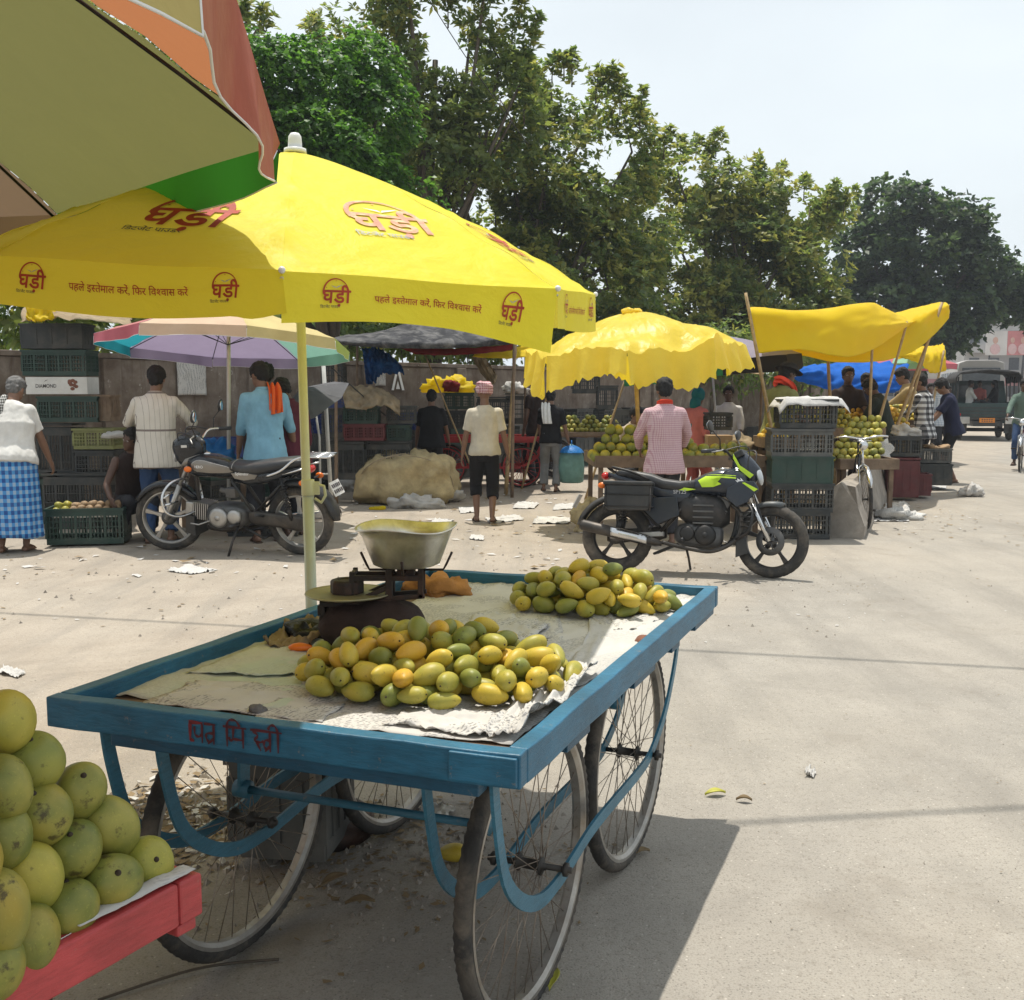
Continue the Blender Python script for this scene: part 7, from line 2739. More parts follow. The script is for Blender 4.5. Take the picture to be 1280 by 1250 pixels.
def crate_px(label, x0, x1, y1, y0, Y, mat, rz=0.0, d=.36, group=None, holes=True):
 """crate seen between columns x0..x1 and rows y1 (top)..y0 (bottom) with its front Y metres away"""
 a, b, c = P(x0, y0, Y), P(x1, y0, Y), P(x0, y1, Y)
 w, h = (b - a).length, c.z - a.z
 m = (a + b) / 2 + V(-sin(rz) * d / 2, cos(rz) * d / 2, 0)
 m.z = max(a.z, .0)
 return crate(label, m, rz, round(w / max(cos(rz), .7), 2), d, round(h, 2), mat, group, holes)
# right-hand stack of five by the road
gS = 'tall stack of black crates by the concrete barrier'
for i, (x0, x1, y1, y0, m, lab) in enumerate(((968, 1036, 640, 677, 'crate_black', 'black crate at the bottom of the roadside stack'), (966, 1040, 604, 641, 'crate_black', 'black crate second from the bottom of the roadside stack'),
            (966, 1040, 571, 605, 'crate_green', 'dark greenish crate third from the bottom of the roadside stack'), (965, 1040, 536, 572, 'crate_grey', 'greyer dusty crate fourth up in the roadside stack, sides full of slots'),
            (976, 1045, 499, 536, 'crate_black', 'black crate on top of the roadside stack, covered with newspaper'))):
 crate_px(lab, x0, x1, y1, y0, 10.75, m, radians(-6), .42, gS, holes=i != 2)
# left stack
gL = 'crates stacked at the left edge'
Yl = 11.9
crate_px('black crate at the very top of the left-hand stack under the yellow umbrella', 26, 103, 404, 436, Yl, 'crate_black', 0, .36, gL, False)
crate_px('dark green slotted crate second from the top of the left-hand stack', 28, 108, 437, 470, Yl, 'crate_green', 0, .36, gL)
cz_ = P(70, 493, Yl)
cb = thing('carton_box', 'white printed fruit carton between the crates of the left-hand stack', 'carton', V(P(71, 493, Yl).x, Yl + .17, cz_.z), 0)
hh = P(70, 471, Yl).z - cz_.z
ww = (P(110, 493, Yl) - P(33, 493, Yl)).length
mb = MB()
mb.box((0, 0, hh / 2), (ww, .34, hh - .004))
mb.build('box', M['carton'], cb, bevel=.004)
v_, f_, w_ = write(['DIAMOND'], .004)
k_ = ww * .34 / w_
mb = MB()
mb.add([V(v.x * k_ - ww * .34, -.174, hh * .38 + v.y * k_ * 1.2) for v in v_], f_)
mb.add([V(-ww * .20, -.174, hh * .70), V(-ww * .16, -.174, hh * .78), V(-ww * .12, -.174, hh * .86), V(-ww * .17, -.174, hh * .80)], [(0, 1, 2, 3)])
mb.build('box_lettering', M['dark_ink'], cb)
mb = MB()
for i, (a, b) in enumerate(((.22, .75), (.27, .78), (.31, .70), (.24, .55), (.29, .52), (.26, .32), (.32, .45), (.22, .66))):
 mb.ell((ww * a, -.172, hh * b), (ww * .036, .003, hh * .10), nu=10, nv=6)
mb.build('grape_print', M['brick'], cb)
crate_px('dark green crate under the white carton at left', 48, 122, 496, 528, Yl, 'crate_green', 0, .36, gL)
crate_px('dark brown box beside the crates, right of the white carton', 118, 138, 494, 527, Yl + .05, 'old_wood', 0, .3, gL, False)
crate_px('olive yellow crate with slatted sides low in the left-hand stalls', 92, 142, 536, 562, Yl - .2, 'crate_olive', 0, .36, gL)
crate_px('dark crate below the olive one at left', 95, 143, 563, 596, Yl - .2, 'crate_black', 0, .36, gL)
crate_px('long black crate on the ground behind the fruit crate at left', 57, 140, 598, 668, Yl - .35, 'crate_black', 0, .36, gL)
crate_px('low dark crate under the carton at the left wall', 20, 92, 530, 600, Yl + .1, 'crate_black', 0, .36, gL)
crate_px('dark crate at the base of the left wall behind the lungi man', 22, 92, 601, 664, Yl + .1, 'crate_green', 0, .36, gL)
fc = crate_px('dark green crate of brown fruit on the ground in front of the squatting man', 62, 152, 636, 681, 10.25, 'crate_green', radians(10), .44)
crate_px('flat black crate on the ground behind the left motorcycle', 285, 372, 655, 680, 10.95, 'crate_black', 0, .36)
# fruit in the front crate
rg = np.random.default_rng(5)
fm = mango_mesh('fruit', .085, .078, .076, 31, 14, 10, False, .03)
M['fruit_brown'] = simple('brown_fruit', (0.26, 0.17, 0.09), 0.7, var=0.3, scale=20)
fm.materials.append(M['fruit_brown'])
for i in range(30):
 x, y = rg.uniform(-.30, .30), rg.uniform(-.17, .17)
 o = bpy.data.objects.new('fruit', fm)
 COL.objects.link(o)
 o.location = fc.matrix_basis.to_translation() + Matrix.Rotation(radians(10), 3, 'Z') @ V((i % 8 - 3.5) * .082 + rg.uniform(-.01, .01), (i // 8 - 1.5) * .085 + rg.uniform(-.01, .01), .335 + rg.uniform(0, .03) + (.03 if i // 8 in (1, 2) else 0))
 o.rotation_euler = tuple(rg.uniform(0, 6, 3))
 if i % 8 < 2:
  o.material_slots[0].link = 'OBJECT'
  o.material_slots[0].material = MG[1]
  tag(o, 'pale green fruit at the left end of the crate in front of the squatting man', 'fruit', 'fruit in the front left crate')
 else:
  tag(o, 'round brown fruit in the dark green crate in front of the squatting man', 'fruit', 'fruit in the front left crate')
mb = MB()
mb.box((0, 0, .285), (.62, .40, .02))
mb.build('fruit_tray', M['carton'], fc)
# middle stacks in the shade
gM = 'crates stacked in the shade in the middle'
for (x0, x1, y1, y0, Y, m, lab) in (
  (430, 480, 530, 551, 14.2, 'crate_maroon', 'maroon crate in the shaded stack behind the sack heap'), (430, 472, 508, 530, 14.2, 'crate_green', 'dark green crate on the maroon one in the shaded stack'),
  (408, 430, 488, 510, 14.3, 'crate_blue', 'blue crate high in the shaded stack by the metal frame'), (403, 429, 511, 548, 14.3, 'crate_black', 'black crate under the blue crate'),
  (484, 518, 508, 530, 14.4, 'crate_black', 'black crate right of the green one in the shaded stack'), (484, 512, 531, 551, 14.4, 'crate_green', 'dark green crate right of the maroon one'),
  (404, 455, 552, 600, 14.2, 'crate_black', 'black crate on the ground left under the maroon crate'), (458, 512, 552, 600, 14.3, 'crate_black', 'black crate on the ground behind the sack heap'),
  (556, 592, 491, 512, 17.6, 'crate_green', 'dark green crate topped with yellow wrapping behind the red cart'), (556, 592, 513, 536, 17.6, 'crate_black', 'black crate beneath the green one behind the red cart'),
  (596, 640, 496, 530, 18.2, 'crate_black', 'black crate behind the turbaned man'), (632, 658, 492, 530, 18.2, 'crate_black', 'black crate left of the man with the towel'),
  (716, 750, 460, 492, 18.6, 'crate_black', 'black crate high by the wall above the far mango cart'), (748, 772, 482, 512, 18.0, 'crate_black', 'black crate beside the far mango cart'),
  (886, 915, 516, 538, 13.4, 'crate_black', 'black crate lined with white paper behind the mango stall'), (402, 428, 450, 487, 14.6, 'crate_black', 'black crate with labels at the top by the metal frame'),
  (768, 800, 512, 546, 15.2, 'crate_grey', 'grey crate in front of the seated seller')):
 q = crate_px(lab, x0, x1, y1, y0, Y, m, 0, .36, gM)
# roadside boxes at right
gR = 'boxes at the roadside by the youth'
for (x0, x1, y1, y0, Y, m, lab, hl) in (
  (1110, 1147, 572, 622, 14.6, 'crate_maroon', 'dark red solid-sided crate on the road under a black slotted crate', False), (1113, 1150, 545, 571, 14.7, 'crate_black', 'black slotted crate on top of the dark red one', True),
  (1146, 1163, 593, 620, 14.9, 'crate_maroon', 'small red crate on the road beside the dark red one', False), (1152, 1188, 580, 607, 16.2, 'crate_black', 'black box on the road in front of the youth', False),
  (1152, 1188, 561, 579, 16.3, 'crate_grey', 'grey box topped with brown paper in front of the youth', True)):
 crate_px(lab, x0, x1, y1, y0, Y, m, radians(-12), .34, gR, hl)
crate_px('dusty dark crate standing under the blue cart behind its wheel', 287, 408, 950, 1076, 3.17, 'crate_grey', radians(-8), .30, None, False)
# clutter against the wall in the deep shade
rgw = random.Random(4)
for i, px in enumerate((250, 300, 345, 385, 415, 455, 500, 545, 590, 630, 668, 700, 735, 775, 815, 850, 890, 930)):
 q = wall_at(px, 0) + WN * .36
 az = atan2(WDIR.y, WDIR.x)
 z = 0
 for lv in range(rgw.choice((2, 3, 4, 4))):
  m = rgw.choice(('crate_black', 'crate_green', 'crate_black', 'crate_grey', 'crate_blue' if lv > 1 else 'crate_black'))
  hh_ = .30
  crate('dark plastic crate stacked against the boundary wall in the shade behind the stalls', V(q.x, q.y, z), az + rgw.uniform(-.06, .06), .60, .40, hh_, m, 'crates against the boundary wall', holes=bool(rgw.random() < .7))
  z += hh_ + .002
# ---------------------------------------------------------------- low-detail mangoes of the far piles gather in ONE mass; the green stall's are single
def pile_rows(base, ex, ey, nx, ny, layers, r, jit, rng):
 """pyramid of fruit: positions only"""
 pts = []
 for l in range(layers):
  for i in range(nx - l):
   for j in range(max(1, ny - l)):
    p = Vector(base) + ex * ((i + l * .5) * 2 * r) + ey * ((j + l * .5) * 2 * r) + V(0, 0, r + l * r * 1.55)
    pts.append(p + V(*rng.normal(scale=jit, size=3)))
 return pts
gm_ = mango_mesh('mango', .135, .120, .112, 21, 16, 12, False, .08)
gm_.materials.append(MG[0])
rg = np.random.default_rng(9)
stall_m = []
X0 = V(1, .04, 0).normalized()
Y0 = V(-.04, 1, 0)
zt_ = .80
left = pile_rows(V(P(744, 585, 11.2).x, 11.2, zt_), X0, Y0, 7, 3, 4, .058, .006, rg)
right = pile_rows(V(P(862, 585, 11.2).x, 11.2, zt_), X0, Y0, 7, 2, 2, .055, .006, rg)
midp = pile_rows(V(P(838, 585, 11.25).x, 11.25, zt_), X0, Y0, 3, 2, 3, .070, .006, rg)
for grp, pts, lab, cols in (('l', left, 'mango in the tall pile left of the pink-shirted man', (0, 0, 1, 4)), ('m', midp, 'big mango in the pile right beside the pink-shirted man', (0, 4, 4)), ('r', right, 'mango in the low pile behind the lime-flashed motorcycle tank', (4, 4, 1, 0))):
 for p_ in pts:
  if p_.y > 11.2 + .40 and grp != 'l' and p_.z < zt_ + .1:
   continue
  if grp == 'l' and p_.y > 11.2 + .36 and p_.z < zt_ + .13:
   continue
  c = int(rg.choice(cols))
  put_mango(gm_, p_, Euler(tuple(rg.uniform(0, 6, 3))), (1.22 if grp == 'm' else 1.0) * rg.uniform(.9, 1.05), c, MG_WORD[c] + ' ' + lab, 'mangoes on the stall of the pink-shirted man')
def stall_table(label, c, rz, w, d, z, mat, cat='stall', rim=.07, legs=True):
 t = thing('fruit_stall', label, cat, V(c[0], c[1], 0), rz)
 mb = MB()
 n = 6
 for i in range(n):
  mb.box((0, -d / 2 + d * (i + .5) / n, z - .015), (w - .05, d / n - .004, .03))
 mb.build('deck', M['old_wood'], t)
 for (a, b) in (((-w / 2, -d / 2), (w / 2, -d / 2)), ((-w / 2, d / 2), (w / 2, d / 2)), ((-w / 2 + .015, -d / 2 + .02), (-w / 2 + .015, d / 2 - .02)), ((w / 2 - .015, -d / 2 + .02), (w / 2 - .015, d / 2 - .02))):
  mb = MB()
  mb.beam((a[0], a[1], z), (b[0], b[1], z), .03, rim + .06)
  mb.build('rail', mat, t, bevel=.004)
 for sx in (-1, 1):
  for sy in (-1, 1):
   mb = MB()
   mb.box((sx * (w / 2 - .07), sy * (d / 2 - .07), (z - .03) / 2), (.05, .05, z - .03))
   mb.build('leg', mat, t)
 return t
tb = stall_table('brown wooden stall table piled with green mangoes behind the pink-shirted man', (P(838, 585, 11.7).x, 11.72), radians(2), 1.86, 1.15, .80, M['old_wood'])
# far piles
FARP = MB()
rg = np.random.default_rng(12)
def mass_pile(base, ex, ey, nx, ny, layers, r, mats):
 for p in pile_rows(base, ex, ey, nx, ny, layers, r, r * .12, rg):
  FARP.ell(p, (r * 1.02, r * .98, r * 1.06), Euler(tuple(rg.uniform(0, 6, 3))).to_matrix(), 9, 6, int(rg.choice(mats)))
def flat(px, py, Y, z):
 q = P(px, py, Y)
 return V(q.x, Y, z)
RD = ROAD_D
RP = V(RD.y, -RD.x, 0)
zA = .92
stall_table('stall heaped with greenish mangoes at the back under the yellow tarpaulin', (P(1035, 500, 15.0).x, 15.2), radians(0), 1.5, 1.0, .98, M['old_wood'])
mass_pile(flat(995, 500, 14.85, 1.0), V(1, 0, 0), V(0, 1, 0), 10, 7, 4, .048, (1, 4))
stall_table('stall of golden mangoes under the yellow tarpaulin', (P(1090, 500, 16.0).x, 16.3), 0, 1.2, 1.0, .98, M['old_wood'])
mass_pile(flat(1050, 500, 15.95, 1.0), V(1, 0, 0), V(0, 1, 0), 12, 7, 4, .048, (2, 3, 3))
stall_table('stall with a tall stepped pile of yellow-green mangoes behind the bicycle', (P(1072, 560, 12.9).x, 13.1), radians(0), .72, 1.3, .68, M['old_wood'])
for l in range(6):
 mass_pile(flat(1041 + 5 * l, 560, 12.55 + .10 * l, .70 + .078 * l), V(1, 0, 0), V(0, 1, 0), 7 - l // 2, 2, 2, .046, (1, 1, 4))
mass_pile(flat(1100, 508, 17.0, 1.05), V(1, 0, 0), V(0, 1, 0), 8, 5, 4, .045, (1, 4, 2))
stall_table('small stall of mangoes behind the checked-shirt man', (P(1118, 510, 17.2).x, 17.25), 0, .95, .7, 1.03, M['old_wood'])
mass_pile(flat(957, 523, 12.2, .98), V(1, 0, 0), V(0, 1, 0), 4, 4, 3, .040, (2, 1, 3))
stall_table('narrow stall of yellow mangoes beside the leaning bamboo pole', (P(970, 523, 12.4).x, 12.35), 0, .42, .6, .96, M['old_wood'])
for k in range(3):
 mass_pile(flat(702 + k * 24, 538, 18.6, .82), V(1, 0, 0), V(0, 1, 0), 5, 6, 4, .048, (1, 4, 0))
fo = FARP.build('mangoes', [MG[i] for i in range(5)])
tag(fo, 'masses of small mangoes piled on the farther stalls in the shade', 'mangoes', None, 'stuff')
# red fruit cart behind the turbaned man, mango cart beyond
for (lab, cx, cy, W_, L_, mr, ms) in (('red-painted fruit cart with red spoked wheels in the shade behind the turbaned man', P(605, 550, 16.9).x, 17.0, 1.0, 2.05, M['stall_red'], M['stall_red']),
          ('dark wooden mango cart in the shade behind the man with the teal bag', P(738, 540, 18.9).x, 19.0, 1.1, 1.7, M['old_wood'], M['iron'])):
 rt_ = thing('fruit_cart', lab, 'cart', (cx, cy, 0))
 def qq(x, y, z):
  return V(y, -x, z)
 build_cart(rt_, W_, L_, .84, mr, mr, ms, W_ / 2 - .16, (-.62, .62), .34, qq, wheel_kw=dict(mats=(M['tyre'], ms, ms, ms), spoke_r=.004, ns=20), tread=False)
lump('wrapping_heap', 'heap of yellow and pink fruit wrapping on the crates behind the red cart', 'wrapping', P(560, 491, 17.8), (.48, .18, .14), M['yellow_tarp'], .16, 7, 8)
lump('cloth_bundle', 'red patterned cloth bundle among the yellow wrapping behind the red cart', 'cloth', P(566, 490, 17.62), (.16, .1, .11), M['dark_red_tarp'], .08, 10, 9)
lump('paper_heap', 'grey crumpled paper heap on the crate behind the turbaned man', 'paper', P(645, 492, 18.3), (.22, .16, .10), M['news'], .12, 9, 10)
# ---------------------------------------------------------------- sack heap and bags
def draped(label, c, rad, mat, seed, p=3.0, amp=.05, name='tarp_heap'):
 mb = MB()
 mb.ell((0, 0, 0), (1, 1, 1), nu=64, nv=44)
 vs = []
 for v in mb.v:
  d = Vector(v)
  e = 2 / p
  q = V(*(abs(t_) ** e * (1 if t_ >= 0 else -1) for t_ in d))
  q = V(q.x * rad[0], q.y * rad[1], q.z * rad[2])
  n = fbm((q.x * 2.2 + seed, q.y * 2.2, q.z * 2.2), 1, 4)
  cr = 1 - abs(noise.noise(Vector((q.x * 5 + seed, q.y * 5, q.z * 3.5))))
  cr2 = 1 - abs(noise.noise(Vector((q.x * 11 + q.z * 6 + seed, q.y * 9, q.z * 7))))
  q += d * (amp * n + .09 * (cr - .7) + .030 * (cr2 - .7))
  fl = max(0, -d.z) * .18
  q.x *= 1 + fl * (1 + .4 * sin(atan2(d.y, d.x) * 11))
  q.y *= 1 + fl * (1 + .4 * sin(atan2(d.y, d.x) * 9))
  vs.append((q.x, q.y, max(q.z, -rad[2] * .86)))
 mb.v = vs
 o = mb.build(name, mat)
 o.location = Vector(c) + V(0, 0, rad[2] * .86)
 return tag(o, label, 'heap')
hc = G(505, 632)
hp0 = draped('big heap of goods under tan sacking tied with string, in the middle', (hc.x, hc.y + .45, 0), (.64, .48, .38), M['sack'], 4, 3.0, .13)
mb = MB()
for (sy, ph) in ((.12, .3), (-.1, 1.2), (.30, .7)):
 pts = []
 for i in range(25):
  a = pi * i / 24
  pts.append(V(cos(a) * .66, -.30 + sy + .25 * sin(a * 2 + ph), sin(a) * .47 - .1))
 mb.tube(pts, .006, 5)
mb.build('string', M['rope'], hp0)
for (px, py, rx, ry, rz_, m, lab, sd) in ((520, 636, .36, .14, .10, 'white_bag', 'white polythene trailing from the foot of the sacking heap', 2), (560, 628, .20, .14, .08, 'white_bag', 'torn white polythene right of the sacking heap', 5),
           (470, 638, .10, .05, .03, 'yellow_tarp', 'yellow sheet corner at the near left foot of the sacking heap', 7), (437, 615, .22, .16, .16, 'white_bag', 'white sack of green fruit behind the left motorcycle wheel', 9),
           (1150, 552, .12, .12, .06, 'white_bag', 'crumpled white paper heaped on the black slotted crate', 12)):
 if py > 600:
  q = G(px, py)
  lump('plastic_sheet', lab, 'plastic', q + V(0, .1, 0), (rx, ry, rz_), M[m], .12 if m == 'white_bag' else .04, 8, sd)
 else:
  lump('paper_heap', lab, 'paper', V(P(1131, 546, 14.8).x, 14.85, P(1131, 546, 14.8).z), (.18, .14, .09), M[m], .10, 9, sd)
mbm = [P(1095, 560, 13.9), P(1160, 548, 15.4), P(1155, 596, 15.8), P(1175, 560, 16.2)]
for q, r_, m, lab, sd in ((V(mbm[0].x, 13.9, .55), (.22, .2, .24), 'news', 'bundle of crumpled newspaper behind the bicycle handlebar', 3), (V(P(1172, 612, 16.5).x, 15.3, 0), (.16, .12, .09), 'white_bag', 'white plastic bag on the road by the small red crate', 4),
       (V(P(1172, 561, 16.4).x, 16.5, P(1172, 561, 16.4).z), (.18, .14, .03), 'cardboard', 'brown paper on the grey box in front of the youth', 6),
       (V(P(1118, 640, 12.6).x, 12.5, 0), (.30, .2, .07), 'news', 'crumpled newspaper on the road behind the bicycle wheel', 7)):
 lump('paper_heap', lab, 'paper', q, r_, M[m], .12, 8, sd)
pt_ = P(1010, 499, 10.95)
mb = MB()
rg2 = random.Random(3)
def top_paper(u, v):
 x, y = (u - .5) * .74, (v - .5) * .54
 e = max(0, abs(x) - .29) * 1.3 + max(0, abs(y) - .20) * 1.2
 return V(x, y, .012 + .03 * abs(fbm((x * 6, y * 6, 2), 1, 3)) - e)
mb.sheet(top_paper, 30, 24)
o = mb.build('newspaper_sheet', M['paper'], None, solid=.002)
o.location = V(P(1010, 499, 10.95).x, 10.95, P(1010, 499, 10.75).z)
tag(o, 'newspaper covering the top crate of the roadside stack', 'newspaper')
# teal bag in the man's hand
mb = MB()
mb.loft([section((0, 0, 0), .01, .01, 4) if False else [V(cos(a) * w * (abs(cos(a)) ** -.2 if abs(cos(a)) > .3 else 1.0), sin(a) * d, z) for a in [2 * pi * i / 20 for i in range(20)]] for z, w, d in
   ((-.62, .15, .10), (-.60, .19, .125), (-.40, .205, .135), (-.20, .19, .125), (-.12, .15, .10), (-.05, .05, .03), (-.01, .02, .02))])
bo = mb.build('carrier_bag', M['teal_bag'])
bo.location = bag_hand + V(.05, 0, -.03)
tag(bo, 'full teal carrier bag hanging from the hand of the man with the white towel', 'bag')
mb = MB()
mb.lathe([(.196, -.14), (.17, -.10), (.12, -.06), (.05, -.03)], 20)
mb.build('blue_rim', M['blue_bag'], bo)
mb = MB()
mb.torus((0, 0, 0), .045, .008, None, 16, 6)
mb.build('handle', M['blue_bag'], bo)
st_ = stall_table('low stall table under the pink and peach umbrella', (P(262, 580, 11.4).x, 11.5), 0, .95, .6, .72, M['old_wood'])
lump('plastic_bag', 'bright blue polythene bag on the table beside the umbrella pole', 'bag', V(P(262, 562, 11.2).x, 11.28, .735), (.26, .18, .17), M['blue_bag'], .14, 8, 13)
lump('paper_heap', 'white paper tray beside the striped-shirt man', 'paper', V(P(140, 545, 11.4).x, 11.6, P(140, 548, 11.5).z), (.20, .14, .04), M['white_bag'], .06, 9, 14)
lump('sack', 'tied white sack against the rear of the lime-flashed motorcycle', 'sack', G(733, 668) + V(0, .2, 0), (.15, .14, .20), M['sack'], .09, 9, 15)
lump('cloth_bundle', 'brown cloth bundle on the table right of the green mangoes', 'cloth', V(P(915, 545, 12.8).x, 12.7, .80), (.30, .18, .12), M['tan_sheet'], .10, 8, 16)
stall_table('plank table behind the lime-flashed motorcycle holding a cloth bundle and carton', (P(905, 555, 12.9).x, 12.85), 0, 1.25, .6, .78, M['old_wood'])
mb = MB()
mb.box((0, 0, .12), (.30, .24, .24))
o = mb.build('carton_box', M['cardboard'], None, bevel=.004)
o.location = V(P(900, 540, 12.6).x, 12.68, .785)
tag(o, 'plain brown carton on the plank table right of the mangoes', 'carton')
# ---------------------------------------------------------------- more canopies
def plain(name, c, k=.35):
 return cloth(name, c, k, var=.12, scale=3, tc=c, bump=.25, bscale=6, dirt=sc3(c, .55), dirt_amt=.25)
pc = [plain('pink_panel', (.56, .23, .22)), plain('peach_panel', (.68, .50, .36)), plain('cream_yellow_panel', (.66, .55, .26)), plain('mint_panel', (.26, .50, .40)),
  plain('lilac_panel', (.36, .30, .44)), plain('teal_panel', (.03, .34, .42)), plain('rose_panel', (.55, .16, .20)), plain('lime_panel', (.45, .55, .15))]
uf = V(P(283, 560, 11.2).x, 11.2, 0)
ua = V(P(287, 430, 11.2).x, 11.2, P(287, 386, 11.2).z + .03)
up_ = thing('market_umbrella', 'faded striped umbrella of pink, peach and cream panels over the left stall', 'umbrella', uf)
U2 = Umbrella(ua, uf, 1.34, .40, 8, radians(-112), bow=.8, sag=.0, val=.11, ripple=.01, seed=8, tilt=(.02, .10, 1))
U2.build(up_, pc, lambda k: (1, 2, 7, 3, 4, 4, 5, 0)[k], lambda k: (1, 2, 7, 3, 4, 4, 5, 6)[k], M['umb_rib'], M['pole_white'], pole_r=.022, nu=12, nv=12, piping=M['finial'])
# crinkled yellow umbrella
uf = V(P(806, 560, 11.7).x, 11.7, 0)
ua = V(P(790, 430, 11.7).x, 11.7, P(793, 390, 11.7).z)
uy = thing('market_umbrella', 'umbrella wrapped in crinkled yellow sheeting with ragged hem over the green mango stall', 'umbrella', uf)
U3 = Umbrella(ua, uf, 1.24, .44, 8, radians(-100), bow=.75, sag=.025, val=.20, ripple=.05, seed=2, flare=.05, tilt=(-.06, -.05, 1))
_v = U3.valance
def ragged(k, u, w, off=0.0):
 p = _v(k, u, w, off)
 big = .5 + .5 * sin(k * 2.1 + u * 2.0)
 p.z -= w * (.19 * big + .035 * abs(((u * 9) % 1) - .5) * 2)
 return p
_r = U3.raw
def crumpled(k, u, v):
 p = _r(k, u, v)
 q = Vector((p.x * 2.6, p.y * 2.6, 3.1))
 p.z += .17 * v * noise.noise(q) + .035 * v * (1 - 2 * abs(noise.noise(q * 2.3))) + .012 * (1 - 2 * abs(noise.noise(q * 5.5)))
 return p
U3.raw = crumpled
U3.valance = ragged
U3.build(uy, [M['yellow_film']], lambda k: 0, lambda k: 0, M['umb_rib'], M['bamboo'], pole_r=.024, nu=30, nv=24)
lump('knot', None, None, ua - uf + V(0, 0, -.02), (.12, .08, .04), M['yellow_film'], .03, 14, 3).parent = uy
# violet, black and green umbrella behind
uf = V(P(905, 560, 14.6).x, 14.6, 0)
uv = thing('market_umbrella', 'violet-grey umbrella with black and green border behind the crinkled yellow one', 'umbrella', uf)
pv = [plain('violet_grey_panel', (.30, .29, .40)), plain('black_border', (.02, .02, .025), .1), plain('green_border', (.05, .24, .10))]
U4 = Umbrella(V(P(895, 0, 14.6).x, 14.6, P(895, 418, 14.6).z), uf, 1.25, .40, 8, radians(-95), bow=.8, sag=.01, val=.20, seed=4)
U4.build(uv, pv, lambda k: 0, lambda k: 1 if k in (0, 1, 2) else 2, M['umb_rib'], M['pole_white'], nu=10, nv=10)
uf = V(P(1120, 560, 23).x, 23, 0)
uv = thing('market_umbrella', 'pink and green umbrella beyond the blue tarpaulin', 'umbrella', uf)
U5 = Umbrella(V(uf.x, 23, P(1120, 436, 23).z), uf, 1.2, .35, 8, .3, bow=.8, sag=.01, val=.12, seed=6)
U5.build(uv, pc, lambda k: (6, 3, 6, 3, 6, 3, 6, 3)[k], lambda k: (6, 3, 6, 3, 6, 3, 6, 3)[k], M['umb_rib'], M['pole_white'], nu=8, nv=8)
# open black umbrella set down on its side
uf = V(P(392, 520, 12.2).x, 12.2, P(392, 545, 12.2).z)
ub = thing('hand_umbrella', 'open black umbrella resting on its side beside the man in maroon', 'umbrella', uf)
U6 = Umbrella(uf + V(-.12, -.1, .55), uf, .52, .22, 8, .2, bow=.7, sag=0, val=0, tilt=(-.42, -.35, .8), seed=1)
U6.build(ub, [M['grey_cloth']], lambda k: 0, lambda k: 0, M['umb_rib'], M['dark_metal'], pole_r=.006, nu=8, nv=8)
def tarp(label, rows, mat, name='tarpaulin', amp=.05, n=40, seed=0, cat='tarpaulin', thick=.002, sc=2.0):
 """a sheet hung through rows of measured points (picture column, row, distance)"""
 R_ = [smooth_path([P(*q) for q in r], 10) for r in rows]
 m = len(R_[0])
 cols = [smooth_path([r[i] for r in R_], 10) for i in range(m)]
 o0 = sum((c[0] for c in cols), Vector()) / m
 def fn(u, v):
  c = cols[int(round(u * (m - 1)))]
  p = c[int(round(v * (len(c) - 1)))]
  w = noise.noise(Vector((u * 6 * sc + seed, v * 3 * sc, 1.1))) + .5 * noise.noise(Vector((u * 14 * sc + seed, v * 5 * sc, 4.1)))
  return p - o0 + V(0, -amp * w, amp * .5 * w)
 mb = MB()
 mb.sheet(fn, m - 1, len(cols[0]) - 1)
 o = mb.build(name, mat, None, solid=thick)
 o.location = o0
 return tag(o, label, cat)
tarp('yellow tarpaulin slung between bamboo poles, its front edge hanging down over the right stalls',
  [[(944, 442, 12.3), (1000, 437, 12.5), (1050, 446, 12.9), (1085, 440, 13.4), (1120, 418, 14.0), (1140, 404, 14.4)],
  [(941, 410, 12.3), (1000, 414, 12.6), (1055, 416, 13.0), (1095, 412, 13.5), (1125, 408, 14.0), (1140, 403, 14.4)],
  [(937, 386, 12.3), (1000, 391, 12.7), (1060, 394, 13.2), (1100, 399, 13.7), (1130, 403, 14.2), (1142, 402, 14.5)],
  [(945, 387, 13.4), (1015, 389, 13.7), (1080, 378, 14.0), (1110, 388, 14.3), (1132, 400, 14.6), (1144, 401, 14.8)],
  [(955, 402, 15.5), (1020, 398, 15.8), (1085, 388, 16.0), (1115, 392, 16.1), (1140, 400, 16.2), (1150, 402, 16.4)]], M['yellow_tarp'], amp=.022, seed=1)
tarp('second yellow tarpaulin rising to the right pole over the checked-shirt man',
  [[(985, 440, 14.6), (1040, 452, 14.6), (1095, 452, 14.8), (1140, 440, 15.2), (1168, 418, 15.6), (1186, 398, 15.9)],
  [(1000, 432, 14.7), (1050, 434, 14.8), (1100, 428, 15.0), (1145, 412, 15.3), (1172, 396, 15.7), (1187, 388, 15.9)],
  [(1050, 421, 14.8), (1085, 416, 15.0), (1120, 406, 15.2), (1150, 394, 15.5), (1172, 384, 15.8), (1185, 380, 16.0)],
  [(1060, 402, 16.4), (1100, 396, 16.4), (1130, 388, 16.5), (1155, 382, 16.6), (1172, 378, 16.8), (1180, 378, 16.9)]], M['yellow_tarp'], amp=.022, seed=4)
tarp('small yellow tarpaulin over the farther stalls left of the green truck',
  [[(1120, 448, 21), (1145, 452, 21), (1165, 466, 21.4), (1182, 464, 21.8)], [(1125, 440, 21), (1148, 440, 21.2), (1168, 444, 21.5), (1182, 440, 21.8)], [(1135, 434, 22.5), (1150, 433, 22.5), (1168, 432, 22.5), (1178, 430, 22.6)]],
  M['yellow_tarp'], amp=.08, seed=6)
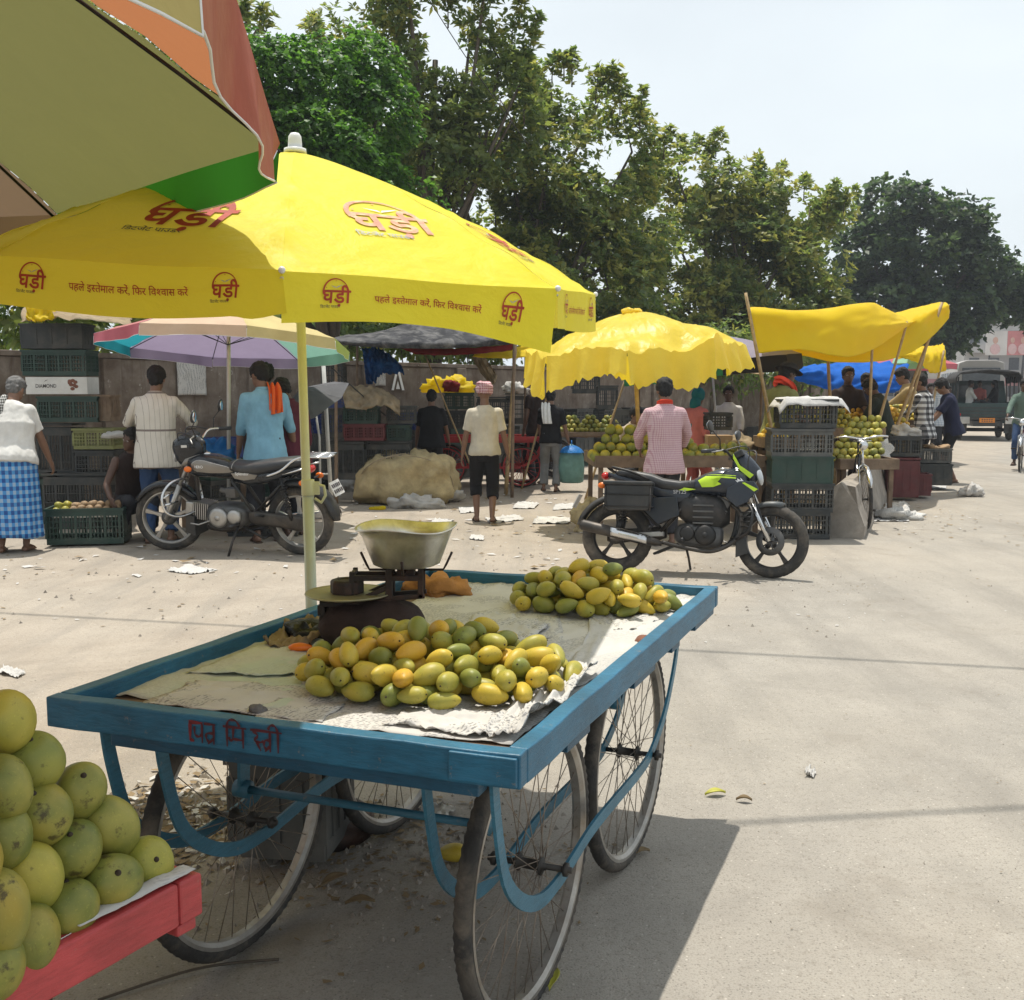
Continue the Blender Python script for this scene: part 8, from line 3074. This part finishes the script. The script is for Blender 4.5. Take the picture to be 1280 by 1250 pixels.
tarp('bright blue tarpaulin hung behind the golden mango piles',
  [[(985, 470, 19.5), (1030, 486, 19.5), (1080, 492, 19.6), (1135, 490, 20)], [(1000, 462, 19.6), (1040, 466, 19.7), (1090, 472, 19.8), (1135, 470, 20)], [(1005, 458, 20.5), (1045, 453, 20.6), (1090, 452, 20.8), (1135, 456, 21)]],
  M['blue_tarp'], amp=.1, seed=8)
tarp('black shade-net canopy with dark red edge over the middle stalls',
  [[(414, 431, 13.9), (470, 434, 13.8), (530, 436, 14.0), (590, 434, 14.4), (640, 430, 15.0)], [(416, 424, 13.9), (470, 425, 13.9), (530, 425, 14.1), (590, 423, 14.5), (640, 420, 15.0)],
  [(430, 420, 14.9), (475, 414, 15.0), (520, 403, 15.2), (590, 406, 15.6), (650, 412, 16.2)], [(440, 425, 16.6), (490, 424, 16.8), (540, 422, 17.0), (600, 422, 17.3), (660, 424, 17.8)]], M['net'], amp=.03, seed=10)
tarp('dark red edge strip under the black shade net', [[(520, 443, 14.6), (560, 444, 14.8), (600, 442, 15.1), (640, 438, 15.5)], [(500, 435, 14.5), (550, 436, 14.8), (600, 434, 15.1), (645, 430, 15.5)]], M['dark_red_tarp'], amp=.02, seed=11)
tarp('dull yellow sheet hanging at the right end of the shade net', [[(590, 446, 15.6), (640, 448, 15.8), (690, 440, 16.2)], [(600, 436, 15.8), (640, 434, 16.0), (690, 428, 16.5)]], M['yellow_tarp'], amp=.04, seed=12)
tarp('pale grey canvas awning over the shaded stall behind the mangoes', [[(780, 462, 15.6), (840, 470, 15.6), (900, 466, 15.8), (955, 468, 16)], [(790, 452, 16.4), (850, 452, 16.6), (900, 452, 16.8), (955, 455, 17)]], M['tan_sheet'], amp=.05, seed=13)
tarp('ragged tan sheet tied up over the crates in the shade',
  [[(432, 510, 14.0), (455, 512, 14.0), (480, 507, 14.0), (500, 520, 14.0)], [(428, 492, 14.1), (455, 494, 14.1), (478, 492, 14.1), (500, 505, 14.1)], [(430, 483, 14.3), (455, 482, 14.3), (475, 486, 14.3), (500, 500, 14.3)]], M['tan_sheet'], amp=.06, seed=14)
tarp('bundled dark blue cloth hung below the shade net', [[(458, 480, 15.0), (468, 478, 15.0), (480, 466, 15.0), (505, 466, 15.1)], [(455, 455, 14.9), (470, 456, 14.8), (485, 454, 14.9), (503, 460, 15.0)], [(453, 436, 15.0), (470, 435, 15.0), (482, 440, 15.0), (495, 450, 15.1)]],
  M['navy_cloth'], amp=.12, seed=15, name='hanging_cloth', cat='cloth', sc=3)
tarp('yellowish cloth hanging from a pole left of the turbaned man', [[(612, 480, 17.0), (618, 480, 17.0), (622, 470, 17.1)], [(598, 462, 17.0), (606, 460, 17.0), (612, 455, 17.1)], [(590, 446, 17.0), (598, 444, 17.0), (604, 442, 17.1)]], M['tan_sheet'], amp=.06, seed=16, name='hanging_cloth', cat='cloth')
tarp('stained pale and yellow sheet roofing over the left-hand crates', [[(25, 402, 11.4), (80, 399, 11.4), (130, 402, 11.6), (165, 408, 11.9)], [(30, 380, 12.2), (80, 378, 12.4), (130, 386, 12.6), (165, 396, 12.8)], [(30, 372, 14), (80, 374, 14), (130, 380, 14.2), (170, 390, 14.4)]], M['tan_sheet'], amp=.06, seed=17)
tarp('scrap of yellow sheet hanging at the upper left under the big umbrella', [[(34, 400, 11.3), (50, 402, 11.3), (66, 398, 11.3)], [(32, 384, 11.4), (50, 380, 11.4), (70, 384, 11.4)], [(34, 374, 11.6), (50, 372, 11.6), (70, 374, 11.6)]], M['yellow_tarp'], amp=.06, seed=18)
# poles and bamboo
def pole(label, a, b, r, m, name='bamboo_pole', cat='pole', group=None, ground=False, bow=.0):
 a, b = Vector(a), Vector(b)
 mb = MB()
 pts = []
 n = 10
 for i in range(n + 1):
  u = i / n
  pts.append(a.lerp(b, u) - a + V(bow * sin(pi * u), 0, 0))
 mb.tube(pts, [r * (1 - .25 * i / n) * (1.12 if i % 2 else 1) for i in range(n + 1)], 8)
 o = mb.build(name, m)
 o.location = a
 return tag(o, label, cat, group)
def to_ground(t, b, Y):
 """extend the pole from top t through b down to the ground, at distance Y"""
 A, B = P(*t, Y), P(*b, Y)
 d = B - A
 k = -(A.z) / d.z
 return A + d * k, A
for t_, b_, Y, r, lab in (((932, 366), (966, 545), 12.25, .024, 'bamboo pole leaning at the left front corner of the yellow tarpaulin'), ((1091, 408), (1086, 560), 13.6, .022, 'straight bamboo pole in the middle of the yellow tarpaulin front'),
       ((1134, 402), (1098, 530), 14.3, .022, 'slanting bamboo pole right of the middle one'), ((1178, 378), (1122, 530), 15.7, .030, 'thick bamboo pole slanting up to the right end of the second tarpaulin'),
       ((1168, 396), (1140, 500), 16.0, .024, 'thinner bamboo pole bundled beside the thick slanting one'), ((978, 440), (986, 545), 14.5, .022, 'short bamboo pole behind the hat-wearing seller'),
       ((1035, 450), (1040, 545), 15.0, .030, 'wooden post in front of the blue tarpaulin'), ((1180, 438), (1166, 505), 21.6, .03, 'pole of the small farther yellow tarpaulin'),
       ((645, 420), (636, 560), 15.5, .03, 'wooden post under the dull yellow sheet left of the towel man'), ((530, 440), (566, 528), 15.6, .014, 'thin stick slanting across the shade behind the turbaned man'),
       ((783, 470), (757, 548), 14.8, .018, 'stick slanting from the crinkled umbrella toward the mango pile'), ((688, 480), (655, 600), 16.4, .016, 'pale stick leaning by the red wheel')):
 a, b = to_ground(t_, b_, Y)
 pole(lab, a, b, r, M['bamboo'])
for px, Y, z in ((418, 14.0, 2.2), (640, 15.1, 2.3), (445, 16.5, 2.3), (655, 17.7, 2.4), (797, 16.5, 2.0), (950, 16.8, 2.0)):
 q = V(P(px, 490, Y).x, Y, 0)
 pole('slender dark wooden post holding up an awning in the shade', q, q + V(.03, 0, z), .025, M['old_wood'], 'wooden_post', 'post', 'posts of the shaded awnings')
fa_ = V(P(412, 575, 12.6).x, 12.6, 0)
fr = thing('metal_frame', 'white metal tube stand with ladder-like legs behind the left motorcycle seat', 'stand', fa_)
mb = MB()
h_ = 2.05
mb.tube([V(.02, 0, 0), V(-.06, 0, h_)], .025, 8)
mb.build('upright', M['pole_white'], fr)
mb = MB()
mb.tube([V(-.10, -.1, 0), V(-.12, 0, 1.0), V(-.22, .1, 1.6)], .014, 8)
for z in (.25, .55):
 mb.rod(V(-.11, -.05, z), V(.01, 0, z), .011, 8)
mb.rod(V(-.35, 0, .27), V(.0, 0, .27), .012, 8)
mb.tube([V(-.35, 0, 0), V(-.34, 0, .3)], .014, 8)
mb.build('rungs', M['pole_white'], fr)
cable('thin rope slanting down from the metal frame to the red cart', P(395, 440, 12.8), P(520, 548, 15.9), .05, .008)
bpy.data.objects[[o.name for o in COL.objects if o.name.startswith('overhead_cable')][-1]].name = 'rope'
# notice posters on the wall
for x0, x1, y0, y1, lab, sd in ((216, 252, 452, 494, 'two torn printed notices pasted on the wall under the striped umbrella', 3), (452, 476, 452, 482, 'grey printed notice high on the wall behind the blue cloth', 5)):
 a, b = wall_at(x0, 0), wall_at(x1, 0)
 za, zb = P(x0, y1, a.y).z, P(x0, y0, a.y).z
 mb = MB()
 t_ = (b - a)
 mb.sheet(lambda u, v: t_ * u + V(0, 0, (zb - za) * v) + WN * (.022 + .01 * noise.noise(Vector((u * 4, v * 4, sd)))), 12, 14)
 o = mb.build('notice', M['news'], None, solid=.002)
 o.location = V(a.x, a.y, za)
 tag(o, lab, 'notice')
M['sticker_dark'] = M['dark_ink']
q_w = wall_at(491, 1.5)
qz = P(491, 472, q_w.y).z
mb = MB()
for pts in ([(-.16, -.22), (0, .26), (.16, -.22), (.10, -.22), (0, .10), (-.10, -.22)], [(-.05, -.2), (0, -.06), (.05, -.2)]):
 n = len(pts)
 mb.add([WDIR * x + WN * .03 + V(0, 0, z) for x, z in pts], [(0, 1, 4, 5), (1, 2, 3, 4)] if n == 6 else [(0, 1, 2)])
o = mb.build('painted_emblem', M['white_ink'])
o.location = V(q_w.x, q_w.y, qz)
tag(o, 'white painted triangular emblem on the brown wall below the blue cloth', 'emblem')
# ---------------------------------------------------------------- barrier, bicycles, truck, bus
M['barrier'] = simple('rough_concrete', (0.30, 0.265, 0.225), 0.95, var=0.25, scale=5, bump=0.7, bscale=18, dirt=(0.12, 0.10, 0.08), dirt_amt=0.6, coord='Object')
b0, b1_ = G(1052, 672), G(1108, 600)
bd = (b1_ - b0)
Lb = bd.length
bd.normalize()
bp = V(bd.y, -bd.x, 0)
mb = MB()
rings = []
for i in range(25):
 u = i / 24
 c = bd * (Lb * u)
 ring = []
 prof = [(-.22, 0), (-.21, .10), (-.15, .34), (-.10, .54), (-.04, .58), (.05, .58), (.10, .53), (.15, .33), (.21, .10), (.22, 0)]
 for j, (x, z) in enumerate(prof):
  nn = noise.noise(Vector((u * 12, j * 1.7, .3)))
  k = .07 if i in (0, 24) else .035
  ring.append(c + bp * (x + k * nn) + V(0, 0, max(0, z + (k * nn if z > 0 else 0))) - bd * (.10 * noise.noise(Vector((j * 2.3, z * 9, 1))) if i == 0 else 0))
 rings.append(ring)
mb.loft(rings, smooth=False)
o = mb.build('concrete_barrier', M['barrier'])
o.location = b0
tag(o, 'rough broken-ended concrete road barrier beside the crate stack', 'barrier')
def bicycle(label, base, rz, frame_m, steer=0.0, lean=0.0):
 t = thing('bicycle', label, 'bicycle', base, rz)
 t.rotation_euler = (lean, 0, rz)
 R = .345
 fx, rx = .56, -.52
 St = Matrix.Rotation(steer, 3, 'Z')
 piv = V(fx - .13, 0, 0)
 fk = lambda p: piv + St @ (Vector(p) - piv)
 spoked_wheel(t, fk((fx, 0, R)), R, St @ V(0, 1, 0), tread=False, spoke_r=.0018)
 spoked_wheel(t, (rx, 0, R), R, (0, 1, 0), tread=False, spoke_r=.0018)
 hd = fk((fx - .22, 0, .86))
 mb = MB()
 for sd in (-1, 1):
  mb.tube([fk((fx, sd * .055, R)), fk((fx - .10, sd * .05, .70)), fk((fx - .13, 0, .74))], .011, 8)
 mb.tube([fk((fx - .13, 0, .72)), fk((fx - .21, 0, .98))], .017, 10)
 mb.build('fork', M['chrome'], t)
 bb = V(-.02, 0, .29)
 st = V(-.20, 0, .84)
 ht, hb_ = V(fx - .195, 0, .88), V(fx - .15, 0, .76)
 mb = MB()
 mb.tube([ht, st + V(.0, 0, -.02)], .014, 8)
 mb.tube([hb_, bb], .016, 8)
 mb.tube([bb, st], .015, 8)
 for sd in (-1, 1):
  mb.tube([bb + V(0, sd * .03, 0), V(rx, sd * .06, R)], .010, 8)
  mb.tube([st + V(0, sd * .02, -.04), V(rx, sd * .06, R)], .009, 8)
 mb.build('frame', frame_m, t)
 mb = MB()
 mb.tube([st, st + V(-.03, 0, .12)], .012, 8)
 mb.loft([section((x, 0, .985), w, h, 14, 2.6) for x, w, h in ((-.05, .02, .015), (-.10, .03, .025), (-.18, .06, .032), (-.28, .10, .035), (-.33, .08, .03), (-.35, .03, .015))])
 mb.build('saddle', M['seat'], t)
 mb = MB()
 s0 = V(fx - .21, 0, 1.0)
 mb.tube([fk(q) for q in smooth_path([s0 + V(-.20, -.29, .01), s0 + V(-.02, -.29, .04), s0 + V(.06, -.16, .05), s0 + V(.03, 0, .02), s0 + V(.06, .16, .05), s0 + V(-.02, .29, .04), s0 + V(-.20, .29, .01)], 5)], .011, 8)
 hbr = mb.build('handlebar', M['chrome'], t)
 for sd in (-1, 1):
  mb = MB()
  mb.tube([fk(s0 + V(-.08, sd * .29, .03)), fk(s0 + V(-.21, sd * .29, .01))], .017, 8)
  mb.build('grip', M['seat'], hbr)
 mb = MB()
 mb.tube([fk(s0 + V(.05, -.10, .0)), fk(s0 + V(.05, .10, .0))], .006, 6)
 mb.lathe([(0, .03), (.05, .03), (.056, .0), (.03, -.05), (0, -.06)], 16, M=Matrix.Translation(fk(s0 + V(.10, 0, -.05))) @ (St @ Matrix.Rotation(pi / 2, 3, 'Y')).to_4x4())
 mb.build('lamp', M['chrome'], t)
 for nm, c, Q, a0, a1 in (('mudguard', fk((fx, 0, R)), St, radians(25), radians(190)), ('mudguard', V(rx, 0, R), None, radians(10), radians(200))):
  fender(t, nm, c, R + .025, a0, a1, .030, M['chrome'] if nm else None, Q)
 mb = MB()
 for y in (-.06, 0, .06):
  mb.tube([V(rx + .20, y, .72), V(rx - .20, y, .73)], .006, 6)
 for sd in (-1, 1):
  mb.tube([V(rx - .15, sd * .06, .73), V(rx, sd * .07, R)], .006, 6)
 mb.tube([V(rx - .2, -.07, .73), V(rx - .2, .07, .73)], .006, 6)
 mb.build('carrier', M['dark_metal'], t)
 mb = MB()
 mb.lathe([(.085, -.003), (.09, -.003), (.09, .003), (.085, .003), (.085, -.003)], 24, M=Matrix.Translation(bb + V(0, -.05, 0)) @ Matrix.Rotation(pi / 2, 4, 'X'))
 for sd, a in ((-1, 1.0), (1, 1.0 + pi)):
  e = bb + V(cos(a) * .17, sd * .08, sin(a) * .17)
  mb.rod(bb + V(0, sd * .06, 0), e, .009, 6)
  mb.box(e + V(0, sd * .06, 0), (.09, .09, .025))
 mb.rod(bb + V(0, -.07, 0), bb + V(0, .07, 0), .012, 8)
 mb.build('crank', M['dark_metal'], t)
 return t
fw = G(1080, 662)
rzf = radians(-104)
bicycle('old black bicycle with chrome mudguard seen head-on beside the concrete barrier', V(fw.x, fw.y, 0) - Matrix.Rotation(rzf, 3, 'Z') @ V(.56, 0, 0), rzf, M['black_paint'], radians(6), radians(2))
cw = G(1276, 586)
rzc = radians(-118)
RZ = Matrix.Rotation(rzc, 3, 'Z')
bcy = cw + RZ @ V(.35, 0, 0)
bcy.z = 0
bicycle('red bicycle ridden toward us at the right edge of the road', bcy, rzc, M['cart_red'], 0, 0)
hk = height_for(1272, 470, bcy.y)
kk = 1.70 / 1.72
hipw = RZ @ V(-.22, 0, 0)
rz_p = rzc - pi / 2
# person frame: x right, y forward
p = Person('cyclist in grey-green long-sleeved shirt and jeans riding the red bicycle at the right edge', V(bcy.x + hipw.x, bcy.y + hipw.y, 0), rz_p, 1.70, lean=.22, hip=1.02, lh=(-.28, .50, 1.08), rh=(.28, .50, 1.08),
   lf=(-.12, .30, .28), rf=(.12, .12, .17), detail=.012, skin='skin_dark', lpole=(-1, -.3, -.6), rpole=(1, -.3, -.6))
p.hair().shirt(greygreen, 1.85, -.12, 1.1).trousers(jeans, 1.9, loose=.8).sandals(M['sandal'])
M['truck_green'] = simple('dark_green_truck_paint', (0.008, 0.035, 0.035), 0.35, var=0.2, dirt=(0.14, 0.12, 0.10), dirt_amt=0.25)
M['truck_black'] = simple('black_truck_steel', (0.014, 0.015, 0.016), 0.45, var=0.2, dirt=(0.15, 0.13, 0.10), dirt_amt=0.3)
M['truck_hood'] = cloth('grey_black_truck_hood', (0.030, 0.030, 0.032), 0, var=.3, dirt=(.16, .15, .14), dirt_amt=.6)
M['plate_orange'] = simple('orange_plate', (0.65, 0.22, 0.02), 0.5, var=.1)
tq = G(1232, 551)
trz = atan2(-RD.x, RD.y) + radians(14)
tr = thing('passenger_truck', 'dark green open-backed passenger truck with black hood driving away up the road', 'truck', V(tq.x, tq.y, 0), trz)
# local: y forward, x right
W = 1.90
def tbx(name, c, s, m, par=None, bev=.02, rot=None):
 mb = MB()
 mb.box(c, s, rot)
 return mb.build(name, m, par or tr, bevel=bev)
tbx('bed', (0, 1.2, .72), (W, 2.5, .12), M['truck_black'])
tg = tbx('tailgate', (0, -.04, .98), (W - .02, .07, .46), M['truck_green'])
for z in (.84, .95, 1.06):
 tbx('tailgate_rib', (0, -.09, z), (W - .16, .03, .035), M['truck_black'], tg, .008)
for sx in (-1, 1):
 tbx('side_panel', (sx * (W / 2 - .03), 1.24, 1.0), (.06, 2.42, .46), M['truck_green'])
 tbx('bench', (sx * (W / 2 - .28), 1.2, 1.02), (.38, 2.1, .08), M['seat'])
 tbx('bumper_step', (sx * (W / 2 - .22), -.14, .66), (.42, .10, .22), M['alu'], None, .01)
 tbx('mud_flap', (sx * (W / 2 - .25), .25, .42), (.30, .03, .36), M['truck_black'], None, .004)
 for y in (.03, .85, 1.65, 2.4):
  mb = MB()
  mb.tube([V(sx * (W / 2 - .05), y, 1.2), V(sx * (W / 2 - .07), y, 2.05)], .022, 8)
  mb.build('hood_post', M['truck_black'], tr)
 for y in (.55, 2.75):
  mb = MB()
  mb.torus((sx * (W / 2 - .20), y, .34), .25, .09, None, 32, 12)
  wh = mb.build('wheel', M['tyre'], tr)
  mb = MB()
  mb.lathe([(0, -.08), (.16, -.07), (.19, -.03), (.19, .03), (.16, .07), (0, .08)], 20, M=Matrix.Translation((sx * (W / 2 - .20), y, .34)) @ Matrix.Rotation(pi / 2, 4, 'Y'))
  mb.build('rim', M['dark_metal'], wh)
 tb_ = tbx('tail_lamp', (sx * (W / 2 - .10), -.10, .84), (.14, .05, .08), M['red_lens'], None, .008)
np_ = tbx('number_plate', (0, -.10, .66), (.46, .03, .15), M['plate_orange'], None, .004)
for i in range(2):
 for j in range(5):
  tbx('plate_digit', (-.14 + .07 * j, -.118, .69 - .06 * i), (.035, .006, .035), M['dark_ink'], np_, 0)
mb = MB()
rings = []
for y in (-.12, .0, .6, 1.3, 2.0, 2.6, 3.0):
 sag_ = .02 * sin(y * 4)
 rings.append([V(x * W / 2, y, z + sag_) for x, z in ((-1.03, 1.86), (-1.02, 2.06), (-.90, 2.20), (-.5, 2.27), (0, 2.29), (.5, 2.27), (.90, 2.20), (1.02, 2.06), (1.03, 1.86), (.99, 1.88), (.97, 2.05), (.87, 2.16), (0, 2.24), (-.87, 2.16), (-.97, 2.05), (-.99, 1.88))])
mb.loft(rings)
mb.build('hood', M['truck_hood'], tr)
mb = MB()
mb.loft([[V(x * W / 2, y, z) for x, z in ((-1, .5), (1, .5), (1, 1.2), (.88, 1.95), (-.88, 1.95), (-1, 1.2))] for y in (2.62, 3.5)] + [[V(x * W / 2, 4.3, z) for x, z in ((-.95, .5), (.95, .5), (.95, 1.1), (.85, 1.15), (-.85, 1.15), (-.95, 1.1))]], smooth=False)
cabo = mb.build('cab', M['truck_green'], tr, bevel=.03)
tbx('cab_rear_window', (0, 2.60, 1.6), (1.3, .03, .42), M['b_glass'], cabo, .01)
mb = MB()
mb.rod(V(-W / 2 + .2, .55, .34), V(W / 2 - .2, .55, .34), .06, 8)
mb.box((0, 1.4, .55), (.8, 3.0, .16))
mb.build('axle', M['truck_black'], tr)
TR = Matrix.Rotation(trz, 3, 'Z')
for x, y, sh_, lab, fz in ((-.42, .95, white_sh, 'passenger in white shirt sitting in the back of the green truck', -90), (.30, .75, blk, 'passenger in black with covered head in the back of the green truck', 90), (.0, 2.0, pink_d, 'passenger in pink deeper inside the green truck', 180)):
 w_ = Vector((tq.x, tq.y, 0)) + TR @ V(x, y, .78)
 q_p = Person(lab, w_, trz + radians(fz), 1.62, hip=.40, lf=(-.12, .35, .08), rf=(.12, .35, .08), detail=.022, skin='skin_dark', lh=(-.15, .35, .45), rh=(.15, .35, .45))
 (q_p.cap_on('scarf', blk) if sh_ is blk else q_p.hair())
 q_p.shirt(sh_, 1.2, -.1, 1.1).trousers(dark_tr)
bq = V((1222 - 640) / FPX * 56, 56, 0)
bs = thing('bus', 'grey bus seen from behind far up the road, above the green truck', 'bus', bq, trz)
mb = MB()
mb.loft([[V(x * 1.2, y, z) for x, z in ((-1, .45), (1, .45), (1, 2.6), (.93, 3.15), (.6, 3.3), (-.6, 3.3), (-.93, 3.15), (-1, 2.6))] for y in (0, 9.5)], smooth=False)
bb_ = mb.build('body', M['b_grey'], bs, bevel=.05)
for nm, c, s, m in (('rear_window', (0, -.03, 2.45), (1.9, .05, .85), M['b_glass']), ('rear_panel', (0, -.03, 1.2), (2.1, .05, .9), M['truck_green']), ('bumper', (0, -.08, .55), (2.3, .18, .25), M['truck_black'])):
 mb = MB()
 mb.box(c, s)
 mb.build(nm, m, bs, bevel=.02)
for sx in (-1, 1):
 mb = MB()
 mb.box((sx * 1.0, -.07, 1.0), (.18, .06, .4))
 mb.build('tail_lamp', M['red_lens'], bs, bevel=.01)
 for i in range(6):
  mb = MB()
  mb.box((sx * 1.205, 1.0 + 1.4 * i, 2.3), (.04, 1.1, .75))
  mb.build('side_window', M['b_glass'], bs)
 for y in (1.8, 7.6):
  mb = MB()
  mb.torus((sx * 1.05, y, .48), .36, .13, None, 28, 10)
  mb.build('wheel', M['tyre'], bs)
# ---------------------------------------------------------------- papers on the ground and litter
gp = 'loose papers on the ground'
for i, (cs, m, lab) in enumerate((
  ([(208, 714), (240, 718), (272, 713), (238, 707)], 'paper', 'white torn paper on the dusty ground in front of the left motorcycle'),
  ([(-2, 842), (22, 848), (32, 842), (6, 833)], 'paper', 'white paper scrap at the left edge of the open ground'),
  ([(612, 655), (655, 650), (650, 644), (606, 648)], 'paper', 'flat paper just right of the turbaned man\'s feet'),
  ([(665, 655), (710, 655), (722, 648), (672, 646)], 'news', 'newspaper lying on the ground left of the lime-flashed motorcycle'),
  ([(640, 636), (668, 636), (674, 630), (648, 627)], 'news', 'grey newspaper piece between the turbaned man and the towel man'),
  ([(536, 655), (560, 656), (568, 650), (544, 649)], 'paper', 'small white paper behind the steel bowl'),
  ([(586, 674), (604, 676), (606, 670), (590, 669)], 'paper', 'tiny white paper near the turbaned man on the sunlit ground'),
  ([(1092, 652), (1136, 652), (1140, 646), (1094, 645)], 'paper', 'flat white paper on the road right of the bicycle wheel'),
  ([(1105, 637), (1138, 634), (1132, 628), (1106, 630)], 'news', 'grey newspaper on the road behind the bicycle'),
  ([(1006, 970), (1018, 972), (1020, 965), (1008, 963)], 'paper', 'small crumpled white paper alone on the open road'),
  ([(690, 638), (722, 636), (720, 630), (694, 631)], 'paper', 'white paper at the towel man\'s feet'),
  ([(575, 642), (600, 640), (596, 634), (572, 634)], 'paper', 'white paper beside the sacking heap'),
  ([(1160, 612), (1182, 612), (1184, 606), (1164, 605)], 'paper', 'white paper on the road in front of the black box'),
  ([(50, 668), (75, 670), (78, 664), (54, 662)], 'paper', 'paper scrap at the lungi man\'s feet'),
  ([(520, 1022), (555, 1030), (570, 1012), (530, 1006)], 'news', 'dirty newspaper on the ground under the blue cart by its far wheel'))):
 sheet_paper(lab, cs, .004, .022, M[m], 'paper_scrap', 'paper', 16, 7, None, gp, i * 3.1, .0015, .012)
M['leaf_yel'] = simple('yellow_leaf', (0.42, 0.40, 0.05), 0.6, var=.2)
M['leaf_dry'] = simple('dry_leaf', (0.20, 0.14, 0.07), 0.8, var=.3)
for i, (px, py, L_, a, m, lab) in enumerate(((894, 995, .085, .2, 'leaf_yel', 'yellow leaf on the road right of the cart\'s far wheel'), (930, 1003, .06, -.2, 'leaf_dry', 'brown dry leaf on the road near the yellow leaf'), (418, 1104, .10, .8, 'leaf_dry', 'curled pale leaf under the blue cart'),
            (690, 1228, .10, 1.4, 'leaf_yel', 'yellow leaf at the foot of the cart\'s near wheel'), (450, 1132, .09, .1, 'leaf_dry', 'dry leaf on the shaded ground under the cart'), (800, 1070, .08, .5, 'leaf_dry', 'dry leaf behind the right rear wheel'))):
 mb = MB()
 mb.sheet(lambda u, v: V((u - .5) * L_, (v - .5) * L_ * .42 * sin(pi * min(.98, max(.02, u))), .006 + .018 * (v - .5) ** 2 * 4 * .5 + .012 * sin(u * 3)), 12, 6)
 o = mb.build('leaf', M[m], None, solid=.001)
 o.location = G(px, py)
 o.rotation_euler = (0, 0, a)
 tag(o, lab, 'leaf')
# a twig
mb = MB()
mb.tube(smooth_path([V(-.22, -.10, .006), V(-.05, .01, .012), (.06, .06, .01), V(.2, .09, .006)], 5), .004, 5)
o = mb.build('twig', M['bark'])
o.location = G(245, 1225)
tag(o, 'bent dry twig on the ground under the blue cart\'s left front wheel', 'twig')
# scattered chips, grit and leaf litter
LIT = MB()
rg = np.random.default_rng(77)
def scatter(n, fn, smin, smax, mats):
 for _ in range(n):
  x, y = fn()
  s = rg.uniform(smin, smax)
  a = rg.uniform(0, 6.28)
  ca, sa = cos(a), sin(a)
  mi = int(rg.choice(mats))
  if mi < 2:      # flat scrap or leaf bit
   w = s * rg.uniform(.3, .7)
   pts = [(-s, -w * .3), (0, -w), (s, 0), (0.1 * s, w)]
   LIT.add([V(x + ca * px - sa * py, y + sa * px + ca * py, .004 + rg.uniform(0, s * .35)) for px, py in pts], [(0, 1, 2, 3)], mi)
  else:
   h = s * rg.uniform(.5, .9)
   r = [V(x + s * .7 * cos(a + k * 2.09) * rg.uniform(.7, 1.2), y + s * .7 * sin(a + k * 2.09), 0) for k in range(3)]
   LIT.add(r + [V(x, y, h)], [(0, 1, 3), (1, 2, 3), (2, 0, 3)], mi)
def gauss(px, py, sx, sy):
 c = G(px, py)
 return lambda: (c.x + rg.normal() * sx, c.y + rg.normal() * sy)
scatter(900, lambda: (rg.uniform(-6.5, 2.2), rg.uniform(6.2, 12.5)), .006, .028, (0, 1, 1, 2, 2))
scatter(260, lambda: (rg.uniform(-4.5, .8), rg.uniform(8.5, 16)), .02, .07, (0, 0, 1))
scatter(900, lambda: (rg.uniform(-2.6, 3.2), rg.uniform(1.8, 7)), .002, .007, (1, 2, 2, 2))
scatter(1400, gauss(225, 1030, .20, .22), .008, .032, (1, 1, 2, 2, 0))
scatter(900, gauss(500, 1060, .30, .28), .004, .020, (1, 1, 2, 2))
scatter(300, gauss(1000, 730, .8, .6), .004, .014, (0, 1, 2, 2))
scatter(350, gauss(1110, 640, .5, 1.2), .008, .035, (0, 0, 1, 1, 1))
scatter(260, lambda: (rg.uniform(2, 14), rg.uniform(6, 28)), .006, .016, (0, 1, 1, 2))
lo = LIT.build('litter', [M['paper'], M['leaf_dry'], M['barrier']])
tag(lo, 'scattered chips, scraps and dry leaf litter over the ground', 'litter', None, 'stuff')
# ---------------------------------------------------------------- the hazy air over the street
hz = bpy.data.materials.new('hazy_air')
hz.use_nodes = True
hn, hl = hz.node_tree.nodes, hz.node_tree.links
hn.clear()
ho = hn.new('ShaderNodeOutputMaterial')
hv = hn.new('ShaderNodeVolumePrincipled')
hv.inputs['Color'].default_value = (0.86, 0.92, 1.0, 1)
hv.inputs['Density'].default_value = 0.0009
hl.new(hv.outputs[0], ho.inputs['Volume'])
mb = MB()
mb.box((0, 80, 9), (240, 180, 20))
hb_o = mb.build('haze', hz)
hb_o['kind'] = 'stuff'
hb_o['label'] = 'pale dusty haze hanging over the whole street'
